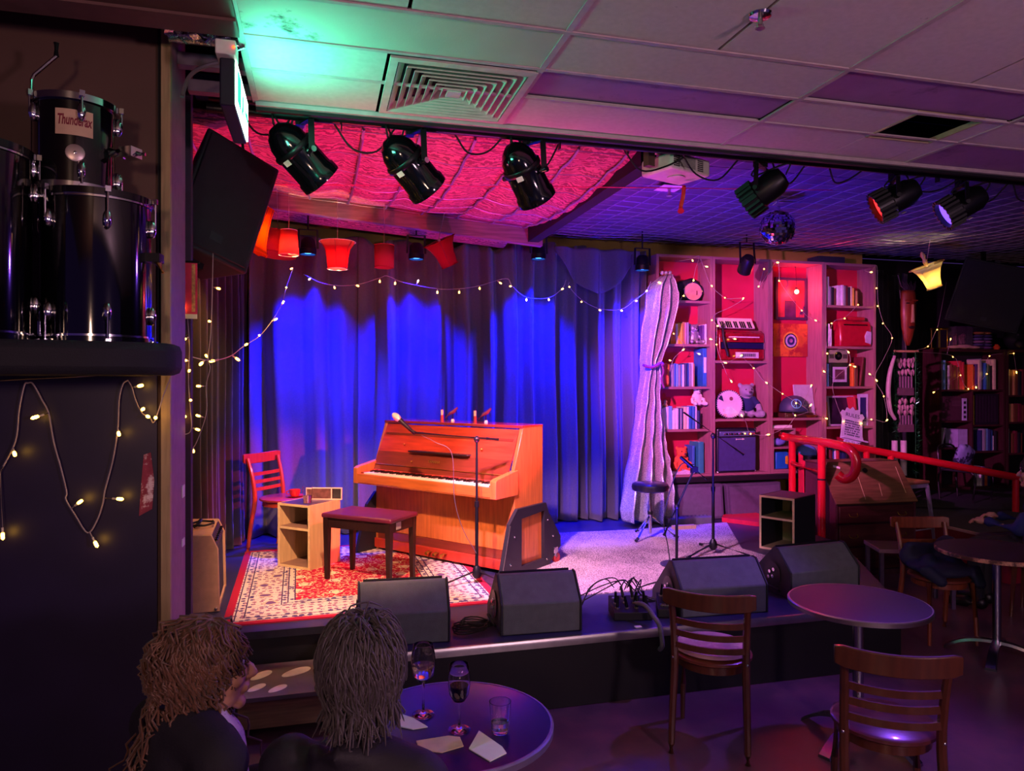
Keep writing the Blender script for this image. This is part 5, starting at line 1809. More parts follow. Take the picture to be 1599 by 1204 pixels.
def blob_part(name, prims, m, parent=None, voxel=.012, smooth=8):
    """union of overlapping ellipsoids / tapered tubes, fused to one surface"""
    b = MB()
    for p in prims:
        if p[0] == 'e':
            b.ell(p[1], p[2], 16, 10, p[3] if len(p) > 3 else None)
        else:
            pts, rs = p[1], p[2]
            b.tube(pts, rs, 12)
            b.ell(pts[0], rs[0], 12, 8)
            b.ell(pts[-1], rs[-1], 12, 8)
    o = b.build(name, m, parent, smooth=180)
    r = o.modifiers.new('fuse', 'REMESH')
    r.mode = 'VOXEL'
    r.voxel_size = voxel
    r.use_smooth_shade = True
    s = o.modifiers.new('soften', 'SMOOTH')
    s.iterations = smooth
    s.factor = .5
    return o


def plush(name, label, loc, s, fur, shirt=None, rz=0., muzzle=None, shirt_mat=None, tilt=0):
    t = thing(name, label, 'soft toy', loc, rz)
    pr = [('e', (0, 0, .16 * s), (.11 * s, .09 * s, .15 * s)), ('e', (0, -.02 * s, .36 * s), (.10 * s, .09 * s, .095 * s)), ('e', (0, -.10 * s, .335 * s), (.05 * s, .05 * s, .04 * s)),
          ('e', (-.085 * s, .0, .44 * s), (.035 * s, .02 * s, .035 * s)), ('e', (.085 * s, .0, .44 * s), (.035 * s, .02 * s, .035 * s)),
          ('t', [(-.09 * s, -.01 * s, .25 * s), (-.15 * s, -.05 * s, .17 * s), (-.16 * s, -.08 * s, .09 * s)], [.045 * s, .042 * s, .04 * s]),
          ('t', [(.09 * s, -.01 * s, .25 * s), (.15 * s, -.05 * s, .17 * s), (.16 * s, -.08 * s, .09 * s)], [.045 * s, .042 * s, .04 * s]),
          ('t', [(-.06 * s, -.03 * s, .06 * s), (-.11 * s, -.12 * s, .055 * s), (-.14 * s, -.19 * s, .06 * s)], [.055 * s, .05 * s, .05 * s]),
          ('t', [(.06 * s, -.03 * s, .06 * s), (.11 * s, -.12 * s, .055 * s), (.14 * s, -.19 * s, .06 * s)], [.055 * s, .05 * s, .05 * s])]
    blob_part('body', pr, fur, t, voxel=.012 * max(s, .6))
    MB().ell((0, -.150 * s, .345 * s), (.022 * s, .014 * s, .016 * s), 10, 6).build('nose', mat('toy_nose', '#4a2a4a', .4), t)
    for q in (-1, 1):
        MB().ell((q * .04 * s, -.098 * s, .385 * s), .010 * s, 8, 6).build('eye', BLKG, t)
    if shirt_mat:
        blob_part('jumper', [('e', (0, -.004, .17 * s), (.118 * s, .10 * s, .125 * s)), ('t', [(-.09 * s, -.01 * s, .25 * s), (-.135 * s, -.035 * s, .195 * s)], [.052 * s, .05 * s]), ('t', [(.09 * s, -.01 * s, .25 * s), (.135 * s, -.035 * s, .195 * s)], [.052 * s, .05 * s])], shirt_mat, t, voxel=.012)
    return t


GFUR = mat('grey_plush', '#9a94a8', .95, bump=1., bscale=220)
plush('teddy_bear', 'grey teddy bear in a navy jumper on the middle shelf', (4.655, 7.23, 1.4755), .84, GFUR, rz=R(-10), shirt_mat=mat('navy_knit', '#1e2a5e', .9, bump=.5, bscale=200))
plush('silver_bear', 'small silver seated bear among the orange book row', (bx(1090), 7.2, 2.2905), .50, mat('silver_plush', '#a8a4b0', .4, .5, bump=.4, bscale=90))
wp = plush('white_toy', 'small white soft toy lying on top of the white books', (bx(1086, 7.2), 7.17, 1.618), .46, mat('white_plush', '#e2dcc8', .95, bump=.8, bscale=220))
plush('orange_toy', 'fluffy orange toy in blue shoes on the lowest left shelf', (bx(1072), 7.22, BASE), .62, mat('orange_plush', '#e0603a', .95, bump=1., bscale=140, alt='#8a2a20', altpos=(.58, .7)))
for k, px in enumerate((1035, 1043)):
    o = MB().lathe([(.0, 0), (.02, 0), (.028, .02), (.016, .045), (.022, .06), (.012, .078), (.0, .082)], 12).build('figurine', mat('figurine_tan', '#c8a070', .6, var=.4, scale=50))
    o.location = (bx(px), 7.16, 1.37 + .237)
    tag(o, ['small tan figurine on the leftmost white row books', 'second tan figurine on the white row books'][k], 'figurine')
o = MB().prism([(-.17, 0), (.14, 0), (.17, .02), (.05, .05), (-.05, .028), (-.12, .04)], 'y', 0, .10).build('folded_papers', mat('papers', '#cfc4d8', .7, var=.3, scale=14, alt='#3a2a50', altpos=(.5, .55)))
o.location = (bx(1062), 7.07, BASE)
tag(o, 'folded papers and leads lying before the orange toy', 'papers')

# round tin / banjo drum on the top left shelf
t = thing('small_drum', 'small round drum with pale skin on its side, top left shelf', 'drum', (bx(1086), 7.16, 2.7605))
Mx = axM((-.15, -1, .1), (0, 0, .165))
MB().lathe([(.152, -.08), (.152, .0), (.158, .002), (.158, .02), (.148, .022)], 32, Mx, cap=False).build('shell', mat('drum_dark', '#2a1a3a', .3), t)
MB().lathe([(.0, .012), (.150, .012), (.150, .016), (.0, .017)], 32, Mx).build('skin', mat('drum_skin_tan', '#c89a80', .6, var=.15, scale=8), t)
MB().lathe([(.150, .010), (.162, .010), (.162, .026), (.150, .026), (.150, .010)], 32, Mx, cap=False).build('hoop', CHR, t)
b = MB()
for k in range(8):
    a = 2 * math.pi * k / 8 + .2
    b.box((.166 * math.cos(a), .166 * math.sin(a), -.01), (.016, .016, .05), Mx)
b.build('tension_lug', CHR, t)
MB().bb(-.006, .006, -.02, .02, .0, .14, Matrix.Translation((.05, -.045, .11)) @ Matrix.Scale(.5, 4)).build('bridge', mat('bridge_red', '#7a2a3a', .6), t)
bpy.data.objects['small_drum'].scale = (.66, .66, .66)
o = MB().prism([(0, 0), (.28, 0), (.34, .10), (.30, .24), (.22, .27), (.05, .22)], 'y', 0, .11).build('black_case', mat('case_black', '#17141f', .6), bevel=.02)
o.location = (bx(1060), 7.20, 2.7605)
tag(o, 'black instrument case behind the small round drum', 'case')

# ---- accordion
t = thing('accordion', 'red piano accordion with white keys lying on the shelf', 'accordion', (bx(1158), 7.085, 2.1155), R(2))
ARD = mat('accordion_red', '#8a1224', .2, coat=.8, var=.3, scale=25)
MB().prism([(0, .02), (.0, .30), (.05, .34), (.23, .34), (.23, .02), (.2, .0), (.03, .0)], 'x', -.27, .27).build('body', ARD, t, bevel=.015)
MB().bb(-.255, .255, -.006, .0, .13, .20).build('bellows_band', mat('bellows_navy', '#1a1440', .4), t)
b = MB()
for z in (.128, .198):
    b.bb(-.258, .258, -.009, -.004, z, z + .006)
b.bb(-.258, -.252, -.009, -.004, .128, .204).bb(.252, .258, -.009, -.004, .128, .204)
b.build('band_trim', CHR, t)
MB().bb(-.08, .19, -.007, .0, .03, .095).build('name_plate', mat('plate_pearl', '#cfc8c4', .3), t)
b = MB()
for k in range(16):
    b.bb(-.02 + k * .011, -.014 + k * .011, -.009, -.006, .045, .08)
b.build('plate_grille', BLK, t)
MB().bb(-.16, .2, -.008, .0, .255, .268).build('treble_slot', mat('slot_pearl', '#d8c8c4', .3), t)
Mk = Matrix.Translation((0, .03, .34)) @ Matrix.Rotation(R(-32), 4, 'X')
kbp = MB().bb(-.26, .17, -.012, .0, 0, .15, Mk).build('keyboard_board', mat('pearl_red', '#5a0c1c', .3), t)
for k in range(18):
    MB().bb(-.255 + k * .0232, -.255 + k * .0232 + .0215, -.026, -.012, .015, .145, Mk).build('white_key', IVO, kbp, smooth=0)
for k in range(17):
    if k % 7 not in (2, 6):
        MB().bb(-.255 + (k + 1) * .0232 - .007, -.255 + (k + 1) * .0232 + .005, -.034, -.026, .012, .095, Mk).build('black_key', BLKG, kbp, smooth=0)
b = MB()
for px_ in (-.29, .285):
    b.prism([(.02, .03), (.2, .03), (.22, .30), (.05, .32)], 'x', px_ - .012, px_ + .012)
b.build('bass_end', mat('accordion_black', '#0e0c14', .2, coat=.6), t, bevel=.006)
MB().tube(catmull([(-.24, -.02, .42), (-.26, -.06, .25), (-.2, -.05, .05)], 8), .012, 6).build('strap', mat('strap_leather', '#1a1218', .5), t)

t.scale = (1.08, 1, 1.0)
# ---- gear edged round tambourine / saw blade sign
t = thing('toothed_disc', 'round pale disc with toothed edge leaning beside the bear', 'wall disc', (bx(1136, 7.15), 7.11, 1.4755 + .160))
Md = axM((-.12, -1, .08))
poly = []
for k in range(40):
    a = 2 * math.pi * k / 40
    for rr, da in ((.180, 0), (.158, .08)):
        poly.append((rr * .87 * math.cos(a + da), rr * .87 * math.sin(a + da)))
MB().prism(poly, 'z', -.006, .006, Md).build('blade', mat('pale_disc', '#d6cdd8', .5, var=.15, scale=6, alt='#c89a30', altpos=(.60, .66)), t)
MB().lathe([(.0, -.03), (.159, -.03), (.160, -.008), (.0, -.008)], 40, Md).build('rim', mat('rim_plum', '#3a2248', .5), t)
MB().prism([(-.09, -.09), (-.02, -.03), (.03, -.03), (.08, -.10), (.02, -.12)], 'z', .006, .008, Md).build('pale_patch', mat('pale_mint', '#cfe6e2', .6), t)
MB().prism([(.07, .03), (.13, .06), (.10, .10), (.085, .09)], 'z', .006, .008, Md).build('dark_patch', mat('ink_navy', '#1c1c4a', .6), t)
MB().lathe([(.0, .006), (.022, .006), (.018, .012), (.0, .014)], 12, Md @ Matrix.Translation((-.02, .06, 0))).build('centre_boss', mat('boss_red', '#7a3a50', .5), t)

# ---- combo amplifier on the bottom shelf
t = thing('practice_amplifier', 'small black practice amplifier with blue grille on the shelf', 'amplifier', (bx(1149), 7.06, BASE))
MB().bb(-.285, .285, 0.02, .24, 0, .52).build('cabinet', mat('amp_black', '#15152a', .5, bump=.3, bscale=240), t, bevel=.015)
MB().bb(-.262, .262, .008, .021, .025, .415).build('grille', mat('amp_grille', '#3a3c78', .8, bump=.8, bscale=420), t)
cpn = MB().bb(-.255, .255, .006, .021, .43, .49).build('control_panel', mat('amp_panel', '#6a7ab0', .3, .5), t, bevel=.006)
for k in range(9):
    MB().cyl((-.19 + k * .036, .006, .458), (-.19 + k * .036, -.008, .458), .012, .010, 12).build('knob', BLKM if k % 2 else CHR, cpn)
for k, x in enumerate((.165, .205, .235)):
    MB().cyl((x, .006, .458), (x, -.003, .458), .015, n=12).build('switch', CHR, cpn)
eb = MB().bar((-.02, .006, .395), (.07, .006, .395), .004, .007)
eb.prism([(.07, .385), (.105, .395), (.07, .408)], 'y', .004, .008)
eb.bar((-.02, .006, .386), (-.02, .006, .404), .004, .006)
eb.build('arrow_emblem', WHT, t)
b = MB()
for x in (-.275, .275):
    for z in (.012, .508):
        b.ell((x, .03, z), .018, 8, 6)
b.build('corner_protector', CHR, t)

t.scale = (.86, 1, .93)
# ---- paintings
def painting(label, x0, x1, y0, y1, Y, m, fm, extra=None):
    a, c = at(x0, y0, Y), at(x1, y1, Y)
    w, h = c.x - a.x, a.z - c.z
    t = thing('painting', label, 'painting', (a.x, Y, c.z))
    MB().bb(0, w, .0, .02, 0, h).build('canvas', m, t)
    if fm:
        f = MB()
        k = .03
        f.bb(-k, w + k, -.012, .02, -k, 0).bb(-k, w + k, -.012, .02, h, h + k).bb(-k, 0, -.012, .02, 0, h).bb(w, w + k, -.012, .02, 0, h)
        f.build('frame', fm, t)
    return t, w, h


pa1, w, h = painting('dark framed red abstract painting with a white dot', 1214, 1256, 437, 496, 7.295, mat('abstract_red', '#b03a40', .5, var=.5, scale=5, alt='#382a58', altpos=(.5, .58)), mat('frame_aubergine', '#3a2a48', .4))
MB().bb(w * .27, w * .68, -.002, 0, .0, h * .45).build('dark_doorway', mat('door_plum', '#43204a', .6, var=.4, scale=9), pa1)
rbl = thing('red_bulb', 'small glowing red bulb in front of the upper painting', 'lamp', (pa1.location.x + w * .60, 7.24, pa1.location.z + h * .68))
MB().ell((0, 0, 0), (.026, .026, .028), 14, 10).build('globe', mat('red_bulb_glow', '#ff6a50', .3, emit='#ff7a5a', estr=8), rbl)
MB().cyl((0, 0, .02), (0, .0, .05), .014, n=10).build('cap', BLKM, rbl)
MB().tube([(0, 0, .05), (0, .02, .3), (0, .03, 3.21 - rbl.location.z)], .003, 5).build('flex', RUB, rbl)
lamp('bulb_light', 'POINT', rbl.location - Vector((0, .05, 0)), (1.0, .04, .06), 6, radius=.03, parent=rbl)
pa2, w, h = painting('unframed orange painting with a blue ringed stone shape', 1208, 1261, 505, 557, 7.29, mat('abstract_orange', '#d8722c', .55, var=.4, scale=7, alt='#a02828', altpos=(.46, .56)), None)
for k, (r, cl) in enumerate(((.105, '#d8a83a'), (.085, '#241c3a'), (.072, '#b8b4c8'), (.05, '#2c2a66'), (.022, '#a07a98'))):
    MB().lathe([(.0, 0), (r, 0), (r, .0015), (.0, .0015)], 22, axM((0, -1, 0), (w * .5, -.0016 * k, h * .48))).build('stone_ring', mat('stone_' + str(k), cl, .5, var=.3, scale=30), pa2)

# ---- helmet, trays, canvas on the helmet shelf
t = thing('peace_helmet', 'dark blue army helmet with a pale peace sign', 'helmet', (bx(1240, 7.18), 7.18, 1.545))
MB().lathe([(.165, .0), (.17, .02), (.16, .08), (.13, .13), (.08, .165), (.03, .178), (.0, .18)], 32, sq=(1, .85), cap=False).build('shell', mat('helmet_blue', '#35405e', .5), t, thick=.006)
MB().tube([(.172 * math.cos(2 * math.pi * i / 32), .146 * math.sin(2 * math.pi * i / 32), .002) for i in range(32)], .006, 6, closed=True).build('brim', mat('helmet_rim', '#2a3048', .5), t)
pcx, pcz = -.07, .088
d_ = Vector((-.34, -.9, .36)).normalized()
Mp = axM(d_, (-.062, -.118, .085))
ps = MB()
ps.tube([(Mp @ Vector((.052 * math.cos(2 * math.pi * i / 24), .052 * math.sin(2 * math.pi * i / 24), .016))) for i in range(24)], .006, 6, closed=True)
for a, l in ((90, .05), (270, .05), (225, .05), (315, .05)):
    ps.tube([Mp @ Vector((0, 0, .02)), Mp @ Vector((l * math.cos(R(a)), l * math.sin(R(a)), .016))], .006, 6)
ps.build('peace_sign', mat('peace_paint', '#6ab0d8', .5), t)
MB().tube(catmull([(-.10, -.10, .0), (-.08, -.12, -.05), (-.06, -.10, -.065)], 5), .007, 6).build('chin_strap', mat('strap_grey', '#5a5468', .6), t)
o = MB().bb(-.19, .18, -.10, .12, 0, .055).bb(-.17, .10, -.11, -.10, .01, .04).build('wooden_tray', mat('dark_tray', '#4a2c24', .4), bevel=.006)
o.location = (bx(1240, 7.2), 7.2, 1.4755)
tag(o, 'flat brown wooden box under the helmet', 'box')
o = MB().lathe([(.0, 0), (.04, 0), (.075, .02), (.08, .03), (.07, .028), (.0, .01)], 20, cap=False).build('brass_dish', mat('brass', '#c89a38', .3, .9))
o.location = (bx(1266, 7.1), 7.115, 1.4755)
tag(o, 'small brass dish at the right of the helmet', 'dish')
cv = MB().bb(0, .26, 0, .02, 0, .38).build('blank_canvas', mat('canvas_pale', '#b8b2c8', .7, alt='#6a6484', altpos=(.66, .69)), bevel=.002)
cv.location = (5.245, 7.12, 1.4755)
cv.rotation_euler = (R(-9), 0, R(4))
tag(cv, 'pale grey canvas with dark twig lines leaning by the helmet', 'canvas')

# ---- lower part of the painting bay
t = thing('small_crate', 'open pine crate at the bottom of the painting bookcase', 'crate', (BX[2] + .035, 7.06, BASE))
for a in (0, .28):
    MB().bb(a, a + .018, 0, .25, 0, .46).build('side_board', PINE, t)
MB().bb(.018, .28, 0, .25, 0, .018).build('bottom_board', PINEX, t)
MB().bb(.018, .28, 0, .25, .25, .268).build('shelf', PINEX, t)
MB().bb(-.0, .298, 0, .25, .46, .478).build('top_board', PINEX, t)
o = MB().bb(0, .16, 0, .14, 0, .19).build('blue_tin', mat('tin_blue', '#1a6ab8', .4), bevel=.01)
o.location = (BX[2] + .10, 7.09, BASE + .0185)
tag(o, 'bright blue tin in the pine crate', 'tin')
MB().prism([(.12, .06), (.15, .05), (.158, .10), (.15, .15), (.12, .14)], 'y', -.002, .0).build('yellow_mark', mat('mark_yellow', '#e0b020', .5), o)
o = blob_part('blue_bundle', [('e', (0, 0, .05), (.08, .06, .045)), ('e', (.05, .0, .07), (.05, .05, .04)), ('e', (-.05, .01, .06), (.05, .04, .04))], mat('bundle_blue', '#6a7ac8', .8))
o.location = (BX[2] + .18, 7.16, BASE + .269)
tag(o, 'crumpled pale blue cloth in the crate top compartment', 'cloth')
o = MB().bb(-.13, .13, -.06, .06, 0, .03).build('stacked_papers', PAPER)
o.location = (BX[2] + .185, 7.16, BASE + .4785)
tag(o, 'white paper stack on top of the pine crate', 'papers')
t = thing('peaked_cap', 'pale blue peaked cap behind the red railing', 'cap', (bx(1266), 7.18, BASE))
MB().lathe([(.0, 0), (.11, 0), (.115, .16), (.0, .16)], 20).build('stand', BLK, t)
MB().lathe([(.11, .16), (.112, .20), (.09, .25), (.04, .275), (.0, .28)], 20, cap=False).build('crown', mat('cap_blue', '#5a86d8', .7), t)
MB().prism([(-.10, -.05), (.10, -.05), (.07, -.18), (-.07, -.18)], 'z', .158, .166).build('peak', mat('cap_navy', '#1c2650', .6), t)
o = MB().lathe([(.0, 0), (.035, 0), (.036, .10), (.012, .13), (.012, .17), (.016, .175), (.0, .178)], 16).build('blue_bottle', mat('bottle_blue', '#4a78c0', .15, coat=.5))
o.location = (bx(1292), 7.10, BASE)
o.location.x = 5.60
tag(o, 'blue bottle at the bottom of the rightmost bookcase', 'bottle')
book_row(5.66, BASE, [('maroon', .04, .22), ('blue', .03, .23), ('white', .02, .22), ('red', .035, .21), ('navy', .04, .24), ('navy', .05, .27), ('black', .04, .25)], 'on the lowest shelf behind the railing', seed=9)

# ---- rightmost bookcase contents
sh4 = 'on the top shelf of the right bookcase'
x = BX[3] + .036
x = book_row(x, 2.76, [('red', .04, .30), ('white', .03, .33), ('grey', .03, .22), ('black', .036, .21), ('brown', .03, .20)], sh4, seed=11)
book_row(x + .01, 2.76, [('white', .05, .235), ('white', .03, .24), ('grey', .03, .23), ('maroon', .034, .24), ('black', .03, .22), ('cream', .026, .23), ('yellow', .02, .21), ('brown', .026, .19), ('tan', .03, .18)], 'right half of the top shelf', seed=12)
book_row(BX[3] + .034, 2.29, [('navy', .03, .25), ('black', .028, .23), ('white', .02, .26), ('white', .024, .20)], 'left of the red vintage box', seed=13)
t = thing('red_vintage_box', 'glossy red vintage box with silver trim on the shelf', 'box', (bx(1334), 7.07, 2.2905))
RB = mat('red_enamel', '#b01830', .25, coat=.6)
MB().prism([(0, 0), (-.01, .08), (.0, .22), (.03, .30), (.24, .30), (.24, 0)], 'x', -.22, .22).build('body', RB, t, bevel=.02)
MB().bb(-.15, .13, .0, .05, .30, .345).build('lid', RB, t, bevel=.015)
MB().bb(-.17, .15, -.006, .004, .245, .256).build('trim_strip', CHR, t)
MB().prism([(.12, .05), (.19, .03), (.20, .17), (.14, .18), (.11, .12)], 'y', -.016, -.006).build('pale_panel', mat('pale_lilac', '#c8bcd8', .4), t)
MB().bb(.195, .205, -.014, .0, .02, .24).build('chrome_edge', ALU, t)
t = thing('transistor_radio', 'silver transistor radio with round dial on a photo frame', 'radio', (bx(1311), 7.12, 2.1025))
MB().bb(-.135, .135, 0, .07, 0, .15).build('case', mat('radio_silver', '#a8a494', .4, .4), t, bevel=.008)
MB().lathe([(.0, 0), (.05, 0), (.046, .008), (.0, .009)], 22, axM((0, -1, 0), (.0, 0, .08))).build('dial', BLKG, t)
MB().lathe([(.0, .009), (.016, .009), (.013, .014), (.0, .015)], 12, axM((0, -1, 0), (.0, 0, .08))).build('dial_knob', CHR, t)
MB().bb(-.12, -.06, -.003, 0, .05, .10).bb(.06, .12, -.003, 0, .05, .10).build('speaker_slot', mat('slot_dark', '#4a463e', .6), t)
t = thing('photo_frame', 'black photo frame with white mount under the radio', 'photo frame', (bx(1313), 7.12, 1.8305))
MB().bb(-.135, .135, 0, .06, 0, .27).build('frame', BLK, t, bevel=.005)
MB().bb(-.095, .095, -.003, .0, .05, .225).build('mount', mat('mount_lilac', '#b8aed0', .6), t)
MB().bb(-.065, .065, -.0045, -.003, .08, .195).build('photo', mat('photo_dim', '#5a3048', .4, var=.5, scale=14, alt='#c88a7a', altpos=(.62, .68)), t)
book_row(BX[3] + .034, 1.83, [('blue', .036, .27), ('sky blue', .026, .26)], 'left of the black photo frame', seed=15)
book_row(bx(1331), 1.83, [('orange', .03, .27), ('brown', .02, .22), ('maroon', .03, .25)], 'right of the black photo frame', seed=16)
book('maroon', 'maroon book leaning right of the photo frame', (bx(1344), 7.12, 1.8385), .025, .34, .17, lean=8)
t = thing('picture_frame', 'large pale edged picture frame leaning on the plaque shelf', 'picture frame', (bx(1322), 7.17, 1.3705), rot=(R(-6), 0, 0))
f = MB()
f.bb(-.18, .18, 0, .02, 0, .02).bb(-.18, .18, 0, .02, .33, .35).bb(-.18, -.16, 0, .02, .02, .33).bb(.16, .18, 0, .02, .02, .33)
f.build('frame', mat('frame_lilac', '#b4a6c4', .5), t)
MB().bb(-.16, .16, .006, .016, .02, .33).build('picture', mat('picture_dark', '#2c1a34', .4, var=.6, scale=9), t)
book_row(BX[3] + .034, 1.37, [('red', .03, .31), ('orange', .016, .28)], 'left of the large picture frame', seed=17)
book('red', 'tall red book leaning right of the large picture frame', (6.02, 7.09, 1.3775), .03, .33, .17, lean=-7)
t = thing('picture_frame', 'narrow blue and white frame at the right of the shelf', 'picture frame', (6.085, 7.14, 1.3705), R(-6))
MB().bb(0, .125, 0, .02, 0, .37).build('mount', mat('mount_white', '#c4bcdc', .5), t)
MB().bb(.025, .10, -.003, 0, .05, .33).build('picture', mat('picture_navy', '#22205e', .5), t)
t = thing('ornate_plaque', 'white ornate cut-out plaque with rows of lettering', 'plaque', (bx(1330, 6.98), 6.985, 1.20), rot=(R(-10), R(12), R(0)))
t.scale = (1.15, 1, 1.0)
WP = mat('plaque_white', '#c9c4e0', .45)
pl_ = [(-.13, .02), (-.05, .0), (.08, .0), (.15, .03), (.13, .09), (.12, .27), (.145, .31), (.12, .35), (.09, .34), (.07, .39), (.03, .375), (.0, .41), (-.03, .375), (-.07, .39), (-.09, .34), (-.12, .35), (-.145, .31), (-.12, .27), (-.125, .09)]
MB().prism(pl_[::-1], 'y', 0, .012).build('board', WP, t, bevel=.003)
MB().bb(-.12, .17, -.04, .0, .02, .035).build('tray_ledge', WP, t)
ft = MB()
for k in range(6):
    ft.ell((-.08 + .035 * k, -.004, -.015 - .008 * (k % 2)), (.02, .01, .022), 10, 6)
ft.build('scroll_foot', WP, t)
lettering('RULES', .062, mat('plaque_ink', '#2a2450', .6), t, (.0, -.0005, .285), (R(90), 0, 0), depth=.0006)
b = MB()
rnd = random.Random(2)
for r_ in range(7):
    x = -.085
    while x < .085:
        wd = rnd.uniform(.006, .012)
        b.bb(x, x + wd, -.0012, 0, .065 + r_ * .027, .082 + r_ * .027)
        x += wd + (.004 if rnd.random() < .8 else .014)
b.build('small_print', MATS['plaque_ink'], t)
o = MB().bb(-.16, .2, 0, .2, 0, .10).build('storage_box', mat('box_slate', '#2c3050', .6))
o.location = (5.75, 7.2, 3.246)
tag(o, 'slate blue storage box on top of the rightmost bookcase', 'box')
# ================================================================== RIGHT SIDE OF THE ROOM
PLT = struct(MB().bb(6.18, 10.4, 5.3, 8.58, .002, .40).build('floor_platform', mat('red_kickboard', '#8a1c30', .5, var=.15, scale=4)))
MB().bb(6.15, 10.4, 5.27, 8.58, .40, .42).build('platform_deck', mat('platform_carpet', '#1c1830', .8), PLT)
MB().bb(6.142, 6.15, 5.27, 8.0, .395, .423).build('pale_nosing', mat('worn_nosing', '#b8908a', .6), PLT)

REDM = mat('red_railing_paint', '#c81428', .22, coat=.6, var=.05)
t = thing('handrail', 'thick red handrail with a hooked end beside the stage', 'handrail', (0, 0, 0))
pB, pA = at(1237, 684, 6.8), at(1283, 690, 6.0)
pts = [at(1218, 680, 6.95), pB, pA, at(1312, 696, 5.62), at(1328, 703, 5.5), at(1336, 716, 5.46), at(1336, 732, 5.46), at(1330, 744, 5.5), at(1318, 748, 5.56), at(1308, 741, 5.6)]
MB().tube(catmull(pts, 6), .043, 14).build('rail', REDM, t)
for p in (pA, pB):
    MB().cyl((p.x, p.y, 0.002), (p.x, p.y, p.z), .037, n=14).build('post', REDM, t)
MB().cyl((pA.x, pA.y, .93), (pA.x, pA.y, .945), .040, n=14).build('black_band', RUB, t)
MB().tube([(pB.x, pB.y, 1.0), (pA.x, pA.y, 1.0)], .03, 10).build('mid_rail', REDM, t)
t = thing('handrail', 'long red handrail sloping down behind the writing bureau', 'handrail', (0, 0, 0))
pts = [at(1290, 690, 6.95), at(1355, 702, 6.92), at(1420, 714, 6.8), at(1520, 733, 6.55), at(1650, 757, 6.3)]
C = catmull(pts, 5)
MB().tube(C, .042, 12).build('rail', REDM, t)
for px, py, Y, z0 in ((1353, 704, 6.92, .0), (1391, 710, 6.86, .0), (1586, 746, 6.42, .42)):
    p = at(px, py, Y)
    MB().cyl((p.x, p.y, z0 + .002), (p.x, p.y, p.z), .036, n=12).build('post', REDM, t)
p0, p1 = at(1292, 724, 6.95), at(1391, 725, 6.86)
MB().tube([p0, p1], .03, 10).build('mid_rail', REDM, t)
# red curtain cloth hanging behind the first post
tag(MB().sheet(lambda u, v: (4.86 + u * .16 + .0, 6.47 + .3 * u + .025 * math.sin(u * 14 + v), .30 + v * (.72 + .1 * u)), 16, 12).build('red_cloth', mat('red_fabric', '#c81a3c', .8), smooth=180, thick=.006), 'red cloth hanging between the red railing posts', 'cloth')

# ---- writing bureau
WB = wood('bureau_mahogany', '#4a2222', .35, axis='x', coat=.3)
WBS = wood('bureau_side', '#4c2630', .4, axis='z', coat=.2)
bu = thing('writing_bureau', 'dark drop-front writing bureau with sloping lid and drawers', 'bureau', (5.245, 5.90, 0.001), R(-3))
hw = .445
side = [(0.01, 0), (0.01, .70), (.27, 1.06), (.50, 1.06), (.50, 0)]
for x0 in (-hw, hw - .02):
    MB().prism(side, 'x', x0, x0 + .02).build('side_panel', WBS, bu)
MB().bb(-hw, hw, .265, .51, 1.06, 1.078).build('top_board', WB, bu, bevel=.004)
MB().prism([(.0, .695), (.275, 1.062), (.262, 1.072), (-.014, .706)], 'x', -hw - .005, hw + .005).build('sloping_lid', wood('bureau_lid', '#7a5a3c', .28, axis='x', coat=.4), bu)
sl = MB()
for x, a, c in ((-.12, .08, .62), (.08, .15, .45), (.36, .2, .85)):
    n0 = Vector((x, .0 - .0135 + .276 * a, .707 + .366 * a))
    n1 = Vector((x + .03, .0 - .0135 + .276 * c, .707 + .366 * c))
    sl.bar(n0 + Vector((0, -.001, .001)), n1 + Vector((0, -.001, .001)), .004, .003)
sl.build('scratch', mat('bare_wood', '#d8c48a', .6), bu)
MB().lathe([(.0, 0), (.028, 0), (.024, .012), (.0, .016)], 14, axM((0, -.8, .6), (.02, .20, .993))).build('lock_plate', BLKM, bu)
o = MB().bb(-.035, .035, -.002, .002, -.012, .012, Matrix.Translation((-.28, .225, 1.03)) @ Matrix.Rotation(R(-37), 4, 'X') @ Matrix.Rotation(R(20), 4, 'Y')).build('paper_slip', PAPER, bu)
MB().bb(-hw + .02, hw - .02, .02, .49, .02, .69).build('carcass', mat('bureau_inside', '#2a1218', .5), bu)
for z0, z1 in ((.515, .675), (.29, .495), (.06, .27)):
    dw = MB().bb(-hw + .03, hw - .03, -.004, .022, z0, z1).build('drawer', WB, bu, bevel=.004)
    for x in (-.27, .27):
        MB().tube(catmull([(x - .045, -.006, (z0 + z1) / 2 + .012), (x - .04, -.024, (z0 + z1) / 2 - .012), (x, -.028, (z0 + z1) / 2 - .018), (x + .04, -.024, (z0 + z1) / 2 - .012), (x + .045, -.006, (z0 + z1) / 2 + .012)], 4), .0045, 6).build('drop_handle', GOLD, dw)
MB().bb(-hw, hw, .005, .5, 0, .05).build('plinth', WBS, bu)

# ---- low side table
t = thing('low_table', 'low black side table with pale edge before the bureau', 'table', (4.86, 5.10, 0.001), R(-22))
MB().bb(-.30, .30, -.18, .18, .455, .48).build('top', mat('dusk_top', '#2c2438', .4), t)
MB().add(*ring(.0, .0, 0, 0, 0, 0)) if False else None
e = MB().bb(-.306, .306, -.186, -.18, .452, .483).bb(-.306, -.30, -.18, .18, .452, .483).bb(.30, .306, -.18, .18, .452, .483)
e.build('edge_strip', mat('mauve_edge', '#a07a90', .5), t)
for x in (-.28, .28):
    for y in (-.16, .16):
        MB().bb(x - .015, x + .015, y - .015, y + .015, 0, .455).build('leg', mat('mauve_steel', '#6a5a78', .4, .5), t)


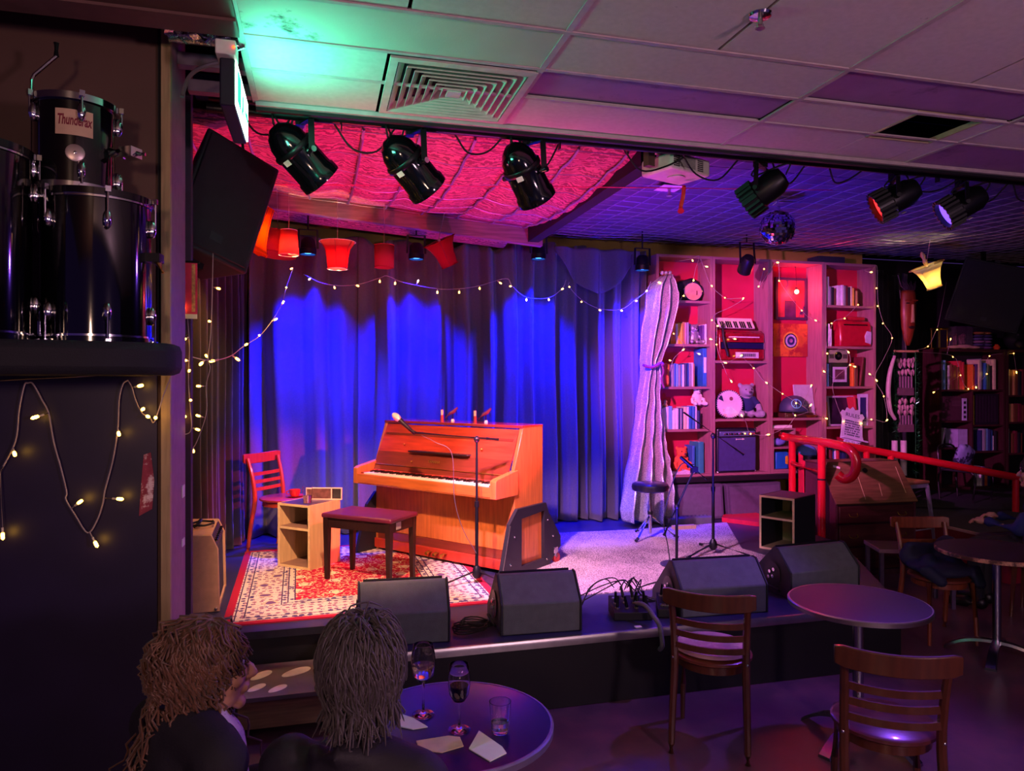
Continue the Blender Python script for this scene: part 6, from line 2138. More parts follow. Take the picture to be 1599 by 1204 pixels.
# ---- round cafe tables
def round_table(label, loc, r, topm, edgem, legm, nlegs=3, rot=0., h=.73, name='round_table', worn=False):
    t = thing(name, label, 'table', loc, R(rot))
    MB().lathe([(.0, h - .024), (r - .012, h - .024), (r - .006, h - .02), (r - .006, h - .001), (r - .012, h), (.0, h)], 56).build('top', topm, t)
    MB().lathe([(r - .006, h - .027), (r, h - .024), (r + .001, h - .004), (r - .004, h + .001), (r - .010, h + .001), (r - .006, h - .004), (r - .006, h - .027)], 56, cap=False).build('edge_band', edgem, t)
    MB().cyl((0, 0, .075), (0, 0, h - .024), .027, n=18).build('column', legm, t)
    MB().lathe([(.0, h - .04), (.10, h - .04), (.12, h - .024), (.0, h - .0235)], 20).build('mount_plate', BLKM, t)
    for k in range(nlegs):
        a = 2 * math.pi * k / nlegs
        pts = [Vector((q * math.cos(a), q * math.sin(a), z)) for q, z in ((.02, .105), (.10, .10), (.20, .075), (.28, .03), (.31, .006))]
        C = catmull(pts, 4)
        vs, fs = [], []
        sd = Vector((-math.sin(a), math.cos(a), 0))
        for i, p in enumerate(C):
            w = .028 + .008 * i / len(C)
            vs += [p + sd * w - UP * .008, p - sd * w - UP * .008, p - sd * w * .8 + UP * .010, p + sd * w * .8 + UP * .010]
        for i in range(len(C) - 1):
            o = i * 4
            for q in range(4):
                fs.append((o + q, o + (q + 1) % 4, o + 4 + (q + 1) % 4, o + 4 + q))
        n4 = (len(C) - 1) * 4
        fs += [(3, 2, 1, 0), (n4, n4 + 1, n4 + 2, n4 + 3)]
        m = MB().add(vs, fs)
        m.v = [(x, y, max(z, 0.0)) for x, y, z in m.v]
        m.build('foot_leg', legm, t)
    return t


TOPD = mat('table_top_plum', '#241428', .4, var=.1)
round_table('round table with metal rim in front of the right chair', (2.71, 3.18, .001), .345, TOPD, ALU, mat('brushed_steel', '#a8a6b4', .25, 1.), 4, 20)
round_table('worn edged round table at the right frame edge', (4.46, 3.92, .001), .37, mat('table_top_worn', '#2a1c30', .5, var=.3, scale=6), mat('chipped_edge', '#4a2a28', .6, scale=5, alt='#c08a70', altpos=(.52, .58)), mat('brushed_steel', '#a8a6b4', .25, 1.), 4, 35)
round_table('round blue-lit table holding the wine glasses', (.435, 2.40, .001), .335, mat('table_top_reflected_blue', '#0c0c50', .28, var=.06), mat('rim_mauve', '#8a80a8', .35, .6), MATS['brushed_steel'], 4, 10)  # blue reflected from the stage lights is put into the top colour

# ---- cafe chairs on the floor
cafe_chair('walnut slat back chair with worn pink seat facing the stage', (2.0, 3.42, .001), R(-34), CHW, SEATW, pad=SEATP)
cafe_chair('walnut slat back chair nearest the viewer at lower right', (2.285, 2.535, .001), R(-31), CHW, wood('seat_plum', '#5a2a30', .3, axis='x', coat=.4))
jc = cafe_chair('walnut chair with dark jacket heaped on its seat', (4.40, 4.34, .001), R(165.5), wood('chair_brown', '#7a3a22', .35, axis='z', coat=.3), SEATW)
JK = mat('navy_jacket', '#1a1a3a', .8, bump=.3, bscale=60)
j = blob_part('jacket', [('e', (0, -.02, .52), (.22, .17, .06)), ('e', (-.12, -.10, .60), (.10, .08, .13)), ('e', (.10, -.11, .57), (.13, .07, .10)), ('e', (.0, .08, .51), (.2, .12, .05)), ('t', [(-.1, .0, .56), (-.2, .1, .52), (-.19, .18, .44)], [.06, .05, .04]), ('t', [(.08, .02, .56), (.17, .13, .52), (.1, .2, .46)], [.06, .05, .04]),
                        ('t', [(-.15, -.09, .68), (.0, -.13, .62), (.16, -.1, .64)], [.04, .05, .04])], JK, None, .014, 4)
j.location = tuple(jc.location)
j.rotation_euler = tuple(jc.rotation_euler)
tag(j, 'dark navy jacket heaped on the chair by the bureau', 'jacket')

# ---- metal bar stool
t = thing('bar_stool', 'pale metal stool with wooden seat behind the bureau', 'stool', (5.98, 6.30, .001), R(10))
MB().bb(-.15, .15, -.15, .15, .82, .85).build('seat', wood('stool_wood', '#a86a50', .5, axis='x'), t, bevel=.01)
MB().bb(-.14, .14, -.14, .14, .78, .82).build('apron', mat('stool_steel', '#a8a4c0', .4, .4), t)
for x in (-1, 1):
    for y in (-1, 1):
        MB().bar((x * .13, y * .13, .80), (x * .2, y * .2, .0), .035, .02).build('leg', MATS['stool_steel'], t)
MB().tube([(.16, .16, .35), (-.16, .16, .35), (-.16, -.16, .35), (.16, -.16, .35)], .008, 6, closed=True).build('foot_ring', MATS['stool_steel'], t)

# ================================================================== CARVED MASK AND SHELL HANGING
mk = at(1417, 497, 7.25)
t = thing('carved_mask', 'tall narrow carved wooden mask with long nose', 'mask', mk)
MW = wood('mask_wood', '#8a3c20', .45, axis='z', coat=.2)
vs, fs = [], []
outl = [(-.33, .02), (-.26, .05), (-.12, .085), (.05, .10), (.2, .10), (.29, .095), (.33, .085)]
nn = 10
for z, w in outl:
    for i in range(nn + 1):
        a = math.pi * i / nn
        vs.append((-w * math.cos(a), -.07 * math.sin(a) * (w / .1), z))
for j_ in range(len(outl) - 1):
    for i in range(nn):
        o = j_ * (nn + 1) + i
        fs.append((o, o + 1, o + nn + 2, o + nn + 1))
MB().add(vs, fs).build('face', MW, t, thick=.012)
MB().prism([(-.015, -.06), (.015, -.06), (.009, .16), (-.009, .16)], 'y', -.095, -.062).build('nose', BIRCH, t, bevel=.003)
for s in (-1, 1):
    MB().box((s * .042, -.062, .175), (.055, .02, .012)).build('eye_slit', RUB, t)
    MB().box((s * .045, -.066, .21), (.07, .03, .014)).build('brow', MW, t)
MB().ell((0, -.072, -.115), (.05, .016, .018), 12, 6).build('mouth', mat('mouth_dark', '#2c1210', .6), t)
MB().tube([(0, 0, .32), (0, .1, .40), (0, .15, 3.2 - mk.z)], .003, 5).build('hanging_cord', FW, t)
# hair like straw
b = MB()
for k in range(12):
    x = -.08 + .014 * k
    b.tube(catmull([(x, -.02, .32), (x * 1.2, -.03, .38), (x * 1.6, .0, .41 + .02 * (k % 3))], 3), .004, 4)
b.build('straw_hair', mat('straw_dark', '#3a2a34', .8), t)

sf = thing('shell_wind_hanging', 'shell wind hanging wrapped in green tinsel below the mask', 'hanging', at(1415, 620, 7.2))
MB().cyl((-.17, 0, .55), (.17, 0, .55), .014, n=8).build('top_bar', BIRCH, sf)
rnd = random.Random(8)
SHM = mat('shell_pink', '#b08a94', .4, var=.2, scale=40)
for row, z in enumerate((.44, .38, .30, -.05, -.12, -.19)):
    for k in range(6):
        s = MB().lathe([(.0, -.045), (.018, -.01), (.02, .015), (.008, .035), (.0, .037)], 8).build('shell', SHM, sf)
        s.location = (-.10 + .04 * k + rnd.uniform(-.006, .006), rnd.uniform(-.02, .02), z + rnd.uniform(-.015, .015))
        s.rotation_euler = (rnd.uniform(-.3, .3), rnd.uniform(-.3, .3), 0)
for zz in (.02, -.42):
    MB().bb(-.12, .10, -.015, .015, zz, zz + .09).build('cross_board', mat('carved_board', '#6a4a5a', .6), sf)
for k in range(5):
    MB().cyl((-.09 + .042 * k, 0, .10), (-.09 + .042 * k, 0, .25), .012, n=8).build('spindle', mat('spindle_mauve', '#7a5a70', .5), sf)
    MB().cyl((-.09 + .042 * k, 0, -.34), (-.09 + .042 * k, 0, -.22), .012, n=8).build('spindle', mat('spindle_mauve', '#7a5a70', .5), sf)
TIN = mat('green_tinsel', '#2c6a40', .2, .8, var=.3)
for sgn, z0, z1 in ((-1, .54, -.5), (1, .54, -.95)):
    b = MB()
    n = 520
    for i in range(n):
        z = z0 + (z1 - z0) * i / n
        c = Vector((sgn * .16 + .025 * math.sin(z * 9), 0, z))
        d = Vector((rnd.gauss(0, 1), rnd.gauss(0, 1), rnd.gauss(0, .7))).normalized()
        e_ = d.cross(Vector((rnd.gauss(0, 1), rnd.gauss(0, 1), rnd.gauss(0, 1)))).normalized() * .004
        b.add([c - e_, c + e_, c + d * .055 + e_ * .3], [(0, 1, 2)])
    b.tube([(sgn * .16 + .025 * math.sin(z0 * 9), 0, z0), (sgn * .16 + .025 * math.sin((z0 + z1) / 2 * 9), 0, (z0 + z1) / 2), (sgn * .16 + .025 * math.sin(z1 * 9), 0, z1)], .004, 4)
    o = b.build('tinsel', TIN, sf, smooth=0)
    o['kind'] = 'stuff'
MB().tube([(0, 0, .55), (0, .05, .9), (0, .1, 1.3)], .003, 5).build('hanging_cord', FW, sf)
for px, y0, y1 in ((1397, 688, 752), (1411, 688, 742)):
    a, c = at(px, y0, 7.2), at(px, y1, 7.2)
    q = MB().cyl(a - sf.location, c - sf.location, .035, n=12)
    q.build('white_leg', mat('ribbed_white', '#c4b0c0', .5, bump=.8, bscale=60), sf)
hn = [at(1397, 556, 7.12), at(1390, 580, 7.12), at(1387, 610, 7.12), at(1390, 640, 7.12), at(1398, 655, 7.12)]
tag(MB().tube(catmull(hn, 5), [.018 + .010 * math.sin(math.pi * i / 20) for i in range(21)], 10).build('curved_horn', mat('horn_pale', '#b8a0a8', .4)), 'pale curved horn left of the shell hanging', 'horn')

# ================================================================== DARK BOOK SHELVES AT FAR RIGHT
DS = wood('dark_shelf', '#3c1c20', .5, axis='z')


def dark_case(label, x0, x1, cols, Yf=7.88, d=.34, z0=.4205, z1=2.33):
    t = thing('dark_bookcase', label, 'bookcase', (x0, Yf, z0), 0, 'dark bookcases at the far right')
    w, h = x1 - x0, z1 - z0
    th = .035
    for a in (0, w - th):
        MB().bb(a, a + th, 0, d, 0, h).build('side_panel', DS, t)
    MB().bb(th, w - th, 0, d, h - th, h).build('top_board', DS, t)
    MB().bb(th, w - th, 0, d, 0, .04).build('bottom_board', DS, t)
    MB().bb(th, w - th, d - .012, d, .04, h - th).build('back_panel', mat('dark_back', '#140c18', .8), t)
    n = len(cols)
    cw = (w - 2 * th) / n
    for k, lv in enumerate(cols):
        xa, xb = th + cw * k, th + cw * (k + 1)
        if k:
            MB().bb(xa - .012, xa + .012, .005, d - .013, .04, h - th if lv is None else min(h - th, lv[-1] - z0)).build('divider', DS, t)
        for z in lv:
            MB().bb(xa + (.012 if k else 0), xb - (.012 if k < n - 1 else 0), .005, d - .013, z - z0 - .024, z - z0).build('shelf', DS, t)
    return t


dark_case('dark bookcase crowded with books and ornaments behind the railing', 8.0, 9.12, [[1.0, 1.36, 1.78], [.94, 1.30, 1.78]])
dark_case('darkest bookcase cut off by the right frame edge', 9.14, 10.2, [[.9, 1.33, 1.70]])
rs = 'on the top row of the dark bookcase'
rnd = random.Random(21)
cols = ['white', 'grey', 'sky blue', 'black', 'white', 'brown', 'maroon', 'brown', 'brown', 'red', 'red', 'orange', 'red', 'purple', 'cream', 'grey', 'navy', 'blue', 'green', 'green', 'black', 'cream']
x = 8.04
book_row(8.04, 1.78, [(c, rnd.uniform(.026, .046), rnd.uniform(.30, .42)) for c in cols[:11]], 'left half, top row of dark bookcase', y=7.92, seed=31, d0=.2)
book_row(8.585, 1.78, [(c, rnd.uniform(.026, .046), rnd.uniform(.30, .43)) for c in cols[11:]], 'right half, top row of dark bookcase', y=7.92, seed=32, d0=.2)
t = thing('storage_box', 'brown ribbed storage box on the dark bookcase', 'box', (8.06, 7.91, 1.3605))
MB().bb(0, .34, 0, .24, 0, .33).build('body', mat('box_brown', '#4a2a38', .6), t, bevel=.006)
b = MB()
for k in range(4):
    b.bb(.18, .33, -.003, 0, .2 + k * .02, .206 + k * .02)
b.build('rib', mat('rib_brown', '#6a4858', .5), t)
t = thing('white_binder', 'white ring binder with dark labels beside the brown box', 'folder', (8.42, 7.91, 1.3605))
MB().bb(0, .07, 0, .24, 0, .30).build('cover', mat('binder_white', '#b8b4d8', .5), t)
for k in range(4):
    MB().bb(.015, .055, -.002, 0, .03 + k * .065, .065 + k * .065).build('spine_label', BLK, t)
book('yellow', 'yellow spined book upright in the middle of the dark bookcase', (8.60, 7.92, 1.3005), .03, .40, .2)
t = thing('slatted_screen', 'dark slatted panel beside the yellow spined book', 'panel', (8.65, 7.93, 1.3005))
MB().bb(0, .40, 0, .03, 0, .42).build('board', mat('panel_black', '#191422', .6), t)
for k in range(7):
    MB().bb(.02 + k * .052, .055 + k * .052, -.006, 0, .03, .39).build('slat', mat('slat_plum', '#241628', .6), t)
book_row(8.74, .94, [('navy', .04, .28), ('grey', .05, .30), ('sky blue', .05, .30), ('navy', .04, .29), ('blue', .03, .28), ('white', .03, .20), ('black', .04, .27)], 'on the third row of the dark bookcase', y=7.93, seed=33, d0=.2)
book('grey', 'grey book leaning in the lower left of the dark bookcase', (8.08, 7.93, 1.012), .03, .26, .2, lean=14)
o = MB().bb(0, .16, 0, .2, 0, .24).build('white_box', mat('box_lilac', '#a8a0d0', .5))
o.location = (8.36, 7.93, 1.0005)
tag(o, 'pale lilac box in the lower left of the dark bookcase', 'box')
book_row(8.64, .461, [('grey', .05, .26), ('white', .05, .27), ('white', .03, .26), ('purple', .04, .26), ('orange', .04, .18), ('navy', .05, .24)], 'on the bottom row of the dark bookcase', y=7.93, seed=34, d0=.2)
book_row(9.19, 1.70, [('green', .03, .38), ('cream', .03, .36), ('brown', .05, .34), ('tan', .04, .35), ('brown', .05, .36), ('black', .05, .33), ('maroon', .05, .36)], 'on the top row of the darkest bookcase', y=7.92, seed=35, d0=.2)
book_row(9.19, 1.33, [('brown', .06, .24), ('tan', .07, .25), ('brown', .07, .24), ('maroon', .06, .25), ('brown', .06, .23)], 'on the second row of the darkest bookcase', y=7.92, seed=36, d0=.2)
book_row(9.19, .90, [('white', .03, .34), ('black', .05, .28), ('brown', .05, .27), ('maroon', .05, .3), ('black', .05, .28), ('brown', .04, .27)], 'on the third row of the darkest bookcase', y=7.92, seed=37, d0=.2)
# things on top of the dark bookcase
ZT = 2.3305
t = thing('brass_lantern', 'small brass lantern frame on top of the dark bookcase', 'lantern', (8.12, 8.0, ZT))
for x in (-.07, .07):
    for y in (-.06, .06):
        MB().cyl((x, y, 0), (x, y, .26), .006, n=6).build('corner_post', GOLD, t)
MB().bb(-.085, .085, -.075, .075, .26, .285).build('roof', GOLD, t, bevel=.01)
MB().bb(-.085, .085, -.075, .075, 0, .015).build('base', GOLD, t)
t = thing('glass_case', 'glass display box with a pink ornament on the dark bookcase', 'display case', (8.48, 8.02, ZT + .0))
MB().bb(-.14, .14, -.09, .09, .0, .015).build('base', BLK, t)
MB().bb(-.135, .135, -.085, .085, .016, .31).build('glass_box', mat('case_glass', '#e8d8f0', .05, trans=.95, var=0), t)
blob_part('ornament', [('e', (0, 0, .09), (.06, .045, .07)), ('e', (.02, 0, .18), (.045, .04, .045)), ('e', (-.04, 0, .14), (.03, .03, .06))], mat('ornament_rose', '#a06a70', .6), t, .012)
for k in range(6):
    o = blob_part('folded_cloth', [('e', (-.07, 0, 0), (.09, .1, .022)), ('e', (.07, 0, 0), (.09, .1, .022)), ('e', (0, .02, .004), (.14, .09, .02))], mat('fold_' + str(k), ['#6a4a7a', '#4a4a7a', '#8a6a8a', '#5a5a8a', '#3a3a6a', '#a07a3a'][k], .85), None, .012, 2)
    o.location = (8.82, 8.0, ZT + .024 + k * .040)
    o.rotation_euler = (0, 0, R(7 * (k % 3) - 7))
    tag(o, f'{["violet", "slate", "mauve", "blue grey", "navy", "ochre"][k]} folded cloth, {ORD[k]} from the bottom of the pile', 'cloth', 'folded cloths on the dark bookcase')
o = blob_part('lace_cloth', [('e', (-.15, 0, .0), (.12, .05, .022)), ('e', (.0, -.01, .008), (.14, .05, .03)), ('e', (.16, 0, .0), (.12, .05, .022))], mat('lace_cream', '#c0a090', .9, bump=1., bscale=80), None, .012, 2)
o.location = (8.42, 7.90, ZT + .024)
tag(o, 'crumpled cream lace cloth along the dark bookcase top edge', 'cloth')
o = blob_part('animal_mask', [('e', (0, 0, .16), (.16, .12, .16)), ('e', (-.05, -.12, .08), (.07, .06, .06)), ('t', [(-.11, 0, .28), (-.15, 0, .42)], [.05, .02]), ('t', [(.10, 0, .28), (.16, 0, .38)], [.05, .02])], mat('mask_black', '#1c1826', .7, alt='#7a6a80', altpos=(.6, .66)), None, .014, 3)
o.location = (9.42, 8.0, ZT + .003)
tag(o, 'dark shaggy animal mask on top of the right bookcase', 'mask')
o = MB().lathe([(.0, 0), (.03, 0), (.045, .03), (.02, .07), (.0, .075)], 14).build('orange_gourd', mat('gourd', '#e0602a', .4))
o.location = (9.02, 7.93, ZT)
tag(o, 'small orange gourd at the end of the dark bookcase top', 'ornament')

# tubular chair with patterned cushion in front of the dark shelves
t = thing('tube_chair', 'dark tubular frame chair with patterned cushions by the dark shelves', 'chair', (7.75, 7.25, .421), R(15))
for x in (-.2, .2):
    MB().tube(catmull([(x, -.2, 0), (x, -.2, .35), (x, .18, .36), (x, .2, .0)], 5), .012, 8).build('side_frame', BLKM, t)
MB().tube(catmull([(-.2, .18, .34), (-.2, .22, .58), (-.12, .24, .66), (.12, .24, .66), (.2, .22, .58), (.2, .18, .34)], 5), .012, 8).build('back_frame', BLKM, t)
MB().bb(-.21, .21, -.19, .19, .355, .40).build('seat', mat('seat_dark', '#16131f', .7), t, bevel=.01)
cu = blob_part('cushion', [('e', (0, 0, 0), (.17, .07, .15)), ('e', (.1, 0, .08), (.06, .05, .05)), ('e', (-.1, 0, -.08), (.06, .05, .05)), ('e', (-.1, 0, .08), (.06, .05, .05)), ('e', (.1, 0, -.08), (.06, .05, .05))], mat('cushion_print', '#8a86c8', .8, var=.2, scale=12, alt='#241c4a', altpos=(.5, .54)), None, .014, 4)
cu.location = (7.76, 7.27, .421 + .40 + .14)
cu.rotation_euler = (R(12), R(18), R(15))
tag(cu, 'blue and white patterned cushion on the tubular chair', 'cushion')
# ================================================================== STEP BOX BEFORE THE STAGE
stp = thing('step_box', 'wooden step box with white shoe sole cut-outs on top', 'step', (-.19, 4.0, .001))
STW = wood('step_ply', '#8a6a50', .55, axis='x')
MB().bb(-.24, .24, 0, .47, .20, .222).build('tread', mat('step_top', '#6a5a66', .6, var=.2, scale=6), stp)
MB().bb(-.225, .225, .02, .04, .05, .20).build('front_board', STW, stp)
for x in (-.225, .205):
    MB().bb(x, x + .02, .04, .46, 0, .20).build('side_board', STW, stp)


def sole(cx_, cy_, s, a, half):
    pts = []
    for k in range(24):
        q = 2 * math.pi * k / 24
        pts.append((s * math.cos(q) * (.5 + .06 * math.sin(q)), s * math.sin(q) * 1.0))
    if half:
        pts = [(x, max(y, -.02) if half > 0 else min(y, .02)) for x, y in pts]
    M = Matrix.Translation((cx_, cy_, 0)) @ Matrix.Rotation(R(a), 4, 'Z')
    return MB().prism(pts, 'z', .2225, .2240, M)


for (x, y, s, a, hf) in ((-.13, .30, .075, -40, 0), (.06, .30, .09, -55, 0), (-.14, .13, .06, -40, 0), (-.03, .09, .06, -45, 0)):
    sole(x, y, s, a, hf).build('shoe_print', PAPER, stp)

# ================================================================== PEOPLE
SKIN = mat('skin', '#c08a76', .55, var=.06, scale=30)


def hand(prims, w, d, side, up=Vector((0, 0, 1))):
    """w wrist, d pointing direction of the fingers"""
    w, d = Vector(w), Vector(d).normalized()
    s = d.cross(up).normalized() * side
    palm = w + d * .05
    prims.append(('t', [w, palm, w + d * .085], [.024, .030, .028]))
    for k, (off, ln) in enumerate(((-.026, .058), (-.009, .07), (.009, .066), (.026, .05))):
        a = w + d * .085 - s * off
        prims.append(('t', [a, a + d * ln * .55 + up * .004, a + d * ln * .85 - up * .016, a + d * ln - up * .03], [.0095, .009, .0085, .008]))
    b = w + d * .03 + s * .026
    prims.append(('t', [b, b + s * .026 + d * .03, b + s * .03 + d * .06 - up * .006], [.012, .0105, .009]))


def head_prims(hc, yaw, tilt=0.):
    M = Matrix.Translation(hc) @ Matrix.Rotation(yaw, 4, 'Z') @ Matrix.Rotation(tilt, 4, 'X')

    def e(c, r):
        return ('e', M @ Vector(c), r, M.to_3x3())

    def t(pts, rs):
        return ('t', [M @ Vector(p) for p in pts], rs)
    P = [e((0, -.012, .03), (.076, .096, .098)), e((0, .035, -.025), (.064, .062, .088)), e((0, .03, -.075), (.055, .055, .045)), e((0, .078, -.105), (.027, .02, .02)), t([(0, .092, .018), (0, .108, -.012), (0, .116, -.032)], [.009, .011, .013]),
         e((-.010, .106, -.036), (.009, .01, .008)), e((.010, .106, -.036), (.009, .01, .008)), e((0, .086, .030), (.05, .014, .011)), e((0, .098, -.062), (.022, .010, .0065)), e((0, .096, -.074), (.020, .010, .007)),
         e((-.04, .066, -.03), (.025, .025, .022)), e((.04, .066, -.03), (.025, .025, .022)), e((-.076, -.008, -.012), (.010, .02, .03)), e((.076, -.008, -.012), (.010, .02, .03))]
    return P, M


def strand_hair(name, parent, M, n, length, curl, rad, m, face_cut=.42, seed=1, low=-.55, wave=9., fall=.16, vol=(1.03, 1.2), back=.25, tousle=.2, short=.65, zmin=-9.):
    rnd = random.Random(seed)
    b = MB()
    ctr = Vector((0, -.012, .03))
    ax = Vector((.079, .099, .101))
    cnt = 0
    while cnt < n:
        d = Vector((rnd.gauss(0, 1), rnd.gauss(0, 1), rnd.gauss(0, 1)))
        if d.length < .01:
            continue
        d.normalize()
        if d.z < low or d.y > face_cut + .5 * max(0, d.z) or (d.y > .05 and d.z < .1):
            continue
        cnt += 1
        lf = rnd.uniform(*vol)
        lf = 1 + (lf - 1) * (1 - .75 * max(0., min(1., d.y + .35)))
        G = Vector((d.x * .7 + rnd.gauss(0, tousle), d.y * .5 - back - .5 * max(0, d.y) + rnd.gauss(0, tousle * .8), -1.0))
        dirv = (G - d * G.dot(d)).normalized() + d * .12
        dirv.normalize()
        k = 12
        st = length * rnd.uniform(short, 1.1) / k
        p = ctr + Vector((d.x * ax.x, d.y * ax.y, d.z * ax.z))
        pts = [p]
        ph = rnd.uniform(0, 6.28)
        for i in range(k):
            dirv = (dirv + Vector((0, 0, -fall))).normalized()
            q = pts[-1] + dirv * st
            f = 1 + (lf - 1) * min(1, (i + 1) / 3)
            rel = q - ctr
            rr = Vector((rel.x / ax.x, rel.y / ax.y, rel.z / ax.z))
            if q.z > -.06:
                l_ = rr.length
                rr = rr / l_ * max(f, min(l_, f * 1.04))
                q = ctr + Vector((rr.x * ax.x, rr.y * ax.y, rr.z * ax.z))
                dirv = ((q - pts[-1]).normalized() + dirv).normalized()
            else:
                dirv = (dirv + Vector((rel.x, rel.y, 0)) * .5).normalized()
            if q.z < zmin + .03 * math.sin(ph * 3):
                q = pts[-1] + Vector((rnd.gauss(0, .002), rnd.gauss(0, .002), -.002))
            pts.append(q)
        out = []
        for i, q in enumerate(pts):
            a = ph + wave * i / k * 2
            amp = curl * min(1, i / 4)
            out.append(M @ (q + Vector((math.cos(a), math.sin(a), .5 * math.sin(a * 1.3))) * amp))
        rs = [rad * (1 if i < k - 2 else (.75 if i < k else .3)) for i in range(k + 1)]
        b.tube(out, rs, 5)
    # scalp cap so that no skin shows through
    cap = []
    nu, nv = 20, 10
    for j in range(nv + 1):
        for i in range(nu + 1):
            u = 2 * math.pi * i / nu
            v = .04 + (math.pi * .62) * j / nv
            dd = Vector((math.sin(v) * math.cos(u), math.sin(v) * math.sin(u), math.cos(v)))
            if dd.y > face_cut - .12 + .5 * max(0, dd.z) or (dd.y > -.05 and dd.z < .12):
                k_ = .90
            else:
                k_ = 1.05
            cap.append(M @ (ctr + Vector((dd.x * ax.x, dd.y * ax.y, dd.z * ax.z)) * k_))
    b.add(cap, [(j * (nu + 1) + i, j * (nu + 1) + i + 1, (j + 1) * (nu + 1) + i + 1, (j + 1) * (nu + 1) + i) for j in range(nv) for i in range(nu)])
    return b.build(name, m, parent, smooth=180)


def seated(label, loc, rz, head_yaw, jacket_m, trouser_m, arms, hz=1.165, hy=.05, scale=1., blouse=None, tuck=0.):
    t = thing('person', label, 'person', loc, rz)
    S = scale
    hc = Vector((0, hy, hz))
    P, HM = head_prims(hc, head_yaw)
    neck = [('t', [(0, hy - .03, hz - .06), (0, hy - .045, hz - .16), (0, hy - .06, hz - .21)], [.05, .05, .062])]
    torso = [('e', (0, .0, .60), (.155, .115, .14)), ('e', (0, -.005, .74), (.15, .11, .16)), ('e', (0, .0, .87), (.175, .11, .11)), ('t', [(-.165, -.01, .925), (0, -.015, .955), (.165, -.01, .925)], [.055, .07, .055])]
    legs = []
    for s in (-1, 1):
        legs += [('t', [(s * .09, .0, .56), (s * .10, .2, .55), (s * .11, .43, .52)], [.095, .085, .065]), ('t', [(s * .11, .43, .52), (s * .11, .44 - tuck * .5, .30), (s * .11, .42 - tuck, .09)], [.062, .058, .04])]
    feet = [('t', [(s * .11, .40 - tuck, .05), (s * .115, .5 - tuck, .04), (s * .12, .60 - tuck, .035)], [.045, .042, .034]) for s in (-1, 1)]
    armp, hands = [], []
    for s, (el, wr, fd) in zip((-1, 1), arms):
        armp += [('t', [(s * .175, -.01, .915), ((s * .175 + el[0]) / 2 + s * .02, el[1] / 2, (.915 + el[2]) / 2), el], [.062, .052, .045]), ('t', [el, wr], [.044, .031])]
        hand(hands, wr, fd, -s)
    blob_part('body', P + neck + torso + legs + feet + armp + hands, SKIN, t, .0065, 2)

    def grow(prims, g):
        out = []
        for p in prims:
            if p[0] == 'e':
                r = p[2] if isinstance(p[2], (tuple, list)) else (p[2],) * 3
                out.append(('e', p[1], tuple(q + g for q in r)) + tuple(p[3:]))
            else:
                out.append(('t', p[1], [q + g for q in p[2]]))
        return out
    collar = [('t', [(-.075, -.055, hz - .165), (0, -.085, hz - .15), (.075, -.055, hz - .165)], [.022, .026, .022])]
    jk = blob_part('jacket', grow(torso, .016) + grow(armp[:], .012) + collar, jacket_m, t, .011, 4)
    blob_part('trousers', grow([torso[0]] + legs, .010), trouser_m, t, .012, 4)
    blob_part('shoes', grow(feet, .010), mat('shoe_black', '#0e0d14', .4), t, .010, 3)
    for s in (-1, 1):
        ey = MB().ell(HM @ Vector((s * .030, .080, .012)), .0125, 12, 8).build('eye', mat('eye_white', '#d8d0cc', .3), t)
        MB().ell(HM @ Vector((s * .030, .0905, .012)), .0055, 8, 6).build('iris', mat('iris_dark', '#2a1c14', .2), ey)
    if blouse:
        blob_part('blouse', [('e', (0, .05, .88), (.125, .092, .10)), ('e', (0, .055, .76), (.125, .10, .16)), ('e', (.0, .02, .965), (.095, .075, .05))], blouse, t, .010, 3)
    return t, HM


BKC = mat('black_cardigan', '#15121c', .85, bump=.3, bscale=160)
DKJ = mat('dark_jacket', '#1c1824', .7, bump=.25, bscale=120)
TRO = mat('dark_trousers', '#17161f', .8)
BLO = mat('patterned_blouse', '#cfc4cc', .75, var=.1, scale=20, alt='#4a4660', altpos=(.52, .58))
HAIRW = mat('brown_curls', '#5c3a26', .5, var=.35, scale=30, sheen=.2)
HAIRG = mat('grey_brown_hair', '#443a40', .5, var=.35, scale=30, sheen=.2)

# the woman on the left, in profile towards the right
wl_, wrz = Vector((-.335, 2.09, 0)), R(-55)
wp_, HM = seated('person with long brown curls in black cardigan over patterned blouse', wl_, wrz, R(-26), BKC, TRO, (((-.23, .08, .70), (-.12, .27, .66), (.5, 1, -.1)), ((.23, .08, .70), (.10, .28, .66), (-.5, 1, -.1))), hz=1.095, hy=.05, blouse=BLO, tuck=.2)
strand_hair('hair', wp_, HM, 2300, .36, .014, .0036, HAIRW, face_cut=.30, seed=4, wave=13., vol=(1.03, 1.42), back=.45, tousle=.3)
MB().ell(HM @ Vector((.03, -.105, -.06)), (.05, .02, .022), 12, 8, HM.to_3x3()).build('hair_clip', mat('clip_black', '#0a0a12', .4), wp_)
# the second person, seen from behind
pl2, prz = Vector((.082, 1.81, 0)), R(-28)
pp_, HM2 = seated('person with shaggy grey hair in dark jacket seen from behind', pl2, prz, R(14), DKJ, TRO, (((-.24, .06, .72), (-.10, .27, .675), (.3, 1, -.1)), ((.26, .08, .74), (.10, .28, .675), (-.3, 1, -.1))), hz=1.15, hy=.05)
strand_hair('hair', pp_, HM2, 3600, .16, .004, .0024, HAIRG, face_cut=.45, seed=9, wave=2.2, vol=(1.04, 1.40), fall=.08, back=.1, tousle=.55, short=.35, zmin=-.12)
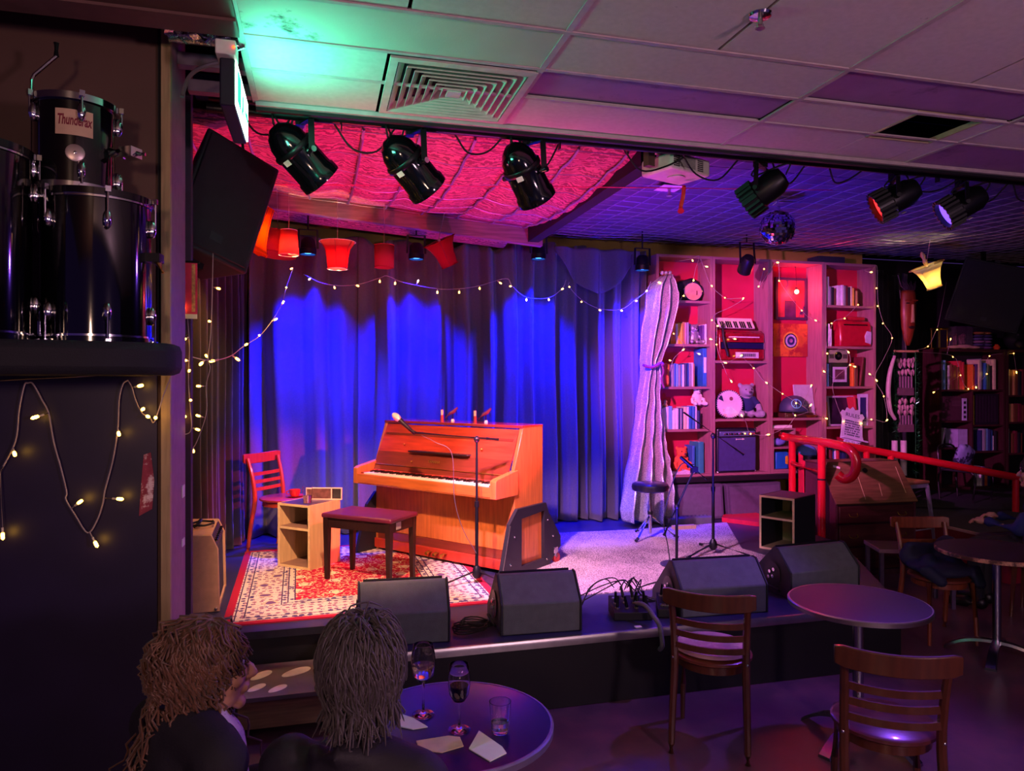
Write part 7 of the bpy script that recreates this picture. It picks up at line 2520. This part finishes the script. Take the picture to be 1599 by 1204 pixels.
# the person cut off by the right frame edge
NVJ = mat('blue_sweater', '#1c2460', .8, bump=.3, bscale=120)
pr_, HM3 = seated('person in dark blue top at the right frame edge', Vector((5.58, 4.5, 0)), R(28), 0, NVJ, TRO, (((-.25, .10, .72), (-.18, .32, .74), (.2, 1, 0)), ((.25, .10, .72), (.18, .32, .74), (-.2, 1, 0))), hz=1.15)
strand_hair('hair', pr_, HM3, 500, .13, .004, .005, mat('dark_hair', '#1c1418', .5), face_cut=.5, seed=12)
# chairs under them
cafe_chair('walnut chair under the curly haired person', (wl_.x, wl_.y, .001), wrz, CHW, SEATW)
cafe_chair('walnut chair under the grey haired person', (pl2.x, pl2.y, .001), prz, CHW, SEATW)
cafe_chair('walnut chair under the person in blue', (5.58, 4.5, .001), R(28), CHW, SEATW)

# ================================================================== THINGS ON THE BLUE TABLE
def wine_glass(label, loc, s, fill, fm, straight=False):
    t = thing('wine_glass', label, 'wine glass', loc)
    bowl = [(.004, .098), (.016, .104), (.032, .122), (.038, .15), (.037, .18), (.030, .215)] if not straight else [(.004, .085), (.018, .09), (.030, .11), (.034, .14), (.033, .17), (.029, .20)]
    inn = [(r - .0016, z) for r, z in bowl][::-1]
    inn = [(max(r, .001), z + (.004 if i == len(inn) - 1 else .0012)) for i, (r, z) in enumerate(inn)]
    prof_ = [(.0, .0), (.033, .0), (.034, .002), (.012, .006), (.004, .014), (.0035, .05)] + bowl + inn + [(.0, bowl[0][1] + .005)]
    MB().lathe([(r * s, z * s) for r, z in prof_], 32, cap=False).build('glass', GLS, t, smooth=60)
    z1 = bowl[0][1] + .006
    zt = z1 + (bowl[-1][1] - z1) * fill
    pf = [(.0, z1)]
    for r, z in bowl[1:]:
        if z < zt:
            pf.append((max(r - .0026, .001), max(z, z1 + .001)))
    pf += [(pf[-1][0] + .001, zt), (.0, zt)]
    MB().lathe([(r * s, z * s) for r, z in pf], 28, cap=False).build('wine', fm, t, smooth=60)
    return t


WW = mat('white_wine', '#f2e3b8', .02, trans=1., var=0)
RW = mat('red_wine', '#1a0208', .04, coat=.5, var=0)
TZ = .7325
wine_glass('tall wine glass with white wine beside the grey hair', onz(661, 1116, TZ), 1.12, .42, WW)
wine_glass('wine glass half full of red wine', onz(717, 1140, TZ), 1.08, .42, RW, True)
tumbler('short tumbler with a little water on the blue table', onz(781, 1143, TZ), .10, .036, .3, 'tumbler')


def paper(name, label, pts, m, z=TZ, th=.003):
    P = [onz(x, y, z) for x, y in pts]
    o = MB().prism([(p.x, p.y) for p in P], 'z', z, z + th).build(name, m, smooth=0)
    return tag(o, label, 'paper')


NAP = mat('napkin_white', '#e2e8dc', .8, var=.05)
paper('napkin', 'white folded napkin on the near side of the blue table', [(748, 1142), (784, 1167), (791, 1177), (765, 1190), (732, 1170)], NAP)
paper('napkin', 'white napkin half hidden behind the grey haired person', [(624, 1115), (645, 1122), (668, 1136), (645, 1140), (626, 1136)], NAP)
paper('menu_paper', 'cream printed paper under the dark jacket sleeve', [(650, 1158), (700, 1150), (718, 1152), (724, 1166), (690, 1176), (655, 1172)], mat('menu_cream', '#d8c49a', .75, alt='#5a4a40', altpos=(.66, .69)))


# ================================================================== loose pieces that can be told apart become parts of their own
def split_loose(o):
    bm = bmesh.new()
    bm.from_mesh(o.data)
    bm.verts.ensure_lookup_table()
    seen, isl = set(), []
    for v in bm.verts:
        if v.index in seen:
            continue
        st_, comp = [v], []
        seen.add(v.index)
        while st_:
            q = st_.pop()
            comp.append(q.index)
            for e_ in q.link_edges:
                w_ = e_.other_vert(q)
                if w_.index not in seen:
                    seen.add(w_.index)
                    st_.append(w_)
        isl.append(comp)
    bm.free()
    if len(isl) < 2:
        return
    me = o.data
    sm = me.polygons[0].use_smooth
    for n_, comp in enumerate(isl):
        cs = {v: i for i, v in enumerate(comp)}
        nm = bpy.data.meshes.new(o.name.split('.')[0])
        nm.from_pydata([me.vertices[v].co[:] for v in comp], [], [[cs[v] for v in p.vertices] for p in me.polygons if p.vertices[0] in cs])
        nm.materials.append(me.materials[0])
        nm.polygons.foreach_set('use_smooth', [sm] * len(nm.polygons))
        if sm:
            nm.set_sharp_from_angle(angle=R(40))
        if n_ == 0:
            o.data = nm
        else:
            c = o.copy()
            c.data = nm
            COL.objects.link(c)


SPLIT = {'control_knob', 'screw', 'bolt', 'pedal', 'jack_socket', 'tension_lug', 'corner_protector', 'brass_knob', 'side_slot', 'connector', 'rib', 'scroll_foot', 'foot_switch', 'scratch', 'bass_end', 'curtain_ring', 'speaker_slot'}
for o in list(bpy.data.objects):
    if o.type == 'MESH' and o.name.split('.')[0] in SPLIT and o.parent:
        split_loose(o)
